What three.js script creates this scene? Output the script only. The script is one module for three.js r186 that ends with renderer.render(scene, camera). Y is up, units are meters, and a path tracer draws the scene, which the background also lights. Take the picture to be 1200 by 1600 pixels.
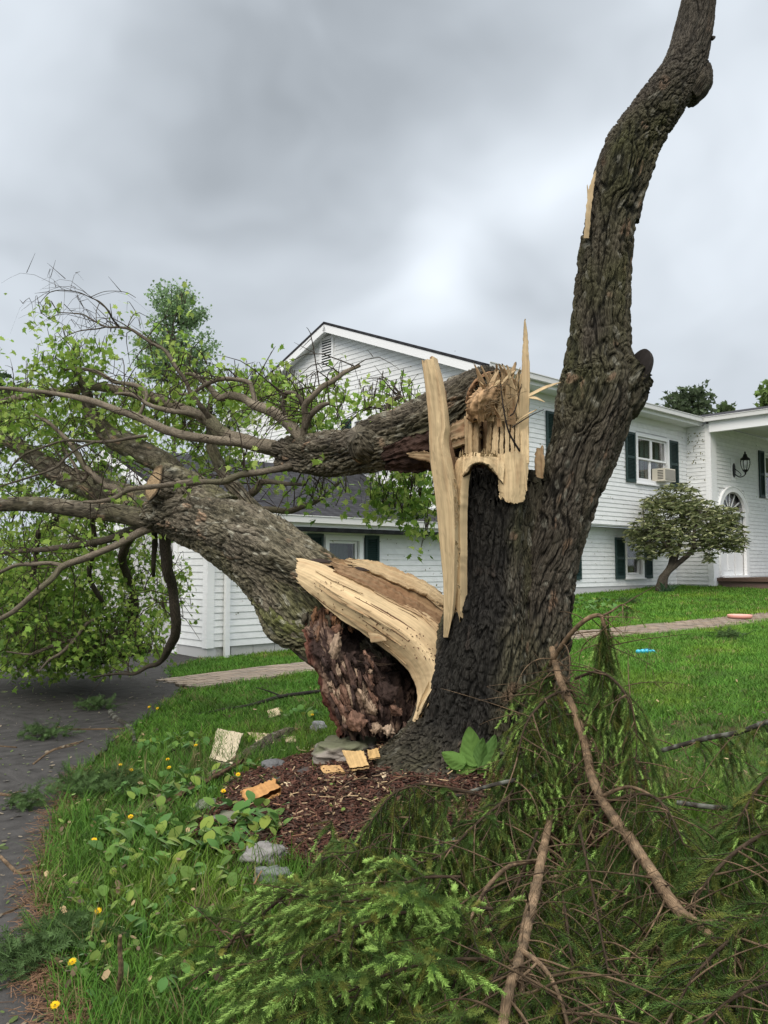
import * as THREE from 'three';
import { mergeGeometries } from 'three/addons/utils/BufferGeometryUtils.js';

// ---------- camera, sky, sun, exposure ----------
const scene = new THREE.Scene();
const F = 1290, PITCH = Math.atan(85 / F), EYE = 1.6;
const camera = new THREE.PerspectiveCamera(2 * Math.atan(800 / F) * 180 / Math.PI, 0.75, 0.05, 900);
camera.position.set(0, EYE, 0);
camera.rotation.x = PITCH;
scene.add(camera);

// smooth gradient noise
const PERM = new Uint8Array(512);
{ let s = 12345; const p = [...Array(256).keys()]; for (let i = 255; i > 0; i--) { s = (s * 1103515245 + 12345) & 0x7fffffff; const j = (s >> 8) % (i + 1); [p[i], p[j]] = [p[j], p[i]]; } for (let i = 0; i < 512; i++) PERM[i] = p[i & 255]; }
const fade = t => t * t * t * (t * (t * 6 - 15) + 10);
const gr = (h, x, y, z) => { h &= 15; const u = h < 8 ? x : y, v = h < 4 ? y : (h === 12 || h === 14 ? x : z); return ((h & 1) ? -u : u) + ((h & 2) ? -v : v); };
function n3(x, y, z) {
  const X = Math.floor(x), Y = Math.floor(y), Z = Math.floor(z); x -= X; y -= Y; z -= Z;
  const u = fade(x), v = fade(y), w = fade(z), P = PERM;
  const A = P[X & 255] + (Y & 255), B = P[(X + 1) & 255] + (Y & 255);
  const a0 = P[A & 255] + (Z & 255), a1 = P[(A + 1) & 255] + (Z & 255), b0 = P[B & 255] + (Z & 255), b1 = P[(B + 1) & 255] + (Z & 255);
  const g = (i, dx, dy, dz) => gr(P[i & 255], dx, dy, dz), L = (t, a, b) => a + t * (b - a);
  return L(w, L(v, L(u, g(a0, x, y, z), g(b0, x - 1, y, z)), L(u, g(a1, x, y - 1, z), g(b1, x - 1, y - 1, z))),
    L(v, L(u, g(a0 + 1, x, y, z - 1), g(b0 + 1, x - 1, y, z - 1)), L(u, g(a1 + 1, x, y - 1, z - 1), g(b1 + 1, x - 1, y - 1, z - 1))));
}
const fbm = (x, y, z, o = 4) => { let s = 0, a = 0.5; for (let i = 0; i < o; i++) { s += a * n3(x, y, z); x = x * 2.03 + 7.1; y = y * 2.03 + 3.7; z = z * 2.03 + 1.9; a *= 0.5; } return s; };
const clamp = (x, a = 0, b = 1) => Math.min(b, Math.max(a, x));
const sm = (a, b, x) => { x = clamp((x - a) / (b - a)); return x * x * (3 - 2 * x); };
const mix = (a, b, t) => a + (b - a) * t;

{ // overcast sky: a layer of cloud with darker and brighter banks, brighter towards the zenith
  const W = 1024, Hh = 512, d = new Float32Array(W * Hh * 4);
  const banks = [ // azimuth, elevation (degrees; 0 = straight ahead, + right), size, strength
    [0, 33, 15, 6, -0.17], [-14, 30, 12, 6, -0.11], [-24, 32, 7, 6, 0.12], [-4, 25, 9, 4, -0.06], [2, 19.5, 3.6, 5.5, 0.22], [9, 25.5, 6, 3.2, 0.2], [22, 25, 11, 10, 0.12], [9, 18, 5, 3, -0.06], [18, 34, 6, 4, 0.04], [-20, 15, 14, 6, 0.0], [1, 16, 5, 3, 0.06]];
  for (let j = 0; j < Hh; j++) for (let i = 0; i < W; i++) {
    const el = (j + 0.5) / Hh * Math.PI - Math.PI / 2, lon = ((i + 0.5) / W - 0.5) * 2 * Math.PI; // u=.5 looks at +x
    const az = Math.atan2(Math.sin(lon + Math.PI / 2), Math.cos(lon + Math.PI / 2)); // 0 = towards -z, + towards +x
    const q = (j * W + i) * 4; if (el < -0.02) { d[q] = d[q + 1] = d[q + 2] = 0.25; d[q + 3] = 1; continue; }
    const y = Math.max(0.0, Math.sin(el)), c = Math.cos(el), dx = Math.sin(az) * c, dz = -Math.cos(az) * c;
    const sx = dx * 4, sy = y * 5.2, sz = dz * 4, wx = fbm(sx * 0.8 + 5, sy * 0.8, sz * 0.8, 3) * 0.9, wz = fbm(sx * 0.8, sy * 0.8 + 9, sz * 0.8, 3) * 0.9;
    const n = fbm(sx + wx * 1.6, sy + wz * 1.6, sz + wx, 5);
    const n2 = fbm(sx * 3 + wx * 3, sy * 3 + wz * 3, sz * 3, 4);
    let b = 0;
    for (const [ba, be, sa, se, st] of banks) { const qa = az * 57.3 - ba + 9 * wx, qe = el * 57.3 - be + 9 * wz; b += st * Math.exp(-(qa * qa) / (sa * sa) - (qe * qe) / (se * se)); }
    let v = 0.59 + 1.1 * b + 0.12 * n + 0.085 * n2;
    v += 1.9 * sm(0.6, 1.0, y) + 0.6 * sm(0.3, -0.9, Math.cos(az)) * sm(0.05, 0.5, y);
    v = Math.max(v, 0.2);
    const warm = clamp((v - 0.35) * 1.6) ;
    const zn = sm(0.6, 0.9, y); d[q] = v * mix(mix(0.86, 0.91, warm), 1, zn); d[q + 1] = v * mix(mix(0.95, 0.975, warm), 1, zn); d[q + 2] = v * mix(1.05, 1, zn); d[q + 3] = 1;
  }
  const t = new THREE.DataTexture(d, W, Hh, THREE.RGBAFormat, THREE.FloatType);
  t.mapping = THREE.EquirectangularReflectionMapping; t.magFilter = THREE.LinearFilter; t.needsUpdate = true;
  scene.background = t; scene.environment = t; scene.environmentIntensity = 1;
}
const sun = new THREE.DirectionalLight(0xfff2e2, 1.5);
sun.position.set(-9, 22, 17); sun.target.position.set(0, 0, -8); scene.add(sun, sun.target);
sun.castShadow = true; sun.shadow.radius = 60; sun.shadow.mapSize.set(2048, 2048);
Object.assign(sun.shadow.camera, { left: -25, right: 25, top: 25, bottom: -25, near: 1, far: 80 });
const EXPOSURE = 1.22;

// ---------- helpers ----------
const rng = seed => () => { seed |= 0; seed = seed + 0x6D2B79F5 | 0; let t = Math.imul(seed ^ seed >>> 15, 1 | seed); t = t + Math.imul(t ^ t >>> 7, 61 | t) ^ t; return ((t ^ t >>> 14) >>> 0) / 4294967296; };
const V = (x, y, z) => new THREE.Vector3(x, y, z);
const CP = Math.cos(PITCH), SP = Math.sin(PITCH);
// survey of the photograph: the point that lies D metres ahead on the line of sight through a photo pixel
function at(px, py, D) { const a = (px - 600) / F, b = (800 - py) / F, s = D / (CP - b * SP); return V(a * s, EYE + (SP + b * CP) * s, -D); }
const TREE = V(0.62, 0, -5.35);
function H(x, z) { // height of the ground
  const d = Math.max(0, -z), S = sm(-1.5, 4.5, x), r = Math.hypot((x - TREE.x) * 0.82, (z - TREE.z));
  return 0.018 * Math.min(d, 60) + 0.0315 * Math.min(d, 21) * S + 0.3 * (1 - sm(0.15, 1.9, r));
}
function gnd(px, py, off = 0) { let lo = 1.2; for (let D = 1.2; D < 80; D *= 1.01) { const p = at(px, py, D); if (p.y < H(p.x, p.z) + off) { let a = lo, b = D; for (let k = 0; k < 20; k++) { const m = (a + b) / 2, q = at(px, py, m); if (q.y < H(q.x, q.z) + off) b = m; else a = m; } return at(px, py, (a + b) / 2); } lo = D; } return at(px, py, 80); }
const used = {};
const numbered = n => { const k = used[n] = (used[n] ?? -1) + 1; return k ? `${n}_${String(k).padStart(3, '0')}` : n; };
function setUp(m) { m.castShadow = m.receiveShadow = true; return m; }
function thing(name, label, category, base = V(0, 0, 0), group) {
  const o = new THREE.Group(); o.name = numbered(name); o.position.copy(base); o.userData = { label, category }; if (group) o.userData.group = group; scene.add(o); return o;
}
// a part whose geometry is given in world axes, hung under a thing that stands at its base
function part(name, geo, mat, parent, kind) {
  const m = setUp(new THREE.Mesh(geo, mat)); m.name = name; m.position.copy(parent.position).negate(); if (kind) m.userData.kind = kind; parent.add(m); return m;
}
function sub(name, geo, mat, parent) { const m = setUp(new THREE.Mesh(geo, mat)); m.name = name; parent.add(m); return m; }
function single(name, geo, mat, label, category, base, group) { // a thing that is one mesh
  geo.translate(-base.x, -base.y, -base.z); const m = setUp(new THREE.Mesh(geo, mat)); m.name = numbered(name); m.position.copy(base); m.userData = { label, category }; if (group) m.userData.group = group; scene.add(m); return m;
}
function struct(name, geo, mat) { const m = setUp(new THREE.Mesh(geo, mat)); m.name = name; m.userData.kind = 'structure'; scene.add(m); return m; }
function instances(name, geo, mat, list, parent, color) { // list of Matrix4
  const m = new THREE.InstancedMesh(geo, mat, list.length); list.forEach((q, i) => m.setMatrixAt(i, q)); if (color) { const c = new THREE.Color(); list.forEach((q, i) => m.setColorAt(i, color(c, i))); }
  m.name = name; m.userData.kind = 'stuff'; setUp(m); if (parent) { m.position.copy(parent.position).negate(); parent.add(m); } else scene.add(m); return m;
}
const mat4 = (p, q, s) => new THREE.Matrix4().compose(p, q, typeof s === 'number' ? V(s, s, s) : s);
const quatUp = (dir, roll) => { const q = new THREE.Quaternion().setFromUnitVectors(V(0, 1, 0), dir); return q.multiply(new THREE.Quaternion().setFromAxisAngle(V(0, 1, 0), roll)); };

// a sheet of nu x nv points with normals, colours and uv; wrapU closes it round
function grid(nu, nv, f, { wrapU = false, flip = false } = {}) {
  const pos = new Float32Array(nu * nv * 3), nor = new Float32Array(nu * nv * 3), uv = new Float32Array(nu * nv * 2), col = new Float32Array(nu * nv * 3);
  const o = { p: V(), c: [1, 1, 1], u: 0, v: 0 };
  for (let j = 0; j < nv; j++) for (let i = 0; i < nu; i++) { o.c = [1, 1, 1]; f(i / (nu - 1), j / (nv - 1), o, i, j); const k = j * nu + i; pos.set([o.p.x, o.p.y, o.p.z], k * 3); uv.set([o.u, o.v], k * 2); col.set(o.c, k * 3); }
  const P = (i, j) => (j * nu + i) * 3;
  for (let j = 0; j < nv; j++) for (let i = 0; i < nu; i++) {
    let i0 = i - 1, i1 = i + 1; if (wrapU) { if (i0 < 0) i0 = nu - 2; if (i1 > nu - 1) i1 = 1; } else { i0 = Math.max(0, i0); i1 = Math.min(nu - 1, i1); }
    const a = P(i0, j), b = P(i1, j), c = P(i, Math.max(0, j - 1)), d = P(i, Math.min(nv - 1, j + 1));
    const ux = pos[b] - pos[a], uy = pos[b + 1] - pos[a + 1], uz = pos[b + 2] - pos[a + 2], vx = pos[d] - pos[c], vy = pos[d + 1] - pos[c + 1], vz = pos[d + 2] - pos[c + 2];
    let x = uy * vz - uz * vy, y = uz * vx - ux * vz, z = ux * vy - uy * vx; const l = (flip ? -1 : 1) / (Math.hypot(x, y, z) || 1); nor.set([x * l, y * l, z * l], P(i, j));
  }
  const idx = new Uint32Array((nu - 1) * (nv - 1) * 6); let q = 0;
  for (let j = 0; j < nv - 1; j++) for (let i = 0; i < nu - 1; i++) { const a = j * nu + i, b = a + 1, c = a + nu, d = c + 1; idx.set(flip ? [a, c, b, b, c, d] : [a, b, c, b, d, c], q); q += 6; }
  const g = new THREE.BufferGeometry();
  g.setAttribute('position', new THREE.BufferAttribute(pos, 3)); g.setAttribute('normal', new THREE.BufferAttribute(nor, 3)); g.setAttribute('uv', new THREE.BufferAttribute(uv, 2)); g.setAttribute('color', new THREE.BufferAttribute(col, 3)); g.setIndex(new THREE.BufferAttribute(idx, 1));
  return g;
}
const cr = (a, b, c, d, t) => 0.5 * (2 * b + (c - a) * t + (2 * a - 5 * b + 4 * c - d) * t * t + (3 * b - a - 3 * c + d) * t * t * t);
function spline(arr, t) { // arr: arrays of numbers; t in 0..1
  const n = arr.length - 1, x = clamp(t) * n, i = Math.min(n - 1, Math.floor(x)), f = x - i, a = arr[Math.max(0, i - 1)], b = arr[i], c = arr[i + 1], d = arr[Math.min(n, i + 2)];
  return b.map((_, k) => cr(a[k], b[k], c[k], d[k], f));
}
// survey rows [px, py, D, radius in px] -> [x, y, z, r] in metres
const path = rows => rows.map(([x, y, D, r]) => { const p = at(x, y, D); return [p.x, p.y, p.z, r * D / F]; });
// rounded limb swept along a path, with a displacement and a colour that follow the bark
function limb(rows, { nu = 12, nv = 40, disp, color, flat, uvr = 1, cap0 = true, cap1 = true } = {}) {
  const pts = [], N = []; let L = 0; const len = [];
  for (let j = 0; j < nv; j++) { const s = spline(rows, j / (nv - 1)); pts.push(V(s[0], s[1], s[2])); pts[j].r = Math.max(0.0005, s[3]); if (j) L += pts[j].distanceTo(pts[j - 1]); len.push(L); }
  let nrm = V(0, 0, 1), T = V();
  const fr = pts.map((p, j) => { T.subVectors(pts[Math.min(nv - 1, j + 1)], pts[Math.max(0, j - 1)]).normalize(); nrm.addScaledVector(T, -nrm.dot(T)); if (nrm.lengthSq() < 1e-6) nrm.set(1, 0, 0).addScaledVector(T, -T.x); nrm.normalize(); return [nrm.clone(), V().crossVectors(T, nrm), T.clone()]; });
  const add0 = cap0 ? 1 : 0, add1 = cap1 ? 1 : 0, rowsN = nv + add0 + add1;
  return grid(nu + 1, rowsN, (u, v, o, i, jj) => {
    const j = clamp(jj - add0, 0, nv - 1), a = (i % nu) / nu * 2 * Math.PI, c = Math.cos(a), s = Math.sin(a), p = pts[j], [n, b] = fr[j];
    let r = p.r; const capped = (add0 && jj === 0) || (add1 && jj === rowsN - 1);
    const dirx = n.x * c + b.x * s, diry = n.y * c + b.y * s, dirz = n.z * c + b.z * s;
    if (disp) r += disp(a, len[j], p.r, p, V(dirx, diry, dirz), j / (nv - 1), o); else if (color) color(o, a, len[j], p.r, p, j / (nv - 1), diry);
    if (flat) r *= flat(a, j / (nv - 1));
    if (capped) r *= 0.02;
    o.p.set(p.x + dirx * r, p.y + diry * r, p.z + dirz * r); o.u = i / nu * uvr; o.v = len[j];
  }, { wrapU: true });
}
// a solid board or sheet lofted through rows of points (each row runs across), with thickness, ragged ends and a rough face
function slab(rows, { M = 16, N = 40, thick = 0.02, jag0 = 0, jag1 = 0, rough = 0.004, freq = 30, seed = 0, color, edge = 0, flute = 0, fluteF = 60, tooth = 0.5, edgeF = 14 } = {}) {
  const nc = rows[0].length, pt = (u, v) => { const across = []; for (let c = 0; c < nc; c++) across.push(spline(rows.map(r => [r[c].x, r[c].y, r[c].z]), v)); return spline(across, u); };
  const S = []; const W = [], B = [];
  for (let j = 0; j <= N; j++) { S.push([]); for (let i = 0; i <= M; i++) { const p = pt(i / M, j / N); S[j].push(V(p[0], p[1], p[2])); } }
  const w0 = S[N >> 1][0].distanceTo(S[N >> 1][M]);
  const nrm = (i, j) => { const a = S[j][Math.min(M, i + 1)].clone().sub(S[j][Math.max(0, i - 1)]), b = S[Math.min(N, j + 1)][i].clone().sub(S[Math.max(0, j - 1)][i]); return a.cross(b).normalize(); };
  const mid_ = S[N >> 1][M >> 1], sgn = nrm(M >> 1, N >> 1).dot(mid_.clone().sub(V(0, EYE, 0))) > 0 ? -1 : 1; // the rough face is the side one sees
  const front = [], back = [], uvs = [], cols = [];
  for (let j = 0; j <= N; j++) { front.push([]); back.push([]); uvs.push([]); cols.push([]); for (let i = 0; i <= M; i++) {
    const n = nrm(i, j).multiplyScalar(sgn), p = S[j][i].clone(), u = i / M, v = j / N;
    const tan = S[Math.min(N, j + 1)][i].clone().sub(S[Math.max(0, j - 1)][i]).normalize();
    const jn = x => n3(u * w0 * 22 + seed, x, 3.3 + seed) + 0.7 * n3(u * w0 * 60 + seed, x, 1.3) + 0.8 * (((i * 7919 + Math.floor(seed * 13)) % 97) / 97 - 0.5) * tooth;
    if (jag1) p.addScaledVector(tan, jag1 * jn(5) * sm(0.72, 1, v));
    if (jag0) p.addScaledVector(tan, -jag0 * jn(9) * sm(0.28, 0, v));
    if (edge) { const ac = S[j][M].clone().sub(S[j][0]).normalize(), e = n3(v * edgeF + seed, seed, 2) + 0.6 * n3(v * edgeF * 3.2, seed, 4); p.addScaledVector(ac, edge * e * (u < 0.5 ? sm(0.3, 0, u) : sm(0.7, 1, u))); }
    const f = flute * (n3(u * w0 * fluteF, v * 1.5 + seed, seed) + 0.5 * n3(u * w0 * fluteF * 2.3, v * 3, seed + 4));
    const rgh = rough * (n3(p.x * freq, p.y * freq, p.z * freq) + 0.5 * n3(p.x * freq * 2.7, p.y * freq * 2.7, p.z * freq * 2.7)) + f;
    const th = (typeof thick === 'function' ? thick(u, v) : thick) * (0.25 + 0.75 * Math.min(1, Math.min(u, 1 - u) * 8 + 0.15));
    back[j].push(p.clone().addScaledVector(n, -th)); p.addScaledVector(n, rgh); front[j].push(p); uvs[j].push([u * w0 * 2.2 + seed * 0.37, v]); cols[j].push(color ? color(u, v, p) : [1, 1, 1]);
  } }
  const len = S[0][M >> 1].distanceTo(S[N][M >> 1]), K = 2 * (M + 1);
  const g = grid(K + 1, N + 1, (a, b, o, i, j) => { const q = i % K; let src, ii; if (q <= M) { src = front; ii = q; } else { src = back; ii = M - (q - M - 1); } o.p.copy(src[j][ii]); o.c = cols[j][ii]; o.u = uvs[j][ii][0] + (q > M ? 0.37 : 0); o.v = b * len; }, { wrapU: true, flip: sgn < 0 });
  // close both ends
  const idx = [...g.index.array], vi = (j, q) => j * (K + 1) + q;
  for (let i = 0; i < M; i++) { const f0 = i, f1 = i + 1, b0 = M + 1 + (M - i), b1 = M + 1 + (M - i - 1); idx.push(vi(0, f0), vi(0, b0), vi(0, f1), vi(0, f1), vi(0, b0), vi(0, b1)); idx.push(vi(N, f0), vi(N, f1), vi(N, b0), vi(N, f1), vi(N, b1), vi(N, b0)); }
  g.setIndex(idx); return g;
}
// ---------- textures ----------
function tex(w, h, f, { srgb = false, rx = 1, ry = 1 } = {}) {
  const d = new Uint8Array(w * h * 4);
  for (let j = 0; j < h; j++) for (let i = 0; i < w; i++) { const c = f(i / w, j / h); const q = (j * w + i) * 4; if (typeof c === 'number') { d[q] = d[q + 1] = d[q + 2] = clamp(c) * 255; } else { d[q] = clamp(c[0]) * 255; d[q + 1] = clamp(c[1]) * 255; d[q + 2] = clamp(c[2]) * 255; } d[q + 3] = 255; }
  const t = new THREE.DataTexture(d, w, h); t.wrapS = t.wrapT = THREE.RepeatWrapping; t.magFilter = THREE.LinearFilter; t.minFilter = THREE.LinearFilter; if (srgb) t.colorSpace = THREE.SRGBColorSpace; t.repeat.set(rx, ry); t.needsUpdate = true; return t;
}
// seamless noise: a torus of radius r in each direction
const tor = (u, v, fu, fv, s = 0, o = 4) => { const a = u * 2 * Math.PI, b = v * 2 * Math.PI; return fbm(Math.cos(a) * fu + s + Math.cos(b) * fv * 0.71, Math.sin(a) * fu + Math.sin(b) * fv, Math.cos(b) * fv + Math.sin(a) * fu * 0.3 - s, o); };
const T = {};
T.bark = tex(512, 512, (u, v) => { const n = tor(u, v, 11, 2.2, 3, 3), m = tor(u, v, 26, 8, 9, 3); return 0.36 + 0.95 * Math.min(0.5, Math.abs(n) * 3) + 0.6 * m; });
T.fine = tex(256, 256, (u, v) => 0.5 + 0.9 * tor(u, v, 9, 9, 1, 4));
T.fibre = tex(256, 512, (u, v) => { const n = tor(u, v, 16, 0.5, 5, 3), m = tor(u, v, 4, 0.35, 11, 2), k = tor(u, v, 30, 2.0, 15, 2); return 0.8 + 0.28 * n + 0.3 * m + 0.14 * k; });
T.blotch = tex(256, 256, (u, v) => 0.95 + 0.16 * tor(u, v, 2.5, 2.5, 4, 5));
T.asphalt = tex(512, 512, (u, v) => { const n = tor(u, v, 60, 60, 2, 2), m = tor(u, v, 2, 2, 8, 4); return 0.62 + 0.5 * n + 0.45 * m; });
T.soil = tex(512, 512, (u, v) => { const n = tor(u, v, 25, 25, 2, 3), m = tor(u, v, 3, 3, 8, 4), g = clamp(0.5 + 1.6 * m); const b = 0.75 + 0.7 * n; return [mix(0.34, 0.30, g) * b, mix(0.31, 0.40, g) * b, mix(0.2, 0.17, g) * b]; }, { srgb: true });
T.shingle = tex(256, 256, (u, v) => { const row = Math.floor(v * 16), f = v * 16 - row, tab = Math.floor((u + (row % 2) * 0.03 + (row * 37 % 11) * 0.013) * 14), h = ((tab * 73 + row * 151) % 29) / 29; return (0.55 + 0.5 * h) * (f < 0.1 ? 0.45 : 1) * (0.9 + 0.5 * tor(u, v, 30, 30, 3, 2)); });
// ---------- materials ----------
const std = (o) => new THREE.MeshPhysicalMaterial({ roughness: 0.85, metalness: 0, specularIntensity: (o.roughness ?? 0.85) > 0.68 ? 0.3 : 0.8, ...o });
const rgb = (r, g, b) => new THREE.Color().setRGB(r, g, b);
const M = {
  bark: std({ vertexColors: true, map: T.bark, bumpMap: T.bark, bumpScale: 0.009, roughness: 0.92 }),
  bark2: std({ vertexColors: true, map: T.fine, bumpMap: T.fine, bumpScale: 0.003, roughness: 0.85 }),
  wood: std({ vertexColors: true, map: T.fibre, bumpMap: T.fibre, bumpScale: 0.0006, roughness: 0.72 }),
  rot: std({ vertexColors: true, map: T.fibre, bumpMap: T.fine, bumpScale: 0.01, roughness: 0.9 }),
  siding: std({ color: rgb(0.8, 0.81, 0.81), map: T.blotch, roughness: 0.5 }),
  trim: std({ color: rgb(0.82, 0.83, 0.83), roughness: 0.5 }),
  wallcore: std({ color: rgb(0.5, 0.5, 0.5) }),
  soffit: std({ color: rgb(0.72, 0.74, 0.72), roughness: 0.6 }),
  gutter: std({ color: rgb(0.6, 0.6, 0.58), roughness: 0.45 }),
  shutter: std({ color: rgb(0.016, 0.04, 0.038), roughness: 0.55 }),
  roof: std({ color: rgb(0.05, 0.05, 0.056), map: T.shingle, bumpMap: T.shingle, bumpScale: 0.01, roughness: 0.9 }),
  block: std({ color: rgb(0.5, 0.5, 0.48), map: T.blotch, bumpMap: T.fine, bumpScale: 0.004 }),
  dark: std({ color: rgb(0.02, 0.02, 0.022) }),
  room: std({ color: rgb(0.045, 0.045, 0.05), side: THREE.DoubleSide }),
  curtain: std({ color: rgb(0.08, 0.12, 0.11), roughness: 0.9, side: THREE.DoubleSide }),
  glass: new THREE.MeshPhysicalMaterial({ color: 0xffffff, transmission: 1, thickness: 0, roughness: 0.02, ior: 1.5 }),
  iron: std({ color: rgb(0.012, 0.012, 0.013), roughness: 0.4, metalness: 0.3 }),
};
// ---------- ground ----------
{
  const g = grid(260, 320, (u, v, o) => { // finer near, out to the horizon
    const a = (u - 0.5) * 2, x = (Math.abs(a) < 0.6 ? a * 20 : Math.sign(a) * (12 + Math.pow((Math.abs(a) - 0.6) / 0.4, 2.2) * 300));
    const d = -4 + Math.pow(v, 2.6) * 420 + v * 14, z = -d; o.p.set(x, H(x, z) - (r_near(x, z) ? 0 : 0) + 0.012 * fbm(x * 1.4, z * 1.4, 3, 3), z); o.u = x / 1.7; o.v = z / 1.7;
  }, {});
  function r_near() { return false; }
  M.lawn = std({ map: T.soil, roughness: 0.95, bumpMap: T.fine, bumpScale: 0.01 });
  struct('lawn', g, M.lawn);
}
const G0 = at(323, 1031, 12.3), TH = 43 * Math.PI / 180, cT = Math.cos(TH), sT = Math.sin(TH);
const fromHouse = (X, y, Z) => V(G0.x + X * cT + Z * sT, y, G0.z - X * sT + Z * cT);
const toHouse = p => { const x = p.x - G0.x, z = p.z - G0.z; return V(x * cT - z * sT, p.y, x * sT + z * cT); };
// driveway
const drivePoly = [];
{
  const px = [[100, 1700], [96, 1600], [62, 1545], [70, 1470], [58, 1400], [72, 1330], [90, 1262], [130, 1205], [185, 1155], [248, 1110], [284, 1082], [262, 1062], [268, 1046]];
  for (const [a, b] of px) { const p = gnd(a, b); drivePoly.push([p.x, p.z]); }
  const c = fromHouse(-0.03, 0, -0.1), c2 = fromHouse(-0.03, 0, -8); drivePoly.push([c.x, c.z], [c2.x, c2.z], [-22, -22], [-22, 2], [drivePoly[0][0], 2]);
  const R = rng(4), fine = [];
  for (let i = 0; i < drivePoly.length; i++) { const [ax, az] = drivePoly[i], [bx, bz] = drivePoly[(i + 1) % drivePoly.length], n = i < 12 ? 9 : 1; for (let k = 0; k < n; k++) { const t = k / n; fine.push(new THREE.Vector2(mix(ax, bx, t) + (n > 1 ? (R() - 0.5) * 0.06 : 0), -(mix(az, bz, t) + (n > 1 ? (R() - 0.5) * 0.06 : 0)))); } }
  const g = new THREE.ShapeGeometry(new THREE.Shape(fine)); g.rotateX(-Math.PI / 2);
  const p = g.attributes.position, uv = g.attributes.uv; for (let i = 0; i < p.count; i++) { p.setY(i, 0.018 * Math.max(0, -p.getZ(i)) + 0.022); uv.setXY(i, p.getX(i) / 1.3, p.getZ(i) / 1.3); }
  g.computeVertexNormals();
  struct('driveway', g, std({ color: rgb(0.085, 0.081, 0.077), map: T.asphalt, bumpMap: T.asphalt, bumpScale: 0.008, roughness: 0.95 }));
}
const inPoly = (poly, x, z) => { let c = false; for (let i = 0, j = poly.length - 1; i < poly.length; j = i++) { const [xi, zi] = poly[i], [xj, zj] = poly[j]; if ((zi > z) !== (zj > z) && x < (xj - xi) * (z - zi) / (zj - zi) + xi) c = !c; } return c; };
// brick walk from the driveway, past the tree, to the front step
const walk = [[276, 1071], [380, 1057], [480, 1044], [620, 1026], [800, 1004], [960, 990], [1060, 980], [1150, 971], [1230, 962]].map(([a, b]) => { const p = gnd(a, b); return [p.x, p.y, p.z]; });
const walkAt = t => spline(walk, t);
let walkLen = 0; { let q = walkAt(0); for (let k = 1; k <= 200; k++) { const p = walkAt(k / 200); walkLen += Math.hypot(p[0] - q[0], p[2] - q[2]); q = p; } }
const distWalk = (x, z) => { let m = 9; for (let k = 0; k <= 90; k++) { const p = walkAt(k / 90); m = Math.min(m, Math.hypot(p[0] - x, p[2] - z)); } return m; };
{
  const W = 0.38;
  const side = (t, s) => { const a = walkAt(t), b = walkAt(Math.min(1, t + 0.004)), c = walkAt(Math.max(0, t - 0.004)); let dx = b[0] - c[0], dz = b[2] - c[2]; const l = Math.hypot(dx, dz); return [a[0] - dz / l * s, a[2] + dx / l * s, Math.atan2(-dz, dx)]; };
  const base = grid(8, 160, (u, v, o) => { const [x, z] = side(v, (u - 0.5) * 2 * (W + 0.02)); o.p.set(x, H(x, z) + 0.02, z); o.u = x; o.v = z; }, { flip: true });
  const wk = struct('walkway', base, std({ color: rgb(0.2, 0.17, 0.13), map: T.blotch, roughness: 0.95 }));
  const R = rng(21), tones = [0, 1, 2, 3].map(k => std({ color: rgb(0.27 + k * 0.03, 0.225 + k * 0.02, 0.18 + k * 0.012), map: T.blotch, bumpMap: T.fine, bumpScale: 0.003 }));
  const bg = new THREE.BoxGeometry(0.196, 0.03, 0.096, 1, 1, 1), rest = [[], [], [], []];
  const rowsN = Math.floor(walkLen / 0.205);
  for (let i = 0; i < rowsN; i++) for (let k = 0; k < 8; k++) {
    const t = (i + 0.5 + (k % 2) * 0.5) / rowsN; if (t > 0.995) continue; const [x, z, a] = side(t, -W + 0.052 + k * 0.105), tone = Math.floor(R() * 4);
    const y = H(x, z) + 0.018 + R() * 0.005, e = new THREE.Euler((R() - 0.5) * 0.03, a + (R() - 0.5) * 0.05, (R() - 0.5) * 0.03);
    if (i < 18) { const m = sub('paver', bg, tones[tone], wk); m.position.set(x, y, z); m.rotation.copy(e); }
    else rest[tone].push(bg.clone().applyMatrix4(new THREE.Matrix4().makeRotationFromEuler(e).setPosition(x, y, z)));
  }
  rest.forEach((r, k) => { const m = sub('paving', mergeGeometries(r), tones[k], wk); m.userData.kind = 'stuff'; });
}
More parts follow.
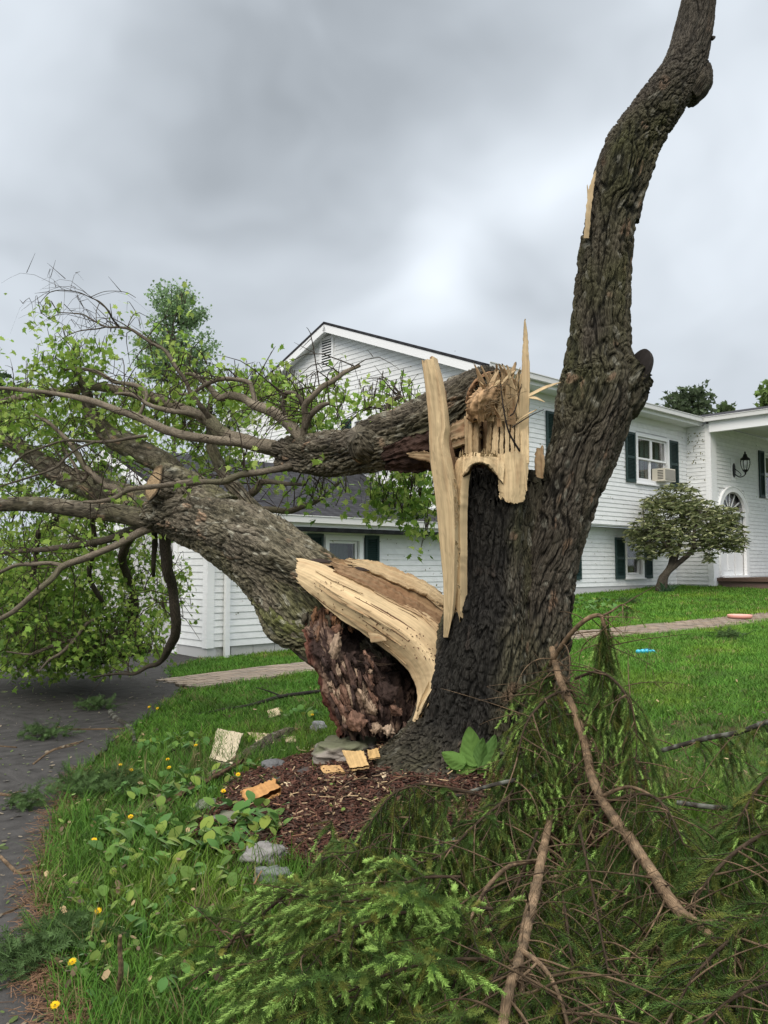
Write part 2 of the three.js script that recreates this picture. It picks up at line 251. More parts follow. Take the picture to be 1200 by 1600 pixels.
// mulch bed round the tree
const bedC = gnd(600, 1230), bedR = a => { // front edge nearer, ragged
  const c = Math.cos(a), s = Math.sin(a); return (0.93 + 0.16 * n3(c * 2, s * 2, 4)) * (1 / Math.hypot(c / 1.35, s / 1.25)); };
const inBed = (x, z, k = 1) => { const dx = x - bedC.x - 0.25, dz = z - bedC.z + 0.15; return Math.hypot(dx, dz) < bedR(Math.atan2(dz, dx)) * k; };
{
  const g = grid(121, 60, (u, v, o) => { const a = u * 2 * Math.PI, r = bedR(a) * v, x = bedC.x + 0.25 + Math.cos(a) * r, z = bedC.z - 0.15 + Math.sin(a) * r; const n = fbm(x * 7, z * 7, 2, 4); o.p.set(x, H(x, z) + (v > 0.98 ? -0.01 : 0.035) + 0.03 * n, z); const k = 0.75 + 0.8 * fbm(x * 18, z * 18, 6, 3); o.c = [0.06 * k, 0.032 * k, 0.024 * k]; o.u = x; o.v = z; }, { flip: true });
  M.mulch = std({ vertexColors: true, map: T.fine, bumpMap: T.fine, bumpScale: 0.02, roughness: 0.95 });
  struct('mulch_bed', g, M.mulch);
  const R = rng(8), chip = new THREE.BoxGeometry(0.05, 0.004, 0.008), list = [];
  for (let i = 0; i < 15000; i++) { const a = R() * 6.283, r = bedR(a) * Math.sqrt(R()) * 1.03, x = bedC.x + 0.25 + Math.cos(a) * r, z = bedC.z - 0.15 + Math.sin(a) * r; list.push(mat4(V(x, H(x, z) + 0.042 + 0.03 * fbm(x * 7, z * 7, 2, 4), z), new THREE.Quaternion().setFromEuler(new THREE.Euler((R() - 0.5) * 0.9, R() * 6.283, (R() - 0.5) * 0.9)), V(0.4 + R() * 0.9, 1, 0.5 + R() * 1.1))); }
  instances('mulch_chips', chip, std({ color: 0xffffff, roughness: 0.9 }), list, null, (c) => { const k = 0.5 + R() * 0.9, h = R(); return h < 0.05 ? c.setRGB(0.3, 0.21, 0.13) : h < 0.3 ? c.setRGB(0.06 * k, 0.04 * k, 0.03 * k) : c.setRGB(0.085 * k, 0.04 * k, 0.028 * k); });
}
// ---------- house ----------
const house = thing('split_level_house', 'white clapboard split-level house with dark green shutters and a low garage wing', 'house', V(G0.x, 0, G0.z));
house.rotation.y = TH;
const RT = rng(77);
const hp = (name, geo, mat, parent = house) => sub(name, geo, mat, parent);
const box = (x0, x1, y0, y1, z0, z1) => { const g = new THREE.BoxGeometry(x1 - x0, y1 - y0, z1 - z0); g.translate((x0 + x1) / 2, (y0 + y1) / 2, (z0 + z1) / 2); return g; };
const merge = a => mergeGeometries(a.map(g => g.index ? g.toNonIndexed() : g));
function quadSlab(a, b, c, d, t) { // a-b along the eave, d-c along the ridge; t thickness downwards
  const A = V(...a), B = V(...b), C = V(...c), D = V(...d), n = B.clone().sub(A).cross(D.clone().sub(A)).normalize(); if (n.y < 0) n.negate();
  const lo = p => p.clone().addScaledVector(n, -t), w = A.distanceTo(B) / 2, h = A.distanceTo(D) / 2;
  const P = [], U = [], q = (p, r, s, u, uu) => { for (const [k, l] of [[p, 0], [r, 1], [s, 2], [p, 0], [s, 2], [u, 3]]) { P.push(k.x, k.y, k.z); U.push(...[[0, 0], [uu[0], 0], [uu[0], uu[1]], [0, uu[1]]][l]); } };
  q(A, B, C, D, [w, h]); q(lo(D), lo(C), lo(B), lo(A), [w, h]); q(lo(A), lo(B), B, A, [w, 0.05]); q(lo(B), lo(C), C, B, [h, 0.05]); q(lo(C), lo(D), D, C, [w, 0.05]); q(lo(D), lo(A), A, D, [h, 0.05]);
  const g = new THREE.BufferGeometry(); g.setAttribute('position', new THREE.Float32BufferAttribute(P, 3)); g.setAttribute('uv', new THREE.Float32BufferAttribute(U, 2)); g.computeVertexNormals(); return g;
}
// a clapboard: front leans out to its lower edge
function boardGeo(s0, s1, y, h) {
  const P = [], U = [], o = 0.016, t = 0.003, q = (a, b, c, d) => { for (const k of [a, b, c, a, c, d]) P.push(...k); };
  q([s0, y, o], [s1, y, o], [s1, y + h, t], [s0, y + h, t]); q([s0, y, 0.001], [s1, y, 0.001], [s1, y, o], [s0, y, o]);
  P.push(s0, y, 0.001, s0, y, o, s0, y + h, t, s1, y, o, s1, y, 0.001, s1, y + h, t);
  for (let i = 0; i < P.length; i += 3) U.push(P[i] / 2.5, P[i + 1] / 2.5 + y * 0.37);
  const g = new THREE.BufferGeometry(); g.setAttribute('position', new THREE.Float32BufferAttribute(P, 3)); g.setAttribute('uv', new THREE.Float32BufferAttribute(U, 2)); g.computeVertexNormals(); return g;
}
const EXPO = 0.1016;
const sidingTones = [0, 1, 2, 3].map(k => std({ color: rgb(0.76 + k * 0.02, 0.775 + k * 0.02, 0.77 + k * 0.02), map: T.blotch, roughness: 0.5 }));
// a wall: core with openings, and its clapboards one by one. outline(y) -> [s0, s1]; holes [s0, s1, y0, y1]
function wall(name, shapePts, holes, yb, yt, outline, place, expo = EXPO) {
  const sh = new THREE.Shape(shapePts.map(p => new THREE.Vector2(p[0], p[1])));
  for (const [a, b, c, d] of holes) sh.holes.push(new THREE.Path([new THREE.Vector2(a, c), new THREE.Vector2(a, d), new THREE.Vector2(b, d), new THREE.Vector2(b, c)]));
  const g = new THREE.ExtrudeGeometry(sh, { depth: 0.15, bevelEnabled: false }); g.translate(0, 0, -0.15);
  const w = hp(name, g, M.wallcore); place(w);
  for (let y = yb; y < yt - 0.01; y += expo) {
    const h = Math.min(expo + 0.004, yt - y); let [s0, s1] = outline(y + h * 0.6); if (s1 - s0 < 0.05) continue;
    let segs = [[s0, s1]];
    for (const [a, b, c, d] of holes) if (y + h > c - 0.04 && y < d + 0.03) segs = segs.flatMap(([p, q]) => [[p, Math.min(q, a - 0.03)], [Math.max(p, b + 0.03), q]].filter(r => r[1] - r[0] > 0.02));
    for (const [p, q] of segs) sub('siding_board', boardGeo(p, q, y + (RT() - 0.5) * 0.004, h), sidingTones[Math.floor(RT() * 4)], w);
  }
  return w;
}
const onFront = Z => w => w.position.set(0, 0, Z), onLeft = X => w => { w.position.set(X, 0, 0); w.rotation.y = -Math.PI / 2; };
function shutter(x0, x1, y0, y1, place) {
  const g = [box(x0, x0 + 0.05, y0, y1, 0.02, 0.055), box(x1 - 0.05, x1, y0, y1, 0.02, 0.055), box(x0 + 0.05, x1 - 0.05, y1 - 0.06, y1, 0.02, 0.054), box(x0 + 0.05, x1 - 0.05, y0, y0 + 0.08, 0.02, 0.054), box(x0 + 0.05, x1 - 0.05, (y0 + y1) / 2 - 0.03, (y0 + y1) / 2 + 0.03, 0.02, 0.053), box(x0 + 0.05, x1 - 0.05, y0 + 0.08, y1 - 0.06, 0.018, 0.026)];
  for (let y = y0 + 0.1; y < y1 - 0.08; y += 0.034) { const b = new THREE.BoxGeometry(x1 - x0 - 0.1, 0.008, 0.03); b.rotateX(0.65); b.translate((x0 + x1) / 2, y, 0.037); g.push(b); }
  const m = hp('shutter', merge(g), M.shutter); place(m); return m;
}
// a window set in its opening: frame, sashes, panes, curtain and the dim room behind
function windowIn([x0, x1, y0, y1], place, { units = 1, hung = true, curtain = 0.5, sill = true } = {}) {
  const w = new THREE.Group(); w.name = 'window'; house.add(w); place(w);
  const f = 0.085; sub('frame', merge([box(x0 - f, x0, y0 - f, y1 + f, -0.02, 0.045), box(x1, x1 + f, y0 - f, y1 + f, -0.02, 0.045), box(x0, x1, y1, y1 + f, -0.02, 0.043), box(x0, x1, y0 - f, y0, -0.02, 0.043)]), M.trim, w);
  if (sill) sub('sill', box(x0 - f - 0.03, x1 + f + 0.03, y0 - f - 0.035, y0 - f, 0, 0.075), M.trim, w);
  const uw = (x1 - x0) / units, s = 0.045;
  for (let k = 0; k < units; k++) {
    const a = x0 + k * uw, b = a + uw, m = (y0 + y1) / 2, g = [];
    const sash = (c, d, z) => { g.push(box(a + 0.004, a + s, c, d, z, z + 0.03), box(b - s, b - 0.004, c, d, z, z + 0.03), box(a + s, b - s, c, c + s, z, z + 0.028), box(a + s, b - s, d - s, d, z, z + 0.028)); sub('pane', box(a + s - 0.002, b - s + 0.002, c + s - 0.002, d - s + 0.002, z + 0.011, z + 0.014), M.glass, w); };
    if (hung) { sash(m - 0.02, y1 - 0.004, -0.045); sash(y0 + 0.004, m + 0.022, -0.09); } else { sash(y0 + 0.004, y1 - 0.004, k % 2 ? -0.09 : -0.05); }
    sub('sash', merge(g), M.trim, w);
    if (curtain) for (const e of [0, 1]) { // two hanging halves with folds
      const cw = uw * (0.5 - 0.06) * (curtain > 0.8 ? 1.1 : curtain), c0 = e ? b - s - cw : a + s;
      sub('curtain', grid(40, 6, (u, v, o) => { o.p.set(c0 + u * cw, mix(y0 - 0.05, y1, v), -0.22 + 0.022 * Math.sin(u * 34 + e) + 0.01 * Math.sin(u * 13)); }), M.curtain, w);
    }
  }
  sub('room', merge([box(x0 - 0.1, x1 + 0.1, y0 - 0.2, y1 + 0.2, -1.2, -1.19), box(x0 - 0.11, x0 - 0.1, y0 - 0.2, y1 + 0.2, -1.2, -0.151), box(x1 + 0.1, x1 + 0.11, y0 - 0.2, y1 + 0.2, -1.2, -0.151), box(x0 - 0.1, x1 + 0.1, y1 + 0.2, y1 + 0.21, -1.2, -0.151), box(x0 - 0.1, x1 + 0.1, y0 - 0.21, y0 - 0.2, -1.2, -0.151)]), M.room, w);
  return w;
}
const XG = 5.68, ZU = 0.35, ZE = 0.8, ridgeZ = -4.02, pitch = 0.384, backZ = -8.4, XB = 14.2, ZB = 1.0, XEND = 27;
const roofY = Z => 7.3 - pitch * Math.abs(Z - ridgeZ);
// --- garage wing
{
  const gr_ = -3.1, gp = 0.43, gTop = Z => 3.72 - gp * Math.abs(Z - gr_), ZG = 0.35, hole = [2.29, 2.96, 1.22, 2.04];
  wall('garage_front_wall', [[0, 0.4], [XG, 0.4], [XG, 2.24], [0, 2.24]], [hole], 0.4, 2.22, () => [0.1, XG], onFront(0));
  windowIn(hole, onFront(0), { units: 1, hung: false, curtain: 0.95 });
  shutter(1.83, 2.16, 1.1, 2.14, onFront(0)); shutter(3.09, 3.42, 1.1, 2.14, onFront(0));
  const door = [-5.5, -1.0, 0.16, 2.2];
  wall('garage_side_wall', [[-6.2, 0.18], [0, 0.18], [0, gTop(0) - 0.1], [gr_, 3.6], [-6.2, gTop(-6.2) - 0.1]], [door], 0.4, 3.55, y => y < 2.25 ? [-6.2, -0.1] : [Math.max(-6.2, gr_ - (3.6 - y) / gp), Math.min(-0.02, gr_ + (3.6 - y) / gp)], onLeft(0));
  // sectional garage door
  const gd = new THREE.Group(); gd.name = 'garage_door'; house.add(gd); onLeft(0)(gd);
  for (let r = 0; r < 4; r++) for (let c = 0; c < 6; c++) { const w = 0.75, x0 = -5.5 + c * w, y0 = 0.14 + r * 0.51; sub('door_panel', merge([box(x0, x0 + w, y0, y0 + 0.5, -0.11, -0.08), box(x0 + 0.09, x0 + w - 0.09, y0 + 0.1, y0 + 0.4, -0.08, -0.065)]), M.trim, gd); }
  sub('door_frame', merge([box(-1.0, -0.86, 0.1, 2.3, -0.05, 0.03), box(-5.64, -5.5, 0.1, 2.3, -0.05, 0.03), box(-5.5, -1.0, 2.2, 2.34, -0.05, 0.03)]), M.trim, gd);
  // foundation: a course of blocks, worn parging
  const fd = hp('foundation', merge([box(0.012, XG, -0.4, 0.2, -0.3, -0.012)]), M.block);
  for (let k = 0; k < 14; k++) { const b = sub('concrete_block', box(0.012 + k * 0.405 + 0.004, 0.012 + k * 0.405 + 0.4, 0.204, 0.397, -0.2, -0.008 - RT() * 0.006), M.block, fd); b.castShadow = true; }
  for (let k = 0; k < 2; k++) sub('concrete_block', box(0.006 + RT() * 0.006, 0.2, 0.204, 0.397, -0.6 + k * 0.2 - 0.215, -0.6 + k * 0.2 + 0.17 - 0.004), M.block, fd);
  sub('concrete_block', box(0.012, 0.2, 0.0, 0.2, -0.85, -0.21), M.block, fd); sub('mortar', box(0.02, 0.2, 0.2, 0.398, -0.86, -0.2), M.wallcore, fd);
  hp('corner_board', merge([box(-0.022, 0.1, 0.39, 2.24, 0.0, 0.024), box(-0.024, -0.001, 0.39, 2.24, -0.1, -0.001)]), M.trim);
  { // downspout
    const g = [box(0.26, 0.34, 0.24, 2.1, 0.03, 0.085)]; for (let k = 0; k < 4; k++) g.push(box(0.272 + k * 0.016, 0.279 + k * 0.016, 0.24, 2.1, 0.085, 0.089)); hp('downspout', merge(g), M.trim);
  }
  hp('frieze_board', box(0.1, XG, 2.1, 2.24, 0.018, 0.03), M.soffit);
  hp('soffit', box(-0.2, XG, 2.24, 2.255, 0.002, ZG), M.soffit);
  hp('fascia', box(-0.25, XG, 2.2, 2.36, ZG, ZG + 0.02), M.trim);
  hp('gutter', merge([box(-0.25, XG, 2.29, 2.3, ZG + 0.021, ZG + 0.12), box(-0.25, XG, 2.29, 2.4, ZG + 0.12, ZG + 0.128), box(-0.25, XG, 2.39, 2.405, ZG + 0.128, ZG + 0.142)]), M.gutter);
  const zf = ZG + 0.05, rf = hp('garage_roof', quadSlab([-0.25, gTop(zf), zf], [XG, gTop(zf), zf], [XG, 3.72, gr_], [-0.25, 3.72, gr_], 0.07), M.roof);
  sub('roof_back', quadSlab([-0.25, gTop(-6.6), -6.6], [XG, gTop(-6.6), -6.6], [XG, 3.719, gr_ - 0.002], [-0.25, 3.719, gr_ - 0.002], 0.07), M.roof, rf);
  for (const e of [[ZG, 1], [-6.6, -1]]) hp('rake_board', quadSlab([-0.27, gTop(e[0]) - 0.075, e[0]], [-0.25, gTop(e[0]) - 0.075, e[0]], [-0.25, 3.64, gr_ + e[1] * 0.001], [-0.27, 3.64, gr_ + e[1] * 0.001], 0.16), M.trim);
  hp('gable_soffit', merge([quadSlab([-0.249, gTop(ZG) - 0.1, ZG], [-0.001, gTop(ZG) - 0.1, ZG], [-0.001, 3.61, gr_], [-0.249, 3.61, gr_], 0.012)]), M.soffit);
}
// --- main block: gable end
{
  const hole = [-3.2, -2.5, 3.8, 4.86], vent = [-4.46, -3.95, 6.24, 7.02];
  const edge = y => { const q = (7.18 - y) / pitch; return [Math.max(backZ, ridgeZ - q), Math.min(ZU - 0.1, ridgeZ + q)]; };
  wall('gable_wall', [[backZ, 0.8], [0, 0.8], [0, 2.56], [ZU, 2.56], [ZU, roofY(ZU) - 0.1], [ridgeZ, 7.2], [backZ, roofY(backZ) - 0.1]], [hole], 2.57, 7.1, edge, onLeft(XG));
  windowIn(hole, onLeft(XG), { curtain: 0.5 }); shutter(-3.66, -3.32, 3.7, 4.95, onLeft(XG)); shutter(-2.38, -2.04, 3.7, 4.95, onLeft(XG));
  hp('corner_board', merge([box(XG - 0.024, XG - 0.001, 2.56, 5.45, ZU - 0.13, ZU + 0.022), box(XG - 0.001, XG + 0.1, 2.56, 5.27, ZU + 0.001, ZU + 0.024)]), M.trim);
  // attic louvre
  const lv = new THREE.Group(); lv.name = 'gable_vent'; house.add(lv); onLeft(XG)(lv);
  const [a, b, c, d] = vent; sub('vent_frame', merge([box(a, a + 0.07, c, d, 0.0, 0.05), box(b - 0.07, b, c, d, 0, 0.05), box(a + 0.07, b - 0.07, d - 0.07, d, 0, 0.049), box(a + 0.07, b - 0.07, c, c + 0.07, 0, 0.049)]), M.trim, lv);
  sub('vent_back', box(a + 0.06, b - 0.06, c + 0.06, d - 0.06, 0.017, 0.02), M.shutter, lv);
  for (let k = 0; k < 10; k++) { const g = new THREE.BoxGeometry(b - a - 0.14, 0.055, 0.008); g.rotateX(-0.75); g.translate((a + b) / 2, c + 0.11 + k * 0.063, 0.034); sub('louver_slat', g, M.trim, lv); }
  const XR = XG - 0.25;
  for (const s of [1, -1]) {
    const ze = s > 0 ? ZE : backZ - 0.45;
    hp('rake_board', quadSlab([XR - 0.02, roofY(ze) - 0.06, ze], [XR, roofY(ze) - 0.06, ze], [XR, 7.24, ridgeZ + s * 0.001], [XR - 0.02, 7.24, ridgeZ + s * 0.001], 0.17), M.trim);
    hp('rake_soffit', quadSlab([XR, roofY(ze) - 0.16, ze], [XG - 0.001, roofY(ze) - 0.16, ze], [XG - 0.001, 7.14, ridgeZ + s * 0.001], [XR, 7.14, ridgeZ + s * 0.001], 0.012), M.soffit);
  }
  hp('eave_return', box(XR - 0.018, XG + 0.05, 5.2, 5.36, ZE - 0.06, ZE + 0.021), M.trim);
  const rf = hp('main_roof', quadSlab([XR - 0.03, roofY(ZE + 0.05), ZE + 0.05], [XEND, roofY(ZE + 0.05), ZE + 0.05], [XEND, 7.3, ridgeZ], [XR - 0.03, 7.3, ridgeZ], 0.055), M.roof);
  sub('roof_back', quadSlab([XR - 0.03, roofY(backZ - 0.5), backZ - 0.5], [XEND, roofY(backZ - 0.5), backZ - 0.5], [XEND, 7.299, ridgeZ - 0.002], [XR - 0.03, 7.299, ridgeZ - 0.002], 0.055), M.roof, rf);
}
// --- main block: front
{
  const h1 = [11.68, 13.14, 3.72, 4.78], h2 = [8.42, 9.6, 3.75, 4.83], h3 = [11.68, 12.4, 1.4, 2.2], h4 = [8.5, 9.2, 1.4, 2.2];
  wall('upper_front_wall', [[XG, 2.56], [XB, 2.56], [XB, 5.27], [XG, 5.27]], [h1, h2], 2.57, 5.26, () => [XG + 0.1, XB], onFront(ZU));
  windowIn(h1, onFront(ZU), { units: 2, curtain: 0.45 }); windowIn(h2, onFront(ZU), { units: 2, curtain: 0.4 });
  shutter(11.13, 11.55, 3.62, 4.84, onFront(ZU)); shutter(13.25, 13.68, 3.62, 4.84, onFront(ZU)); shutter(7.95, 8.3, 3.65, 4.92, onFront(ZU)); shutter(9.72, 10.07, 3.65, 4.92, onFront(ZU));
  hp('overhang_soffit', box(XG + 0.02, XB, 2.545, 2.56, 0.03, ZU), M.soffit);
  wall('lower_front_wall', [[XG, 0.8], [XB, 0.8], [XB, 2.54], [XG, 2.54]], [h3, h4], 1.13, 2.52, () => [XG, XB], onFront(0));
  windowIn(h3, onFront(0), { curtain: 0.4 }); windowIn(h4, onFront(0), { curtain: 0.4 });
  shutter(11.16, 11.57, 1.3, 2.3, onFront(0)); shutter(12.5, 12.88, 1.3, 2.3, onFront(0)); shutter(9.3, 9.7, 1.3, 2.3, onFront(0)); shutter(8.0, 8.4, 1.3, 2.3, onFront(0));
  hp('foundation_wall', box(XG, XB, 0.3, 1.115, -0.2, -0.02), std({ color: rgb(0.42, 0.4, 0.38), map: T.fine, bumpMap: T.fine, bumpScale: 0.006 }));
  hp('soffit', box(XG - 0.25, XB, 5.27, 5.285, ZU + 0.002, ZE), M.soffit);
  hp('frieze_board', box(XG + 0.1, XB - 0.02, 5.13, 5.27, ZU + 0.018, ZU + 0.03), M.soffit);
  hp('fascia', box(XG + 0.05, XB + 0.2, 5.25, 5.4, ZE, ZE + 0.02), M.trim);
  hp('gutter', merge([box(XG - 0.25, XB - 0.12, 5.33, 5.34, ZE + 0.021, ZE + 0.13), box(XG - 0.25, XB - 0.12, 5.33, 5.445, ZE + 0.13, ZE + 0.138), box(XG - 0.25, XB - 0.12, 5.435, 5.45, ZE + 0.138, ZE + 0.152)]), M.gutter);
}
// --- entry bay and porch
{
  wall('return_wall', [[0.0, 0.8], [ZB, 0.8], [ZB, 5.27], [0, 5.27]], [], 1.13, 5.26, y => [y > 2.55 ? ZU + 0.01 : 0.01, ZB - 0.1], onLeft(XB));
  const dh = [14.68, 16.12, 1.33, 3.56], wh = [17.55, 18.8, 3.65, 4.78];
  wall('entry_wall', [[XB, 0.8], [XEND, 0.8], [XEND, 5.3], [XB, 5.3]], [dh, wh], 1.13, 5.28, () => [XB + 0.12, XEND], onFront(ZB));
  hp('corner_post', merge([box(XB - 0.026, XB + 0.3, 2.5, 5.3, ZB + 0.002, ZB + 0.03), box(XB - 0.026, XB - 0.001, 1.1, 5.3, ZB - 0.12, ZB + 0.002), box(XB - 0.026, XB + 0.22, 1.1, 2.5, ZB + 0.002, ZB + 0.03)]), M.trim);
  windowIn(wh, onFront(ZB), { curtain: 0.4 }); shutter(17.12, 17.46, 3.54, 4.88, onFront(ZB));
  // front door with fanlight and side panel
  const fd = new THREE.Group(); fd.name = 'front_door'; house.add(fd); fd.position.set(0, 0, ZB);
  const x0 = 14.68, x1 = 16.12, cx = (x0 + x1) / 2, R = (x1 - x0) / 2, yA = 3.05;
  const ring = (r0, r1, ry, a0, a1, z0, z1) => { const s = new THREE.Shape(); for (let k = 0; k <= 24; k++) { const a = mix(a0, a1, k / 24); s[k ? 'lineTo' : 'moveTo'](cx + Math.cos(a) * r1, yA + Math.sin(a) * r1 * ry); } for (let k = 24; k >= 0; k--) { const a = mix(a0, a1, k / 24); s.lineTo(cx + Math.cos(a) * r0, yA + Math.sin(a) * r0 * ry); } const g = new THREE.ExtrudeGeometry(s, { depth: z1 - z0, bevelEnabled: false }); g.translate(0, 0, z0); return g; };
  const ry = 0.78;
  sub('arch_trim', ring(R - 0.03, R + 0.13, ry, 0, Math.PI, -0.02, 0.06), M.trim, fd); sub('arch_bead', ring(R + 0.131, R + 0.165, ry, 0, Math.PI, 0.0, 0.075), M.trim, fd);
  { // wall filling above the arch inside the square opening
    const s = new THREE.Shape(); s.moveTo(x0, yA); for (let k = 0; k <= 24; k++) { const a = Math.PI - k / 24 * Math.PI; s.lineTo(cx + Math.cos(a) * R, yA + Math.sin(a) * R * ry); } s.lineTo(x1, 3.56 + 0.08); s.lineTo(x0, 3.56 + 0.08); const g = new THREE.ExtrudeGeometry(s, { depth: 0.03, bevelEnabled: false }); g.translate(0, 0, -0.02); sub('arch_infill', g, M.siding, fd);
  }
  sub('jamb', merge([box(x0 - 0.14, x0 + 0.03, 1.33, yA, -0.02, 0.06), box(x1 - 0.03, x1 + 0.14, 1.33, yA, -0.02, 0.06), box(x0 + 0.03, x1 - 0.03, yA - 0.1, yA + 0.02, -0.1, 0.05)]), M.trim, fd);
  sub('fanlight_pane', (() => { const s = new THREE.Shape(); s.moveTo(x0, yA); for (let k = 0; k <= 24; k++) { const a = Math.PI - k / 24 * Math.PI; s.lineTo(cx + Math.cos(a) * R, yA + Math.sin(a) * R * ry); } const g = new THREE.ExtrudeGeometry(s, { depth: 0.006, bevelEnabled: false }); g.translate(0, 0, -0.09); return g; })(), M.glass, fd);
  for (let k = 1; k < 6; k++) { const a = Math.PI * k / 6, g = new THREE.BoxGeometry(R * 0.98, 0.03, 0.02); g.translate(R * 0.49, 0, 0); g.rotateZ(Math.atan2(Math.sin(a) * ry, Math.cos(a))); g.translate(cx, yA + 0.02, -0.07); sub('muntin', g, M.trim, fd); }
  sub('hub', ring(0.1, 0.2, ry, 0, Math.PI, -0.08, -0.055), M.trim, fd);
  sub('entry_room', merge([box(x0 - 0.1, x1 + 0.1, 1.3, 3.9, -1.1, -1.09), box(x0 - 0.11, x0 - 0.1, 1.3, 3.9, -1.1, -0.151), box(x1 + 0.1, x1 + 0.11, 1.3, 3.9, -1.1, -0.151), box(x0 - 0.1, x1 + 0.1, 3.9, 3.91, -1.1, -0.151)]), M.room, fd);
  const dx1 = 15.58; sub('door_leaf', box(x0 + 0.03, dx1, 1.36, yA - 0.1, -0.1, -0.06), M.trim, fd);
  for (const [a, b, c, d] of [[0.12, 0.4, 1.5, 2.0], [0.5, 0.78, 1.5, 2.0], [0.12, 0.4, 2.12, 2.85], [0.5, 0.78, 2.12, 2.85]]) sub('raised_panel', box(x0 + a, x0 + b, c, d, -0.06, -0.045), M.trim, fd);
  sub('door_knob', (() => { const g = new THREE.SphereGeometry(0.035, 12, 8); g.translate(dx1 - 0.07, 2.3, -0.02); return g; })(), M.iron, fd);
  sub('door_gap', box(dx1, dx1 + 0.04, 1.36, yA - 0.1, -0.1, -0.085), M.dark, fd);
  sub('sidelight_panel', merge([box(dx1 + 0.04, x1 - 0.03, 1.36, 2.0, -0.1, -0.05), box(dx1 + 0.04, dx1 + 0.12, 2.0, yA - 0.1, -0.1, -0.05), box(x1 - 0.11, x1 - 0.03, 2.0, yA - 0.1, -0.1, -0.05)]), M.trim, fd);
  sub('sidelight_pane', box(dx1 + 0.12, x1 - 0.11, 2.0, yA - 0.1, -0.08, -0.074), M.glass, fd);
  sub('threshold', box(x0 - 0.05, x1 + 0.05, 1.31, 1.36, -0.1, 0.1), M.trim, fd);
  // porch roof: low slope, beam, ceiling
  const ZP = 4.6, XP = XB - 0.1;
  hp('porch_ceiling', box(XP + 0.15, XEND, 5.29, 5.31, ZB + 0.03, ZP), M.soffit);
  hp('porch_beam', box(XP, XP + 0.14, 5.06, 5.32, ZB + 0.031, ZP), M.trim);
  hp('porch_gutter', merge([box(XP - 0.12, XP - 0.001, 5.33, 5.34, ZE + 0.154, ZP), box(XP - 0.128, XP - 0.12, 5.33, 5.445, ZE + 0.154, ZP), box(XP - 0.142, XP - 0.128, 5.435, 5.45, ZE + 0.154, ZP)]), M.gutter);
  hp('porch_fascia', box(XP - 0.001, XP + 0.02, 5.325, 5.42, ZB + 0.031, ZP), M.trim);
  hp('porch_roof', quadSlab([XP - 0.06, 5.44, ZP], [XP - 0.06, 5.44, -0.2], [XP + 4, 6.3, -1.2], [XP + 4, 6.3, ZP - 0.2], 0.05), M.roof);
  const st = hp('front_step', merge([box(XB + 0.12, 20, 1.22, 1.31, ZB + 0.04, 3.0)]), std({ color: rgb(0.13, 0.085, 0.065), map: T.blotch, bumpMap: T.fine, bumpScale: 0.004 }));
  sub('step_riser', box(XB + 0.2, 20, 0.7, 1.22, ZB + 0.04, 2.92), std({ color: rgb(0.2, 0.14, 0.12), map: T.blotch, bumpMap: T.fine, bumpScale: 0.004 }), st);
}
{ // specks of torn leaf and dirt stuck to the siding
  const L = [], g = new THREE.CircleGeometry(0.5, 5), Q = rng(91), put = (x0, x1, y0, y1, z, n) => { for (let k = 0; k < n; k++) L.push(mat4(V(mix(x0, x1, Q()), mix(y0, y1, Q()), z), new THREE.Quaternion().setFromEuler(new THREE.Euler((Q() - 0.5) * 0.4, (Q() - 0.5) * 0.4, Q() * 6)), V(0.012 + Q() * Q() * 0.05, 0.01 + Q() * 0.02, 1))); };
  put(0.4, 5.5, 0.5, 2.1, 0.02, 130); put(5.9, XB, 1.2, 2.5, 0.02, 90); put(5.9, XB, 2.6, 5.1, ZU + 0.02, 150); put(XB + 0.3, 20, 1.5, 5.1, ZB + 0.02, 90);
  for (let k = 0; k < 60; k++) L.push(mat4(V(XB - 0.02, 3.2 + 1.9 * Math.sqrt(Q()), mix(ZU + 0.05, ZB - 0.15, Q())), new THREE.Quaternion().setFromEuler(new THREE.Euler(0, -1.57, Q() * 6)), V(0.02 + Q() * 0.05, 0.015 + Q() * 0.02, 1)));
  for (let k = 0; k < 140; k++) L.push(mat4(V(XG - 0.02, mix(2.7, 6, Q()), mix(-8, 0.1, Q())), new THREE.Quaternion().setFromEuler(new THREE.Euler(0, -1.57, Q() * 6)), V(0.012 + Q() * 0.03, 0.012 + Q() * 0.02, 1)));
  const m = instances('specks', g, std({ color: 0xffffff, side: THREE.DoubleSide }), L, null, c => { const q = Q(); return c.setRGB(0.12 + q * 0.1, 0.13 + q * 0.08, 0.07); }); scene.remove(m); house.add(m);
}
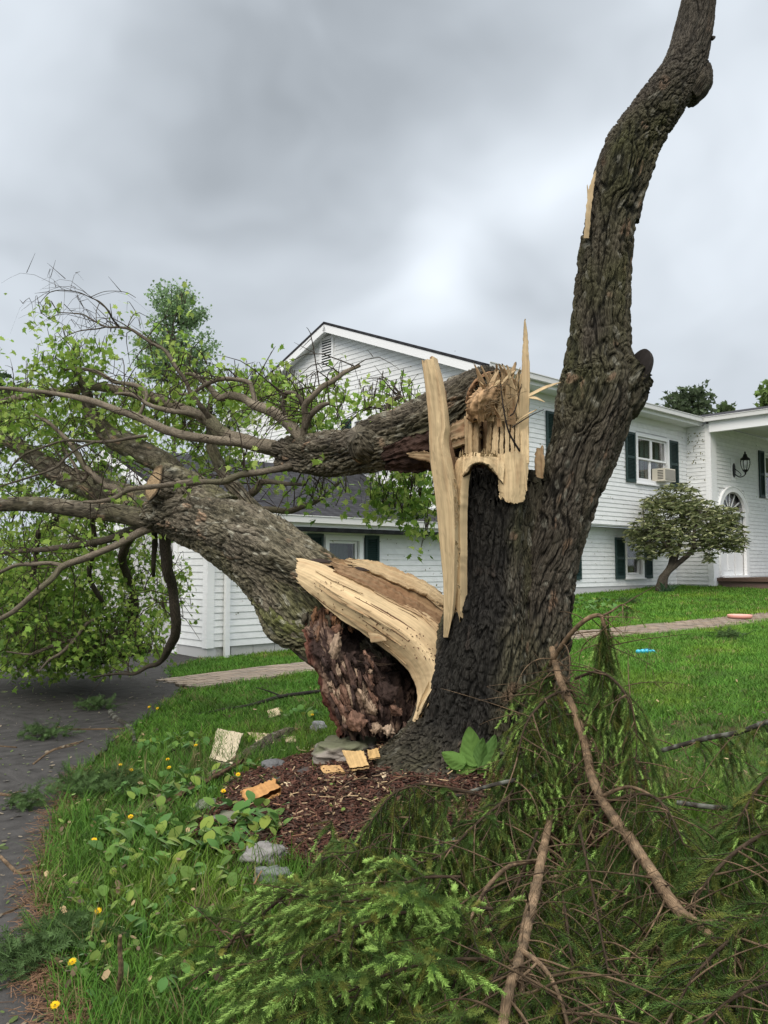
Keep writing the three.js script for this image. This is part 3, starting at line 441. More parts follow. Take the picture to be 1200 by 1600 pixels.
// wall lantern by the door
{
  const b = fromHouse(15.62, 4.0, ZB + 0.02), lp = thing('wall_lantern', 'black carriage lantern on the white wall above the arched front door', 'lamp', b); lp.rotation.y = TH;
  sub('back_plate', (() => { const g = new THREE.CylinderGeometry(0.075, 0.075, 0.03, 8); g.scale(1, 1, 1); g.rotateX(Math.PI / 2); g.scale(1, 2.6, 1); g.translate(-0.12, 0.18, 0.015); return g; })(), M.iron, lp);
  sub('mount_board', box(-0.27, 0.0, -0.1, 0.5, 0.0, 0.004), M.trim, lp);
  sub('arm', new THREE.TubeGeometry(new THREE.CatmullRomCurve3([V(-0.12, 0.08, 0.03), V(-0.02, 0.0, 0.12), V(0.1, 0.05, 0.2), V(0.12, 0.16, 0.22)]), 20, 0.014, 6), M.iron, lp);
  sub('scroll', new THREE.TubeGeometry(new THREE.CatmullRomCurve3([V(-0.1, 0.22, 0.03), V(-0.02, 0.14, 0.1), V(0.03, 0.07, 0.14), V(0.0, 0.03, 0.12)]), 16, 0.01, 6), M.iron, lp);
  const lat = (pts, n = 12) => { const g = new THREE.LatheGeometry(pts.map(p => new THREE.Vector2(p[0], p[1])), n); g.translate(0.12, 0.16, 0.22); return g; };
  sub('lamp_base', lat([[0, -0.1], [0.015, -0.09], [0.02, -0.04], [0.06, 0], [0.085, 0.03], [0.08, 0.04], [0, 0.04]]), M.iron, lp);
  sub('lamp_glass', lat([[0.075, 0.042], [0.11, 0.14], [0.125, 0.26], [0.1, 0.32]], 8), M.glass, lp);
  for (let k = 0; k < 8; k++) { const a = k / 8 * 6.283; sub('glazing_bar', new THREE.TubeGeometry(new THREE.CatmullRomCurve3([[0.078, 0.04], [0.114, 0.14], [0.129, 0.26], [0.104, 0.32]].map(([r, y]) => V(0.12 + Math.cos(a) * r, 0.16 + y, 0.22 + Math.sin(a) * r))), 8, 0.009, 5), M.iron, lp); }
  sub('lamp_roof', lat([[0.13, 0.31], [0.12, 0.345], [0.07, 0.38], [0.05, 0.43], [0.055, 0.45], [0.02, 0.47], [0.025, 0.5], [0, 0.55]]), M.iron, lp);
  sub('bulb', lat([[0, 0.08], [0.025, 0.09], [0.03, 0.15], [0, 0.2]], 8), M.soffit, lp);
}
// window air conditioner
{
  const b = fromHouse(12.76, 3.72, ZU + 0.05), ac = thing('window_air_conditioner', 'cream window air conditioner jutting from the right sash of the upper double window', 'air conditioner', b); ac.rotation.y = TH;
  const cream = std({ color: rgb(0.62, 0.58, 0.48), roughness: 0.5 });
  sub('casing', box(-0.27, 0.27, 0, 0.32, -0.1, 0.24), cream, ac);
  sub('rear_grille', box(-0.24, 0.24, 0.03, 0.29, 0.24, 0.25), std({ color: rgb(0.2, 0.2, 0.19) }), ac);
  for (let k = 0; k < 12; k++) sub('grille_bar', box(-0.24 + k * 0.042, -0.228 + k * 0.042, 0.03, 0.29, 0.25, 0.258), std({ color: rgb(0.35, 0.34, 0.3) }), ac);
  for (let k = 0; k < 6; k++) sub('side_vent', box(-0.274, -0.27, 0.05 + k * 0.04, 0.068 + k * 0.04, 0.05, 0.2), M.room, ac);
}
// ---------- the broken maple: standing trunk ----------
// deep interlacing furrows of old maple bark; returns relief (-.6 .. .5)
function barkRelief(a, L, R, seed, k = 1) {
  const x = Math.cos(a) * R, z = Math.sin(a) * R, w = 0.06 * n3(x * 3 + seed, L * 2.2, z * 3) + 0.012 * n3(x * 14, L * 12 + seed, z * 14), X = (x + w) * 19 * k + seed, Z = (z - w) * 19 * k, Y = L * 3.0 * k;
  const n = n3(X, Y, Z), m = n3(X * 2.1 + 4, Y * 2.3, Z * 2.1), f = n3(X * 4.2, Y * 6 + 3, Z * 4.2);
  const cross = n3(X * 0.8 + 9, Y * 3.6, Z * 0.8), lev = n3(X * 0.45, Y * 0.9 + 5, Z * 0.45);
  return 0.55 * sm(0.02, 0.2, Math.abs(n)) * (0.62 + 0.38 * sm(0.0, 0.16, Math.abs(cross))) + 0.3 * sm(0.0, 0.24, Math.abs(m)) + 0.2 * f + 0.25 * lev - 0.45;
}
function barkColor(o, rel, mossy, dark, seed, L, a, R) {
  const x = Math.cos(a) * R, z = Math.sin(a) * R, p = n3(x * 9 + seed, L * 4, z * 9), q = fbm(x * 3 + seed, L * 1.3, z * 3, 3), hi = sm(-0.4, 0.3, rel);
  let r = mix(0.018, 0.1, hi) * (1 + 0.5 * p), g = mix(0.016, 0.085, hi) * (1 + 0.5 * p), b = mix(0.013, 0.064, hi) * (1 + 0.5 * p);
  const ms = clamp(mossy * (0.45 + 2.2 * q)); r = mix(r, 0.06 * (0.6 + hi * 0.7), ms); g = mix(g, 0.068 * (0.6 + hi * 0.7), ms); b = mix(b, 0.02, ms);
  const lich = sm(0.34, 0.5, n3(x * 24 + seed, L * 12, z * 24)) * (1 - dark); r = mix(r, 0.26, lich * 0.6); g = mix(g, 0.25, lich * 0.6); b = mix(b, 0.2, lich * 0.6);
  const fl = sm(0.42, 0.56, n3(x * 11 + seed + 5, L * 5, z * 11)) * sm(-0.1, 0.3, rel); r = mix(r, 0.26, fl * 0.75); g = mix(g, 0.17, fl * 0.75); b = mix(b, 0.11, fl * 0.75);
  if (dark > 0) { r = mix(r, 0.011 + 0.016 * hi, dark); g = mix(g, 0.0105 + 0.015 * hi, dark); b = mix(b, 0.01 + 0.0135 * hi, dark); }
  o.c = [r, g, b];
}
const stumpBase = V(TREE.x, H(TREE.x, TREE.z) - 0.05, TREE.z);
const maple = thing('broken_maple', 'standing broken maple trunk with furrowed dark bark, pale splintered top and one tall curved stem', 'tree', stumpBase);
{
  // old trunk up to the break; TD = distance of its axis
  const TD = 5.35;
  const stub = path([[748, 1262, TD, 150], [752, 1205, TD, 128], [764, 1130, TD, 108], [776, 1040, TD, 97], [784, 950, TD, 84], [790, 860, TD, 73], [793, 790, TD, 69], [793, 735, TD, 68]]);
  const toCam = a0 => a0; // angle 0 looks towards +z (the viewer); pi/2 direction is given by the frame
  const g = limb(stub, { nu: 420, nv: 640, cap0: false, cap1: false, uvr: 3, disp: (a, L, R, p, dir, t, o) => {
    const low0 = sm(0.3, 0.0, t), rel = barkRelief(a, L, R * (1 + 0.9 * low0), 3, 1) + low0 * 0.5 * fbm(p.x * 9 + dir.x * 3, p.y * 9, dir.z * 3, 3);
    // root flare: buttresses that grow towards the ground
    const low = sm(0.34, 0.0, t), root = Math.max(0, Math.cos(a * 3 + 0.6)) * 0.6 + Math.max(0, Math.cos(a * 5 + 2)) * 0.35;
    let d = rel * 0.036 * (0.6 + R) + low * low * (0.1 + 0.24 * root + 0.5 * Math.pow(Math.max(0, Math.cos(Math.atan2(dir.x, dir.z) + 1.05)), 3)) + 0.025 * n3(dir.x * 1.5 + 3, L * 1.2, dir.z * 1.5) * 2;
    d -= 0.1 * sm(0.8, 1.0, Math.cos(Math.atan2(dir.x, dir.z) - 0.62)) * sm(0.15, 0.5, t); // long furrow beside the stem
    const az = Math.atan2(dir.x, dir.z); // 0 = viewer, - = left
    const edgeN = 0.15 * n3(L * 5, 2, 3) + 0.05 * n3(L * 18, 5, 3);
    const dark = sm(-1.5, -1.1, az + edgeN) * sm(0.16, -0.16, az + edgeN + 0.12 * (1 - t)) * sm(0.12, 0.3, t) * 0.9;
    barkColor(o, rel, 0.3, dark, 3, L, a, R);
    // top of the bark is torn: it dips on the right
    if (t > 0.9) { const jagN = n3(az * 5, 3, 8) * 0.5 + n3(az * 16, 3, 8) * 0.3; d += 0; o.jag = jagN; }
    return d;
  } });
  { // ragged upper edge: pull the last rows down by an uneven amount (deeper to the right, where the bark tore away)
    const p = g.attributes.position, nu = 301, nv = p.count / nu;
    for (let i = 0; i < nu; i++) { const k0 = (nv - 1) * nu + i, ax = Math.atan2(p.getX(k0) - stub[7][0], p.getZ(k0) - stub[7][2]); const cut = 0.015 + 0.05 * (n3(ax * 5, 1, 2) + 0.6 * n3(ax * 17, 4, 2)) + 0.24 * sm(-0.22, 0.0, ax) * sm(2.2, 0.9, ax) + 0.08 * sm(-0.7, -1.2, ax); const top = p.getY(k0) - Math.max(0, cut);
      for (let j = nv - 140; j < nv; j++) { const k = j * nu + i; if (p.getY(k) > top) p.setY(k, top + (p.getY(k) - top) * 0.02); } }
  }
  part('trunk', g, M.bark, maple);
  // tall curved stem
  const stem = path([[800, 1200, 5.36, 88], [812, 1100, 5.36, 72], [824, 1000, 5.36, 60], [840, 920, 5.36, 52], [862, 840, 5.34, 47], [891, 750, 5.33, 47], [914, 690, 5.33, 52], [930, 635, 5.34, 59], [938, 590, 5.36, 56], [937, 540, 5.36, 46], [940, 470, 5.36, 42], [947, 400, 5.36, 39.5], [957, 330, 5.36, 38.5], [976, 262, 5.36, 41], [1001, 208, 5.36, 38.5], [1034, 158, 5.36, 37], [1064, 112, 5.36, 33], [1080, 62, 5.36, 29], [1091, 4, 5.36, 26.5], [1104, -80, 5.36, 25], [1112, -170, 5.36, 23], [1120, -230, 5.36, 20]]);
  part('stem', limb(stem, { nu: 300, nv: 1100, uvr: 2, disp: (a, L, R, p, dir, t, o) => {
    const thin = sm(0.62, 0.8, t), rel = barkRelief(a, L, R, 11, 1 + thin * 0.4), az = Math.atan2(dir.x, dir.z);
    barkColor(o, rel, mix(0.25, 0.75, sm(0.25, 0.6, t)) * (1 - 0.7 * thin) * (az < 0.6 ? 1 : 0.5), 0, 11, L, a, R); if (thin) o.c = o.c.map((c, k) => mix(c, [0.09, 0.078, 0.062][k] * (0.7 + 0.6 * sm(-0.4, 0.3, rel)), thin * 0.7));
    let d = rel * mix(0.034, 0.012, thin);
    d += 0.03 * n3(dir.x * 2 + 8, L * 1.7, dir.z * 2) * (1 - thin * 0.5);
    return d;
  } }), M.bark, maple);
  // burl with the sawn side limb, and the lump higher up
  const knob = limb(path([[946, 640, 5.36, 38], [964, 615, 5.32, 43], [979, 590, 5.3, 39], [990, 577, 5.3, 36]]), { nu: 90, nv: 70, uvr: 1, disp: (a, L, R, p, dir, t, o) => { const rel = barkRelief(a, L, R, 31, 1.3); barkColor(o, rel, 0.3, 0, 31, L, a, R); return rel * 0.035 + 0.02 * n3(dir.x * 4, L * 6, dir.z * 4); } });
  part('burl', knob, M.bark, maple);
  { const c0 = at(990, 578, 5.3), c1 = at(998, 582, 5.31), cut = limb([[c0.x, c0.y, c0.z, 0.165], [mix(c0.x, c1.x, 0.6), mix(c0.y, c1.y, 0.6), mix(c0.z, c1.z, 0.6), 0.16], [c1.x, c1.y, c1.z, 0.15]], { nu: 40, nv: 6, uvr: 0.3, color: (o, a, L) => { o.c = [0.035, 0.03, 0.027]; } }); cut.translate(0, -0.015, 0); part('old_cut_face', cut, M.rot, maple).userData.label = 'dark weathered saw cut'; }
  part('lump', limb(path([[1072, 152, 5.36, 20], [1090, 130, 5.36, 22], [1098, 112, 5.36, 15], [1100, 98, 5.36, 8]]), { nu: 50, nv: 40, disp: (a, L, R, p, dir, t, o) => { const rel = barkRelief(a, L, R, 41, 1.6); barkColor(o, rel, 0.1, 0, 41, L, a, R); return rel * 0.014; } }), M.bark, maple);
  part('lump', limb(path([[990, 1010, 5.3, 1], [1000, 330, 5.36, 1]].map((r, i) => i ? [995, 300, 5.34, 12] : [985, 345, 5.34, 14])), { nu: 40, nv: 30, disp: (a, L, R, p, dir, t, o) => { const rel = barkRelief(a, L, R, 43, 1.6); barkColor(o, rel, 0.1, 0, 43, L, a, R); return rel * 0.014; } }), M.bark, maple);
  for (const [x, y, x2, y2] of [[1004, 160, 1003, 146], [1009, 160, 1011, 149], [1112, 60, 1117, 57]]) part('spur', limb(path([[x, y, 5.3, 4], [(x + x2) / 2 + 1, (y + y2) / 2, 5.3, 3], [x2, y2, 5.3, 1.5]]), { nu: 6, nv: 6, color: o => { o.c = [0.1, 0.09, 0.075]; } }), M.bark2, maple);

  // --- torn wood
  const pale = (s = 1, heart = 0) => (u, v, p) => { const n = n3(p.x * 30, p.y * 4, p.z * 30), st = n3(p.x * 110, p.y * 5, p.z * 110 + s), k = s * (1 + 0.14 * n + 0.22 * st - 0.35 * sm(0.3, 0.5, st)); const h = clamp(heart + 0.5 * n3(u * 5, v * 2, 7 + s) + 0.25 * sm(0.15, 0.5, n3(p.x * 40, p.y * 3, p.z * 40 + 5))); return [mix(0.64, 0.42, h) * k, mix(0.485, 0.25, h) * k, mix(0.28, 0.13, h) * k]; };
  const P = (x, y, D) => at(x, y, D);
  const wood = (name, rows, o = {}) => part(name, slab(rows.map(r => r.map(q => P(...q))), o), o.mat ?? M.wood, maple);
  // sapwood left standing at the right of the break, split above into upright strips, one of them the long spike
  wood('torn_sapwood', [[[780, 776, 5.04], [796, 787, 5.0], [819, 786, 5.04]], [[779, 764, 5.04], [798, 768, 5.0], [822, 764, 5.05]], [[777, 742, 5.05], [799, 742, 5.01], [825, 742, 5.06]], [[770, 722, 5.06], [797, 722, 5.02], [826, 722, 5.07]], [[770, 708, 5.07], [797, 706, 5.03], [826, 706, 5.08]]], { M: 40, N: 50, thick: (u, v) => 0.07 * (1 - 0.95 * sm(0.45, 0.9, v)), jag0: 0.035, jag1: 0.03, rough: 0.002, flute: 0.003, fluteF: 30, seed: 2.2, edge: 0.008, tooth: 0.2, color: pale(1) });
  for (const [x0, x1, t0, t1, yt, dd, sd] of [[768, 779, 776, 781, 632, 0.05, 1], [780, 787, 783, 787, 646, 0.03, 2], [788.5, 796, 788, 794, 604, 0.02, 3], [797, 803, 799, 801, 622, 0.02, 4], [804, 812, 806, 809, 592, 0.03, 5], [812, 827, 811, 820, 588, 0.05, 6]])
    wood('wood_strip', [[[x0, 724, 5.045 + dd * 0.4], [x1, 724, 5.04 + dd * 0.4]], [[x0 + 0.6, 690, 5.05 + dd * 0.6], [x1 - 0.4, 690, 5.045 + dd * 0.6]], [[mix(x0, t0, 0.5), mix(716, yt, 0.6), 5.08 + dd], [mix(x1, t1, 0.5), mix(716, yt, 0.6), 5.07 + dd]], [[t0, yt, 5.1 + dd], [t1, yt - 5, 5.1 + dd]]], { M: 10, N: 60, thick: 0.04, jag1: 0.08, rough: 0.002, flute: 0.004, fluteF: 60, seed: 2.2 + sd * 3.3, edge: 0.005, color: pale(0.94 + 0.02 * sd, sd % 3 === 1 ? 0.2 : 0) });
  wood('long_splinter', [[[809, 716, 5.09], [826, 716, 5.1]], [[810, 650, 5.09], [827, 650, 5.1]], [[814, 600, 5.09], [828, 600, 5.1]], [[817, 545, 5.1], [826, 545, 5.1]], [[818, 520, 5.1], [824, 520, 5.1]], [[820, 498, 5.1], [821, 498, 5.1]]], { M: 6, N: 60, thick: 0.03, rough: 0.002, flute: 0.003, seed: 3.3, color: pale(0.95), edge: 0.005 });
  wood('splinter', [[[818, 712, 5.0], [821, 712, 5.0]], [[819, 740, 5.0], [822, 740, 5.0]], [[822, 768, 5.0], [824, 766, 5.0]]], { M: 2, N: 10, thick: 0.008, seed: 77, color: pale(1.05) });
  // ledge of sapwood over the dark bark of the front, running down the left edge
  wood('sapwood_rim', [[[712, 968, 5.13], [719, 966, 5.09]], [[710, 880, 5.11], [719, 880, 5.06]], [[708, 800, 5.1], [719, 798, 5.03]], [[708, 752, 5.1], [722, 752, 5.02]], [[711, 726, 5.1], [728, 727, 5.02]], [[717, 715, 5.11], [732, 710, 5.03]]], { M: 10, N: 110, thick: 0.06, rough: 0.003, flute: 0.004, jag0: 0.1, jag1: 0.02, seed: 5.1, edge: 0.006, edgeF: 9, color: pale(1.02) });
  wood('sapwood_rim', [[[722, 742, 5.0], [734, 727, 4.99], [750, 722, 4.985], [766, 727, 4.985], [777, 742, 5.0], [786, 756, 5.0]], [[722, 727, 5.03], [736, 717, 5.0], [750, 714, 4.995], [766, 718, 4.995], [778, 728, 5.0], [788, 735, 5.01]], [[722, 713, 5.07], [738, 707, 5.05], [752, 708, 5.04], [767, 711, 5.04], [779, 714, 5.04], [788, 716, 5.04]]], { M: 60, N: 24, thick: 0.05, rough: 0.003, flute: 0.003, jag0: 0.008, jag1: 0.02, seed: 6.4, edge: 0.003, tooth: 0.5, color: pale(1) });
  // inner wood of the hollow behind the ledge: pinkish strips standing between dark slots
  const R = rng(5);
  for (let k = 0; k < 13; k++) {
    const x = 728 + k * 4.3 + R() * 2, w = k > 4 && k < 7 ? 2 : 4 + R() * 6, y0 = 726, y1 = 648 - R() * 14, D = 5.16 + R() * 0.14 + (k > 3 && k < 8 ? 0.08 : 0), lean = (R() - 0.5) * 6, rd = k > 3 && k < 8 ? 0.7 : 0.25;
    wood('wood_strip', [[[x - w / 2, y0, D], [x + w / 2, y0, D - 0.02]], [[x - w / 2 + 1, (y0 + y1) / 2, D], [x + w / 2 - 1, (y0 + y1) / 2, D - 0.03]], [[x - w / 3 + lean, y1, D + 0.02], [x + w / 3 + lean, y1 - 4, D]]], { M: 4, N: 26, thick: 0.025, jag1: 0.05, rough: 0.004, flute: 0.004, seed: k * 1.7, edge: 0.008, color: pale(0.8 + R() * 0.25, rd) });
  }
  // torn fibres curling out of the top
  for (let k = 0; k < 54; k++) {
    const x = 758 + R() * 54, y0 = 668 - R() * 34, D = 5.05 + R() * 0.3, h = 26 + R() * 62, w = 2 + R() * 6, b = (R() - 0.6) * 40, top = y0 - h;
    wood('splinter', [[[x - w, y0, D], [x + w, y0, D - 0.02]], [[x - w * 0.8 + b * 0.2, y0 - h * 0.5, D - 0.03 * R()], [x + w * 0.7 + b * 0.2, y0 - h * 0.52, D - 0.04]], [[x - w * 0.2 + b, Math.max(568, top), D - 0.1 * R()], [x + w * 0.25 + b, Math.max(570, top) + 2, D - 0.06]]], { M: 3, N: 14, thick: 0.008, jag1: 0.03, rough: 0.003, seed: k, edge: 0.006, color: pale(0.72 + R() * 0.32, R() * 0.7) });
  }
  for (const [x0, y0, x1, y1, w] of [[826, 618, 876, 597, 2.4], [826, 620, 851, 628, 2], [783, 600, 806, 578, 2.4], [794, 640, 797, 575, 2], [802, 607, 793, 573, 3], [770, 606, 783, 594, 3], [806, 660, 838, 640, 1]])
    wood('splinter', [[[x0, y0 - w, 5.06], [x0, y0 + w, 5.05]], [[(x0 + x1) / 2, (y0 + y1) / 2 - w - 2, 5.04], [(x0 + x1) / 2, (y0 + y1) / 2 + w - 2, 5.03]], [[x1, y1 - 0.5, 5.0], [x1, y1 + 0.5, 5.0]]], { M: 2, N: 12, thick: 0.008, rough: 0.002, seed: x0, color: pale(0.95) });
  // crushed brown lump where the limb folded over
  wood('crushed_wood', [[[732, 660, 5.18], [748, 658, 5.04], [770, 652, 5.1]], [[728, 640, 5.14], [748, 634, 4.97], [776, 632, 5.06]], [[733, 622, 5.14], [754, 614, 4.97], [784, 612, 5.06]], [[748, 610, 5.2], [768, 600, 5.08], [792, 598, 5.14]]], { M: 30, N: 40, thick: 0.06, jag1: 0.04, jag0: 0.05, rough: 0.009, freq: 30, flute: 0.024, fluteF: 34, seed: 8, edge: 0.03, color: (u, v, p) => { const n = n3(u * 11, v * 2, 8), k = 0.55 + 0.55 * sm(-0.4, 0.25, n) + 0.2 * n3(p.x * 50, p.y * 50, p.z * 50); return [0.47 * k, 0.3 * k, 0.16 * k]; } });
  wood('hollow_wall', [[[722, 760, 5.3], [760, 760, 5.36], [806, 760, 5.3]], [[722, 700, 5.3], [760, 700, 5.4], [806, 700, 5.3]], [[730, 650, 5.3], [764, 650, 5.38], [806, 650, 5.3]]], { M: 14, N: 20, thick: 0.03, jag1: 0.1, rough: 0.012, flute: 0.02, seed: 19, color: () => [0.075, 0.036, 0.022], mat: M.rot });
  // the tall split plank on the left, kinked half way
  const plankF = [[[693, 996, 5.1], [700, 996, 5.1]], [[693, 960, 5.08], [707, 958, 5.06]], [[692, 900, 5.07], [710, 900, 5.03]], [[686, 840, 5.06], [711, 838, 5.0]], [[680, 780, 5.05], [708, 774, 4.98]], [[674, 735, 5.04], [700, 726, 4.97]], [[671, 705, 5.04], [693, 690, 4.98]], [[670, 668, 5.04], [696, 664, 4.98]], [[666, 620, 5.05], [692, 620, 5.0]], [[662, 585, 5.06], [684, 585, 5.01]], [[659, 563, 5.07], [677, 558, 5.03]]];
  wood('split_plank', plankF, { M: 18, N: 110, thick: (u, v) => 0.05 + 0.03 * u, jag1: 0.03, rough: 0.002, flute: 0.0022, fluteF: 40, seed: 12, edge: 0.004, edgeF: 6, color: pale(0.98) });
  // its darker inner side, seen to the right
  wood('split_plank_side', [[[698, 992, 5.1], [702, 990, 5.2]], [[706, 955, 5.07], [714, 950, 5.22]], [[709, 900, 5.045], [716, 890, 5.24]], [[710, 838, 5.015], [717, 826, 5.24]], [[707, 774, 5.0], [716, 764, 5.24]], [[699, 726, 4.985], [712, 716, 5.22]], [[692, 692, 4.995], [705, 690, 5.2]], [[695, 664, 4.995], [700, 655, 5.18]], [[691, 620, 5.015], [697, 616, 5.16]], [[683, 585, 5.025], [690, 590, 5.14]], [[676, 560, 5.045], [682, 572, 5.12]]], { M: 12, N: 110, thick: 0.02, rough: 0.006, flute: 0.008, fluteF: 60, jag1: 0.03, seed: 14, edge: 0.01, color: (u, v, p) => { const k = 1 + 0.3 * n3(p.x * 20, p.y * 3, p.z * 20); return [0.3 * k, 0.185 * k, 0.105 * k]; } });
  // splinter still clinging to the stem, and a bark flap in the fork
  wood('splinter', [[[912, 372, 5.26], [920, 372, 5.24]], [[915, 335, 5.25], [923, 330, 5.22]], [[919, 300, 5.25], [928, 295, 5.24]], [[927, 274, 5.25], [932, 268, 5.25]]], { M: 4, N: 26, thick: 0.012, jag1: 0.05, rough: 0.003, seed: 31, edge: 0.008, color: pale(0.8) });
  wood('splinter', [[[918, 345, 5.24], [921, 345, 5.24]], [[918, 315, 5.25], [921, 312, 5.25]], [[917, 290, 5.25], [918, 288, 5.25]]], { M: 2, N: 10, thick: 0.006, seed: 33, color: pale(0.75) });
  wood('torn_sapwood', [[[838, 745, 5.12], [848, 748, 5.1]], [[835, 722, 5.13], [850, 722, 5.08]], [[838, 700, 5.14], [847, 698, 5.1]]], { M: 6, N: 16, thick: 0.02, rough: 0.005, edge: 0.01, jag1: 0.02, seed: 35, color: pale(0.7, 0.4) });
  for (let k = 0; k < 60; k++) { // loose hair of fibres
    const x = 752 + R() * 58, y = 600 + R() * 60, a = R() * 3.14 + 0.2, l = 8 + R() * 26, dx = Math.cos(a) * l, dy = -Math.sin(a) * l * 0.8, q = R() * 8 - 4; part('wood_fibre', limb(path([[x, y, 5.02, 0.6], [x + dx * 0.5 + q, y + dy * 0.6, 4.98, 0.5], [x + dx, Math.max(574, y + dy), 4.97, 0.25]]), { nu: 4, nv: 6, color: o => { const m = 0.7 + 0.4 * ((k * 37 % 11) / 11); o.c = [0.6 * m, 0.44 * m, 0.26 * m]; } }), M.bark2, maple);
  }
  for (let k = 0; k < 46; k++) { // fringe of fibres along the ledge and the torn edges
    const t = R(), side = (k % 2) * 2, x = side === 0 ? 716 + t * 60 : side === 1 ? 781 + t * 42 : 709 + R() * 10, y = side === 0 ? 712 + 4 * Math.abs(t - 0.5) : side === 1 ? 772 + R() * 12 : 760 + t * 180, l = 3 + R() * 9, up = side === 1 ? 1 : -1; wood('splinter', [[[x - 1.2, y, 5.0], [x + 1.2, y, 4.995]], [[x - 0.8 + R() * 2, y + up * l * 0.6, 4.985], [x + 0.9 + R() * 2, y + up * l * 0.6, 4.98]], [[x + R() * 4 - 2, y + up * l, 4.97], [x + R() * 4 - 1.6, y + up * l, 4.97]]], { M: 2, N: 6, thick: 0.005, rough: 0.001, seed: k, color: pale(0.9 + R() * 0.15, R() * 0.3) });
  }
  // bare twigs caught in the break
  for (const rows of [[[812, 705, 5.0, 1.8], [795, 675, 4.95, 1.6], [787, 640, 4.95, 1.3], [782, 600, 5, 0.9]], [[797, 650, 4.95, 1.2], [805, 640, 4.95, 1], [815, 600, 5, 0.6]], [[800, 668, 4.95, 1.1], [828, 650, 5, 0.9], [850, 640, 5.1, 0.5]]]) part('twig', limb(path(rows), { nu: 5, nv: 16, color: o => { o.c = [0.05, 0.04, 0.035]; } }), M.bark2, maple);
  // two sprigs of young leaves on the burl come with the leaves below
}
// ---------- fallen parts of the maple ----------
const leafGeo = (() => { // young maple leaf, five lobes, gently folded
  const pts = [[0, -0.12], [0.12, 0.0], [0.34, -0.06], [0.28, 0.12], [0.5, 0.3], [0.24, 0.36], [0.22, 0.5], [0.1, 0.52], [0, 0.95]];
  const full = [...pts, ...pts.slice(1, -1).reverse().map(p => [-p[0], p[1]])], P = [], I = [], z = (x, y) => -0.55 * Math.abs(x) * Math.abs(x) - 0.25 * (y - 0.2) * (y - 0.2) + 0.18 * Math.abs(x);
  P.push(0, 0.2, z(0, 0.2)); for (const [x, y] of full) P.push(x, y, z(x, y)); const n = full.length; for (let i = 0; i < n; i++) I.push(0, 1 + i, 1 + (i + 1) % n);
  const g = new THREE.BufferGeometry(); g.setAttribute('position', new THREE.Float32BufferAttribute(P, 3)); g.setIndex(I); g.computeVertexNormals(); return g;
})();
const leafMat = (r, g, b) => new THREE.MeshPhysicalMaterial({ color: rgb(r, g, b), transmission: 0.42, thickness: 0, roughness: 0.9, specularIntensity: 0.35, side: THREE.DoubleSide });
M.leafWhite = leafMat(1, 1, 1);
const leafTones = [[0.29, 0.42, 0.075], [0.2, 0.34, 0.05], [0.37, 0.48, 0.11], [0.12, 0.22, 0.04]];
const leafMats = leafTones.map(t => leafMat(...t));
const woodTint = (k = 1, seed = 0) => (o, a, L, R, p, t, up) => { const n = fbm(p.x * 5 + seed + Math.cos(a) * 0.6, p.y * 5 + L, p.z * 5 + Math.sin(a) * 0.6, 3), m = 1 + 0.8 * n; const gnn = sm(0.1, 0.45, n3(p.x * 3 + seed, L * 2, 5)) * 0.6; o.c = [mix(0.27, 0.16, gnn) * m * k, mix(0.225, 0.16, gnn) * m * k, mix(0.165, 0.085, gnn) * m * k]; };
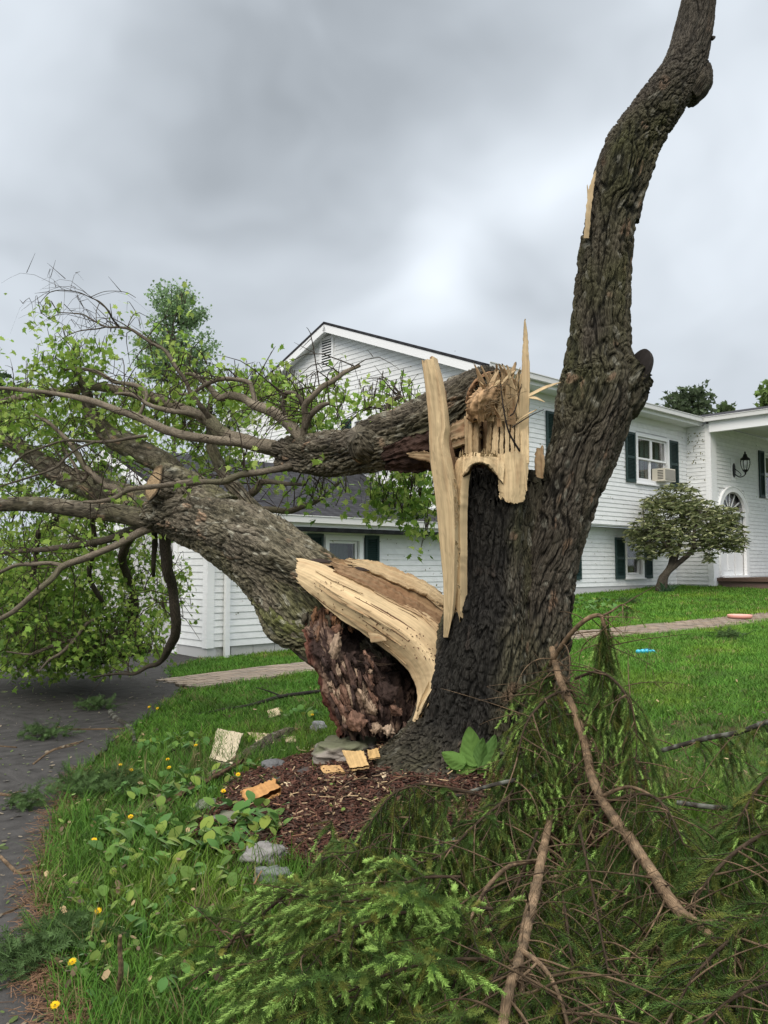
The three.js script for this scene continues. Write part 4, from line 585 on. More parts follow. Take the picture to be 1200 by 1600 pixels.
// a tree piece collects its branches, twigs and leaves
function crown(seed) { return { R: rng(seed), knots: [], twigs: [], leaves: [] }; }
function branch(C, T_, rows, { k = 1, name = 'branch', knotEvery = 0.12, rough = 0 } = {}) {
  const fat = rows[0][3] > 17.5 ? 0.88 : 0.66, kink0 = rows.map(r => [r[0], r[1], r[2], r[3] * fat]), kink = kink0.map((r, i) => i === 0 || i === rows.length - 1 ? r : [r[0] + 5 * n3(r[0] * 0.31, r[1] * 0.17, 1), r[1] + 5 * n3(r[0] * 0.23, r[1] * 0.37, 5), r[2], r[3] * (1 + 0.3 * n3(r[0] * 0.7, r[1], 9))]), pr = path(kink), g = limb(pr, { nu: Math.max(8, Math.min(28, Math.round(pr[0][3] * 300))), nv: rows.length * 10, uvr: 1, ...(rough ? { disp: (a, L, R, p, dir, t, o) => { const rel = barkRelief(a, L, R, rows[0][0], 1.4); barkColor(o, rel, 0.35, 0, rows[0][0], L, a, R); o.c = o.c.map((c, q) => c * 1.8 + [0.025, 0.022, 0.014][q]); return rel * rough; } } : { disp: (a, L, R, p, dir, t, o) => { woodTint(k, rows[0][0])(o, a, L, R, p, t); return R * (0.2 * n3(L * 7, Math.cos(a), Math.sin(a)) + 0.22 * n3(L * 3.5, 3, rows[0][1]) + 0.12 * n3(L * 22, Math.cos(a) * 2, Math.sin(a) * 2)); } }) });
  part(name, g, rough ? M.bark : M.bark2, T_);
  for (let j = 0; j <= 40; j++) { const s = spline(pr, j / 40); C.knots.push([s[0], s[1], s[2], s[3]]); }
  if (rows.length > 4) for (let j = 0; j < rows.length * 1.3; j++) { // side twigs, mostly bare
    const R = C.R, s = spline(pr, 0.2 + 0.8 * R()), a = V(s[0], s[1], s[2]), l = 0.15 + R() * 0.5, d = V(R() * 1.8 - 1.3, R() * 1.1 - 0.5, R() - 0.5).normalize(), b = a.clone().addScaledVector(d, l * 0.5).add(V((R() - 0.5) * 0.12, 0.09, (R() - 0.5) * 0.1)), c = a.clone().addScaledVector(d, l).add(V(0, -0.14 * R(), 0)); if (c.y < H(c.x, c.z) + 0.1) continue;
    twigTube(C, a, b, c, Math.min(s[3] * 0.4, 0.0055)); C.knots.push([b.x, b.y, b.z, 0.003]); const e = b.clone().add(V((R() - 0.6) * 0.3, (R() - 0.4) * 0.3, (R() - 0.5) * 0.3)); twigTube(C, b, b.clone().lerp(e, 0.5), e, 0.0035); if (R() < 0.35) spray(C, c, 3, 0.14, 0); }
}
function twigTube(C, a, b, c, r) { C.twigs.push(limb([[a.x, a.y, a.z, r], [b.x, b.y, b.z, r * 0.7], [c.x, c.y, c.z, r * 0.3]], { nu: 4, nv: 6, color: (o, an, L, R, p) => { o.c = [0.11, 0.085, 0.06]; } })); }
function leafAt(C, p, s, tone) {
  const R = C.R, hang = V((R() - 0.5) * 1.6, -0.75 + R() * 0.9, (R() - 0.5) * 1.6).normalize(); // blades hang from their stalks
  const q = new THREE.Quaternion().setFromUnitVectors(V(0, 1, 0), hang).multiply(new THREE.Quaternion().setFromAxisAngle(V(0, 1, 0), R() * 6.283));
  C.leaves.push({ m: mat4(p, q, s), tone, d: p.distanceTo(camera.position) });
}
function spray(C, p, n, spread, tone, size = 0.066) { for (let k = 0; k < n; k++) leafAt(C, p.clone().add(V((C.R() - 0.5) * spread, (C.R() - 0.6) * spread, (C.R() - 0.5) * spread)), size * (0.55 + C.R() * 0.7), Math.floor(C.R() * 2.6 + (tone ?? 0)) % 4); }
// leafy twigs from the nearest wood out to a cloud of target points
function foliage(C, [px, py, D, rx, ry, rd], n, { leaves = 7, tone = 0, size = 0.066, reach = 1.1 } = {}) {
  const R = C.R;
  for (let k = 0; k < n; k++) {
    let x, y, z; do { x = R() * 2 - 1; y = R() * 2 - 1; z = R() * 2 - 1; } while (x * x + y * y + z * z > 1);
    const t = at(px + x * rx, py + y * ry, D + z * rd); if (t.y < H(t.x, t.z) + 0.05) continue;
    let best = null, bd = 1e9; for (const q of C.knots) { const d = (q[0] - t.x) ** 2 + (q[1] - t.y) ** 2 + (q[2] - t.z) ** 2; if (d < bd) { bd = d; best = q; } }
    if (best && bd < reach * reach) { const a = V(best[0], best[1], best[2]), b = a.clone().lerp(t, 0.55).add(V((R() - 0.5) * 0.1, 0.08 + R() * 0.12, (R() - 0.5) * 0.1)); twigTube(C, a, b, t, Math.min(0.008, 0.003 + Math.sqrt(bd) * 0.004)); if (R() < 0.5) spray(C, b, 2, 0.16, tone, size); C.knots.push([t.x, t.y, t.z, 0.003]); }
    else { const b = t.clone().add(V((R() - 0.5) * 0.3, 0.25, (R() - 0.5) * 0.3)), a = b.clone().add(V((R() - 0.5) * 0.4, 0.1, (R() - 0.5) * 0.4)); twigTube(C, a, b, t, 0.004); }
    spray(C, t, leaves, 0.22, tone, size);
  }
}
function finish(C, T_, most = 300) {
  if (C.twigs.length) part('twigs', mergeGeometries(C.twigs), M.bark2, T_, 'stuff');
  C.leaves.sort((a, b) => a.d - b.d);
  const near = C.leaves.slice(0, most), rest = C.leaves.slice(most), off = new THREE.Matrix4().makeTranslation(-T_.position.x, -T_.position.y, -T_.position.z);
  for (const l of near) { const m = sub('leaf', leafGeo, leafMats[l.tone], T_); m.applyMatrix4(off.clone().multiply(l.m)); }
  if (rest.length) instances('foliage', leafGeo, M.leafWhite, rest.map(l => l.m), T_, (c, i) => { const t = leafTones[rest[i].tone], k = 0.8 + 0.4 * ((i * 7919 % 101) / 101); return c.setRGB(t[0] * k, t[1] * k, t[2] * k); });
}
const palew = (s = 1, heart = 0) => (u, v, p) => { const n = n3(p.x * 14, p.y * 14, p.z * 14), st = n3(u * 34, v * 2.2, 5 + s), k = s * (1 + 0.12 * n + 0.14 * st - 0.25 * sm(0.35, 0.55, st)), h = clamp(heart + 0.5 * n3(u * 6, v * 2, 3 + s) + 0.4 * sm(0.1, 0.5, n3(u * 9, v * 1.3, 8 + s))); return [mix(0.66, 0.42, h) * k, mix(0.5, 0.24, h) * k, mix(0.29, 0.125, h) * k]; };
// --- main fallen trunk
{
  const base = gnd(585, 1150); const T_ = thing('fallen_maple_half', 'fallen half of the maple with torn pale wood and rotten brown heart, leaning left', 'fallen tree', base), C = crown(101);
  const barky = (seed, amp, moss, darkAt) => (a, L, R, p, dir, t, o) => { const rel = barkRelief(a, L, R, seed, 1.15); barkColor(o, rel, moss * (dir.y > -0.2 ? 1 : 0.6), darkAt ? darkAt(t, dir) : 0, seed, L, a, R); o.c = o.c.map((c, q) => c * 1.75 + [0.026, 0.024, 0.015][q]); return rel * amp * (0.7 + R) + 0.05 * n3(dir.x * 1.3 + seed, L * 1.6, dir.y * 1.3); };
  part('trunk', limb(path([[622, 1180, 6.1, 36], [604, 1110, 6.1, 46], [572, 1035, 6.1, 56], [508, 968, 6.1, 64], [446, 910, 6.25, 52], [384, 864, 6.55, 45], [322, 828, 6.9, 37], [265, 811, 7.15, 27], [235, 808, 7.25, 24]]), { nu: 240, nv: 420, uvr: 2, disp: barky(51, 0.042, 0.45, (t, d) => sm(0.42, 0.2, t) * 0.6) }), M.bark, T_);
  part('limb', limb(path([[560, 935, 5.95, 26], [500, 905, 6.0, 44], [445, 872, 6.15, 46], [385, 838, 6.45, 44], [325, 815, 6.8, 38], [275, 806, 7.05, 30], [240, 808, 7.2, 25]]), { nu: 170, nv: 300, uvr: 1.5, disp: barky(61, 0.036, 0.2) }), M.bark, T_);
  // bark hump on the underside
  part('burl', limb(path([[405, 905, 6.35, 22], [436, 955, 6.15, 34], [455, 985, 6.0, 30], [488, 1000, 5.9, 24], [512, 1030, 5.9, 16]]), { nu: 90, nv: 90, disp: barky(71, 0.05, 0.8) }), M.bark, T_);
  const P = (x, y, D) => at(x, y, D), wd = (name, rows, o = {}) => part(name, slab(rows.map(r => r.map(q => P(...q))), o), o.mat ?? M.wood, T_);
  // rotten heart facing the viewer: orange at the top, a dark cave at the upper right, brown fibrous plates below
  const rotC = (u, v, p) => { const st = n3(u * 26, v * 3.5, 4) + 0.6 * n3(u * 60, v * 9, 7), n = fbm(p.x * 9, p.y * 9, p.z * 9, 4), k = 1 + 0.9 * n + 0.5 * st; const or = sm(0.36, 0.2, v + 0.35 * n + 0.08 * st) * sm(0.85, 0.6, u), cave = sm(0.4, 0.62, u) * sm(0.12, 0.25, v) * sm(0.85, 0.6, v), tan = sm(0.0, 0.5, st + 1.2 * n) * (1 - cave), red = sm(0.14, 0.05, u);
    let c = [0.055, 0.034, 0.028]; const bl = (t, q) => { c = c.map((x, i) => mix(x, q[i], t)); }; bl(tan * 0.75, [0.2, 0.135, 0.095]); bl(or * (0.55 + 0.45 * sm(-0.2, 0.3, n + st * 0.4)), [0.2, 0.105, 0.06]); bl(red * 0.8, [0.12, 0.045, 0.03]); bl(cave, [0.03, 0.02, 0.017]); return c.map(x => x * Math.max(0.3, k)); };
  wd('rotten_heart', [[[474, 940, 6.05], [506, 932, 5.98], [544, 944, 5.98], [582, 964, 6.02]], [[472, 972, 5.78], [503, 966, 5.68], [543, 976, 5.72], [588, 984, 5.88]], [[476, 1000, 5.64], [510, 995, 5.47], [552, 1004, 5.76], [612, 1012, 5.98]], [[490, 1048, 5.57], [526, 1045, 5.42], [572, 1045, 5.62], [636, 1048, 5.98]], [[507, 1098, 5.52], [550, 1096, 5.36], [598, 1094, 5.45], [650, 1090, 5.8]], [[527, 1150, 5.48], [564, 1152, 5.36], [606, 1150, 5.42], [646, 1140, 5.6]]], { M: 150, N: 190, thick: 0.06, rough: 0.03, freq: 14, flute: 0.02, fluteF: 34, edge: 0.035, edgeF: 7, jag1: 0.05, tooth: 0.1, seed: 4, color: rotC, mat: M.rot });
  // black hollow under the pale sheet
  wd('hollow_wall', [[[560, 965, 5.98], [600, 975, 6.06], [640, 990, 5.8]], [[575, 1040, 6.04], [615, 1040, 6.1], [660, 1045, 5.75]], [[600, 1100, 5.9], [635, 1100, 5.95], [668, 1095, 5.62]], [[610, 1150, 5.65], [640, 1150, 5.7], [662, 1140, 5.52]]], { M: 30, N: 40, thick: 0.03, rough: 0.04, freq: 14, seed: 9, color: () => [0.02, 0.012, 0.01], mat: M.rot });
  // plates of rot standing off the heart, long axis with the grain
  const R = rng(17);
  const flake = (x, y, w, h, D, ang, tone, sd) => { const ca = Math.cos(ang), sa = Math.sin(ang), q = (i, j, z) => [x + ca * i - sa * j, y + sa * i + ca * j, D + z]; wd('rot_flake', [[q(-w * 0.35, -h, 0.03), q(0, -h * 1.05, 0), q(w * 0.45, -h * 0.9, 0.02)], [q(-w, -h * 0.3, 0.02), q(0, -h * 0.3, -0.03), q(w * 0.9, -h * 0.2, 0.01)], [q(-w * 0.9, h * 0.4, 0.02), q(0, h * 0.4, -0.035), q(w, h * 0.3, 0)], [q(-w * 0.3, h * 0.8, 0.0), q(w * 0.1, h, -0.02), q(w * 0.5, h * 0.7, 0.0)]], { M: 16, N: 20, thick: 0.014, rough: 0.008, freq: 30, flute: 0.008, fluteF: 70, jag0: 0.02, jag1: 0.02, edge: 0.016, edgeF: 5, seed: sd, color: (u, v, p) => { const k = 1 + 0.6 * n3(u * 14, v * 3, sd) + 0.4 * n3(p.x * 30, p.y * 30, p.z * 30); return tone.map(t => t * Math.max(0.4, k)); }, mat: M.rot }); };
  const tan = [0.36, 0.26, 0.18], brn = [0.11, 0.068, 0.052], drk = [0.055, 0.036, 0.03], rdd = [0.2, 0.115, 0.08];
  [[524, 1012, 9, 22, 5.4, 0.25, tan], [548, 1058, 7, 34, 5.38, -0.3, brn], [566, 1074, 6, 30, 5.4, -0.35, tan], [530, 1066, 6, 30, 5.4, -0.3, drk], [512, 1044, 6, 26, 5.45, -0.25, drk], [602, 1084, 22, 18, 5.42, -0.5, drk], [556, 1128, 17, 18, 5.29, -0.3, rdd], [588, 1138, 10, 10, 5.3, 0.3, tan], [607, 1142, 10, 9, 5.28, 0.2, [0.42, 0.31, 0.22]], [536, 1112, 9, 18, 5.33, -0.35, rdd], [578, 1104, 8, 16, 5.34, -0.5, tan], [618, 1110, 9, 12, 5.42, -0.8, rdd], [545, 1030, 10, 14, 5.52, 0.7, drk], [575, 1028, 14, 9, 5.62, 0.2, drk], [600, 1040, 14, 12, 5.72, 0.4, drk], [590, 1062, 10, 10, 5.52, -0.2, brn], [520, 1090, 5, 24, 5.4, -0.3, brn], [540, 1088, 6, 20, 5.34, -0.3, rdd], [497, 992, 7, 14, 5.52, 0.1, [0.17, 0.095, 0.058]], [528, 985, 9, 9, 5.56, 0.3, [0.15, 0.08, 0.05]]].forEach((f, k) => flake(...f, k * 3.7 + 1));
  for (let k = 0; k < 46; k++) { const t = R(), y = 1030 + t * 110, x = mix(500, 535, t) + R() * mix(90, 110, t); flake(x, y, 2 + R() * 4, 6 + R() * 14, mix(5.4, 5.3, t) + 0.1 * sm(560, 620, x), -0.3 + (R() - 0.5) * 0.5, [tan, brn, drk, rdd][Math.floor(R() * 4)], 100 + k); }
  // rootlets in the cave
  for (let k = 0; k < 9; k++) { const x = 545 + R() * 50, y = 1015 + R() * 24, l = 14 + R() * 26; part('rootlet', limb(path([[x, y, 5.46, 0.5], [x + l * 0.5, y + (R() - 0.5) * 14, 5.44, 0.5], [x + l, y + (R() - 0.3) * 14, 5.5, 0.3]]), { nu: 4, nv: 8, color: o => { o.c = [0.2, 0.14, 0.1]; } }), M.bark2, T_); }
  for (let k = 0; k < 26; k++) { const t = R(), x = 472 + t * 104, y = 972 - Math.sin(t * 3) * 8 + (R() - 0.5) * 20; flake(x, y, 2.5 + R() * 4, 6 + R() * 10, 5.76 - 0.12 * Math.sin(t * 3.1) - R() * 0.02, (R() - 0.5) * 0.9, [[0.22, 0.115, 0.06], [0.12, 0.07, 0.048], [0.07, 0.06, 0.04]][Math.floor(R() * 3)], 300 + k); }
  // orange fresh edge
  // the great torn sheet of sapwood, twisting from the limb down to the foot of the standing trunk
  wd('torn_sapwood', [[[466, 872, 5.78], [463, 892, 5.72], [466, 912, 5.7]], [[492, 878, 5.76], [488, 904, 5.66], [486, 930, 5.66]], [[532, 894, 5.72], [524, 925, 5.56], [516, 955, 5.6]], [[574, 912, 5.68], [566, 948, 5.46], [556, 982, 5.52]], [[620, 934, 5.62], [610, 975, 5.36], [596, 1012, 5.46]], [[662, 955, 5.52], [650, 1005, 5.28], [632, 1042, 5.4]], [[690, 985, 5.42], [676, 1040, 5.22], [648, 1068, 5.34]], [[690, 1030, 5.32], [676, 1070, 5.2], [652, 1088, 5.3]], [[678, 1072, 5.26], [664, 1096, 5.18], [650, 1108, 5.26]], [[668, 1098, 5.24], [658, 1112, 5.2], [646, 1122, 5.24]]], { M: 40, N: 160, thick: 0.035, rough: 0.003, flute: 0.006, fluteF: 14, jag0: 0.03, jag1: 0.04, edge: 0.012, edgeF: 5, tooth: 0.25, seed: 21, color: palew(1.02) });
  // upper sheet: pinkish heartwood behind, with its pale top edge
  wd('torn_heartwood', [[[498, 870, 5.86], [500, 884, 5.78]], [[545, 878, 5.86], [540, 900, 5.74]], [[600, 898, 5.84], [592, 932, 5.66]], [[650, 920, 5.8], [640, 958, 5.56]], [[700, 948, 5.74], [690, 985, 5.48]]], { M: 24, N: 110, thick: 0.04, rough: 0.006, flute: 0.03, fluteF: 22, jag0: 0.1, jag1: 0.02, edge: 0.02, seed: 25, color: palew(0.8, 0.62) });
  wd('wood_ridge', [[[520, 880, 5.76], [522, 892, 5.7]], [[566, 892, 5.72], [562, 910, 5.64]], [[612, 916, 5.66], [608, 934, 5.56]], [[655, 942, 5.58], [650, 958, 5.48]], [[694, 968, 5.5], [690, 982, 5.42]]], { M: 14, N: 90, thick: 0.05, rough: 0.012, flute: 0.014, jag0: 0.06, edge: 0.012, seed: 27, color: palew(0.6, 0.75) });
  wd('torn_sapwood', [[[540, 872, 5.9], [548, 882, 5.84]], [[580, 876, 5.9], [585, 894, 5.8]], [[625, 892, 5.86], [630, 914, 5.74]], [[665, 908, 5.82], [668, 930, 5.68]], [[692, 926, 5.8], [692, 950, 5.64]]], { M: 14, N: 80, thick: 0.03, rough: 0.006, flute: 0.014, jag0: 0.1, jag1: 0.1, edge: 0.02, seed: 29, color: palew(0.95, 0.12) });
  for (let k = 0; k < 9; k++) { const x = 480 + R() * 70, y = 872 + (x - 480) * 0.2 + R() * 6, l = 14 + R() * 26; wd('splinter', [[[x, y, 5.8], [x, y + 4, 5.78]], [[x + l * 0.5, y - 2, 5.78], [x + l * 0.5, y + 4, 5.76]], [[x + l, y + 1 + R() * 4, 5.76], [x + l, y + 3 + R() * 4, 5.76]]], { M: 3, N: 10, thick: 0.01, rough: 0.005, jag1: 0.03, seed: k, color: R() < 0.5 ? palew(0.75, 0.4) : () => [0.05, 0.035, 0.028] }); }
  wd('splinter', [[[575, 988, 5.42], [580, 1004, 5.4]], [[590, 990, 5.38], [596, 1002, 5.36]], [[602, 996, 5.36], [604, 1002, 5.34]]], { M: 4, N: 10, thick: 0.012, rough: 0.006, jag1: 0.02, seed: 51, color: palew(0.75, 0.3) });
  { // cracks and lifted slivers along the sheet
    const rows = [[[492, 878, 5.76], [488, 904, 5.66], [486, 930, 5.66]], [[532, 894, 5.72], [524, 925, 5.56], [516, 955, 5.6]], [[574, 912, 5.68], [566, 948, 5.46], [556, 982, 5.52]], [[620, 934, 5.62], [610, 975, 5.36], [596, 1012, 5.46]], [[662, 955, 5.52], [650, 1005, 5.28], [632, 1042, 5.4]], [[686, 990, 5.4], [674, 1042, 5.22], [648, 1068, 5.34]]];
    const q = (u, v, z) => { const a = spline(rows.map(r => spline(r, u)), v); return [a[0], a[1], a[2] - z]; };
    for (let k = 0; k < 26; k++) { const u = R() * 0.96, v0 = R() * 0.6, l = 0.12 + R() * 0.4, w = 0.012 + R() * 0.03, crack = k < 9, z = crack ? 0.006 : 0.012 + R() * 0.012; wd(crack ? 'wood_crack' : 'sliver', [0, 0.33, 0.66, 1].map((t, i) => { const ww = w * (crack ? 0.3 : 1) * [0.3, 1, 0.8, 0.15][i]; return [q(u - ww, v0 + l * t, z + (i === 3 && !crack ? 0.02 : 0)), q(u + ww, v0 + l * t, z + (i === 3 && !crack ? 0.02 : 0))]; }), { M: 3, N: 26, thick: 0.006, rough: 0.002, seed: k, edge: 0.003, color: crack ? () => [0.16, 0.09, 0.05] : palew(0.8 + R() * 0.25, R() * 0.5) }); }
  }
  // sawdust and crumbs lying on the sheet
  { const list = []; for (let k = 0; k < 230; k++) { const t = R(), x = mix(500, 680, t) + (R() - 0.5) * 30, y = mix(900, 1010, t) + R() * 30; list.push(mat4(P(x, y, mix(5.66, 5.24, t) - 0.02), new THREE.Quaternion().setFromEuler(new THREE.Euler(R() * 3, R() * 6, R() * 3)), V(0.3 + R(), 0.3 + R(), 0.5 + R()))); } instances('crumbs', new THREE.BoxGeometry(0.012, 0.004, 0.005), std({ color: rgb(0.12, 0.06, 0.035) }), list, T_); }
  // sawn side limb with its pale cut face
  part('sawn_limb', limb(path([[345, 812, 6.95, 44], [305, 786, 7.05, 40], [272, 766, 7.02, 33], [243, 755, 6.915, 30]]), { nu: 90, nv: 90, disp: barky(81, 0.03, 0.5) }), M.bark, T_);
  { const c = at(242, 755, 6.912), d = at(272, 766, 7.02).sub(c).normalize(), g = grid(33, 10, (u, v, o) => { const a = u * 6.2832, r = 0.155 * v * (1 + 0.05 * Math.cos(a * 3) + 0.04 * Math.sin(a * 7)); const k = V(0, 1, 0).addScaledVector(d, -d.y).normalize(), s = k.clone().cross(d); o.p.copy(c).addScaledVector(k, Math.sin(a) * r).addScaledVector(s, Math.cos(a) * r).addScaledVector(d, -0.012 + 0.015 * v * n3(a, v * 3, 1)); const e = v > 0.85 ? 0.35 : 1; o.c = [0.62 * e, 0.44 * e, 0.25 * e]; o.u = o.p.x * 3; o.v = o.p.y * 3; }, {}); const m = part('cut_face', g, M.wood, T_); m.material = std({ vertexColors: true, map: T.fine, roughness: 0.75, side: THREE.DoubleSide }); }
  // branches
  const B = (r, o) => branch(C, T_, r, o);
  B([[262, 812, 7.1, 22], [238, 812, 7.15, 19], [190, 804, 7.25, 17], [130, 797, 7.35, 15], [80, 790, 7.45, 14], [40, 787, 7.5, 13], [0, 789, 7.6, 12], [-70, 797, 7.8, 10]], { k: 1.15, rough: 0.006 });
  B([[245, 822, 7.15, 11], [221, 831, 7.1, 10], [179, 852, 7.05, 8.5], [133, 871, 7.0, 8], [100, 885, 7.0, 7.5], [79, 906, 6.95, 7], [54, 927, 6.9, 6.5], [25, 954, 6.9, 6], [0, 967, 6.9, 5.5], [-40, 985, 6.9, 4]], { k: 1.1 });
  B([[102, 885, 7.0, 6], [78, 882, 7.05, 5], [54, 881, 7.1, 5], [25, 884, 7.2, 4.5], [0, 896, 7.2, 4], [-30, 905, 7.3, 3]], { k: 1.0 });
  B([[240, 818, 7.3, 12], [200, 829, 7.4, 10], [175, 840, 7.5, 9], [137, 848, 7.6, 8], [87, 856, 7.7, 7], [42, 858, 7.8, 6], [0, 862, 7.9, 5], [-40, 866, 8, 3]], { k: 0.8 });
  B([[300, 800, 7.3, 26], [280, 765, 7.5, 28], [262, 730, 7.7, 24], [228, 710, 7.9, 22], [195, 692, 8.0, 20], [170, 680, 8.1, 17], [157, 668, 8.1, 14], [142, 644, 8.15, 11], [132, 615, 8.2, 8], [124, 590, 8.2, 6], [112, 570, 8.3, 4]], { k: 1.0, rough: 0.012 });
  B([[300, 812, 7.4, 30], [262, 806, 7.6, 30], [225, 788, 7.8, 26], [180, 774, 8.0, 24], [142, 760, 8.2, 22], [110, 746, 8.4, 20], [86, 737, 8.5, 18], [49, 711, 8.7, 14], [22, 692, 8.9, 11], [-20, 672, 9.1, 7]], { k: 0.95, rough: 0.012 });
  B([[200, 790, 7.6, 11], [180, 767, 7.65, 10], [165, 760, 7.7, 9], [150, 748, 7.7, 8], [136, 730, 7.75, 7.5], [124, 712, 7.8, 7], [109, 690, 7.8, 6], [92, 676, 7.9, 5], [75, 662, 7.9, 4], [55, 648, 8, 3]], { k: 1.1 });
  B([[150, 755, 7.9, 6], [142, 735, 7.8, 4.5], [128, 750, 7.8, 4], [115, 730, 7.8, 3], [100, 700, 7.9, 2]], { k: 1 });
  B([[455, 850, 6.5, 20], [446, 839, 6.6, 19], [425, 822, 6.75, 17], [405, 805, 6.9, 16], [379, 775, 7.1, 14], [364, 760, 7.2, 12], [352, 745, 7.3, 11], [334, 707, 7.5, 9], [330, 692, 7.55, 8], [325, 655, 7.7, 6], [330, 620, 7.8, 4]], { k: 1.0, rough: 0.012 });
  B([[256, 815, 7.2, 15], [256, 840, 7.3, 14], [262, 887, 7.4, 13], [268, 910, 7.5, 12], [271, 929, 7.55, 12.5], [275, 960, 7.6, 12], [275, 985, 7.7, 11], [267, 1010, 7.8, 10], [252, 1033, 7.9, 7], [230, 1042, 7.95, 5], [208, 1050, 7.9, 4], [180, 1054, 7.9, 3], [146, 1058, 7.9, 2]], { k: 0.38 });
  B([[241, 830, 7.4, 7], [240, 850, 7.5, 7], [242, 880, 7.6, 6], [240, 900, 7.7, 4]], { k: 0.4 });
  // brown limbs deep in the fallen crown
  B([[210, 830, 8.2, 10], [190, 870, 8.6, 10], [205, 920, 8.9, 11], [208, 960, 9.0, 11], [204, 985, 9.0, 10], [196, 1000, 9.0, 7]], { k: 0.4 });
  B([[204, 975, 9.0, 8], [180, 990, 8.9, 7], [150, 1010, 8.8, 6.5], [120, 1028, 8.7, 5], [80, 1030, 8.7, 4], [50, 1026, 8.6, 3]], { k: 0.6 });
  B([[150, 968, 8.5, 4], [135, 975, 8.5, 5], [118, 998, 8.4, 5], [95, 1020, 8.3, 4], [75, 1030, 8.3, 3], [60, 1050, 8.2, 2]], { k: 0.9 });
  B([[120, 998, 8.4, 4], [90, 1004, 8.4, 4], [60, 1018, 8.3, 4], [45, 1024, 8.3, 3], [10, 1018, 8.3, 2]], { k: 0.9 });
  B([[230, 1012, 9.0, 13], [190, 1020, 9.3, 12], [160, 1030, 9.6, 11], [120, 1040, 9.9, 9]], { k: 0.45 });
  B([[140, 790, 7.9, 6], [145, 850, 8.2, 6], [140, 900, 8.4, 6], [160, 940, 8.6, 5]], { k: 0.45 });
  B([[60, 830, 8.2, 6], [50, 900, 8.6, 6], [30, 960, 9, 5], [40, 1000, 9.2, 4]], { k: 0.4 });
  // leaves
  foliage(C, [120, 800, 9.3, 150, 60, 0.9], 190, { leaves: 8, tone: 1, reach: 1.2 });
  foliage(C, [110, 930, 9.6, 160, 120, 1.3], 640, { leaves: 9, tone: 1, size: 0.07, reach: 1.3 });
  foliage(C, [40, 980, 9.2, 150, 80, 1.0], 360, { leaves: 9, tone: 3, size: 0.07, reach: 1.2 });
  foliage(C, [120, 1015, 8.9, 150, 36, 0.7], 170, { leaves: 7, tone: 3, reach: 1.2 });
  foliage(C, [240, 910, 8.8, 60, 90, 0.5], 60, { leaves: 6, tone: 1, reach: 1.1 });
  foliage(C, [250, 950, 8.2, 60, 60, 0.4], 26, { leaves: 6, tone: 0, reach: 0.9 });
  foliage(C, [60, 855, 8.3, 110, 60, 0.6], 80, { leaves: 7, tone: 0 });
  foliage(C, [110, 700, 9.1, 140, 80, 0.8], 150, { leaves: 6, tone: 1 });
  foliage(C, [30, 690, 9.3, 90, 100, 0.8], 120, { leaves: 6, tone: 1 });
  foliage(C, [230, 690, 8.9, 90, 60, 0.6], 50, { leaves: 6, tone: 0 });
  foliage(C, [350, 700, 8.0, 70, 60, 0.5], 60, { leaves: 7, tone: 0 });
  foliage(C, [400, 770, 7.6, 50, 40, 0.3], 8, { leaves: 6, tone: 0 });
  foliage(C, [200, 800, 7.6, 70, 30, 0.3], 10, { leaves: 5, tone: 2 });
  finish(C, T_);
}
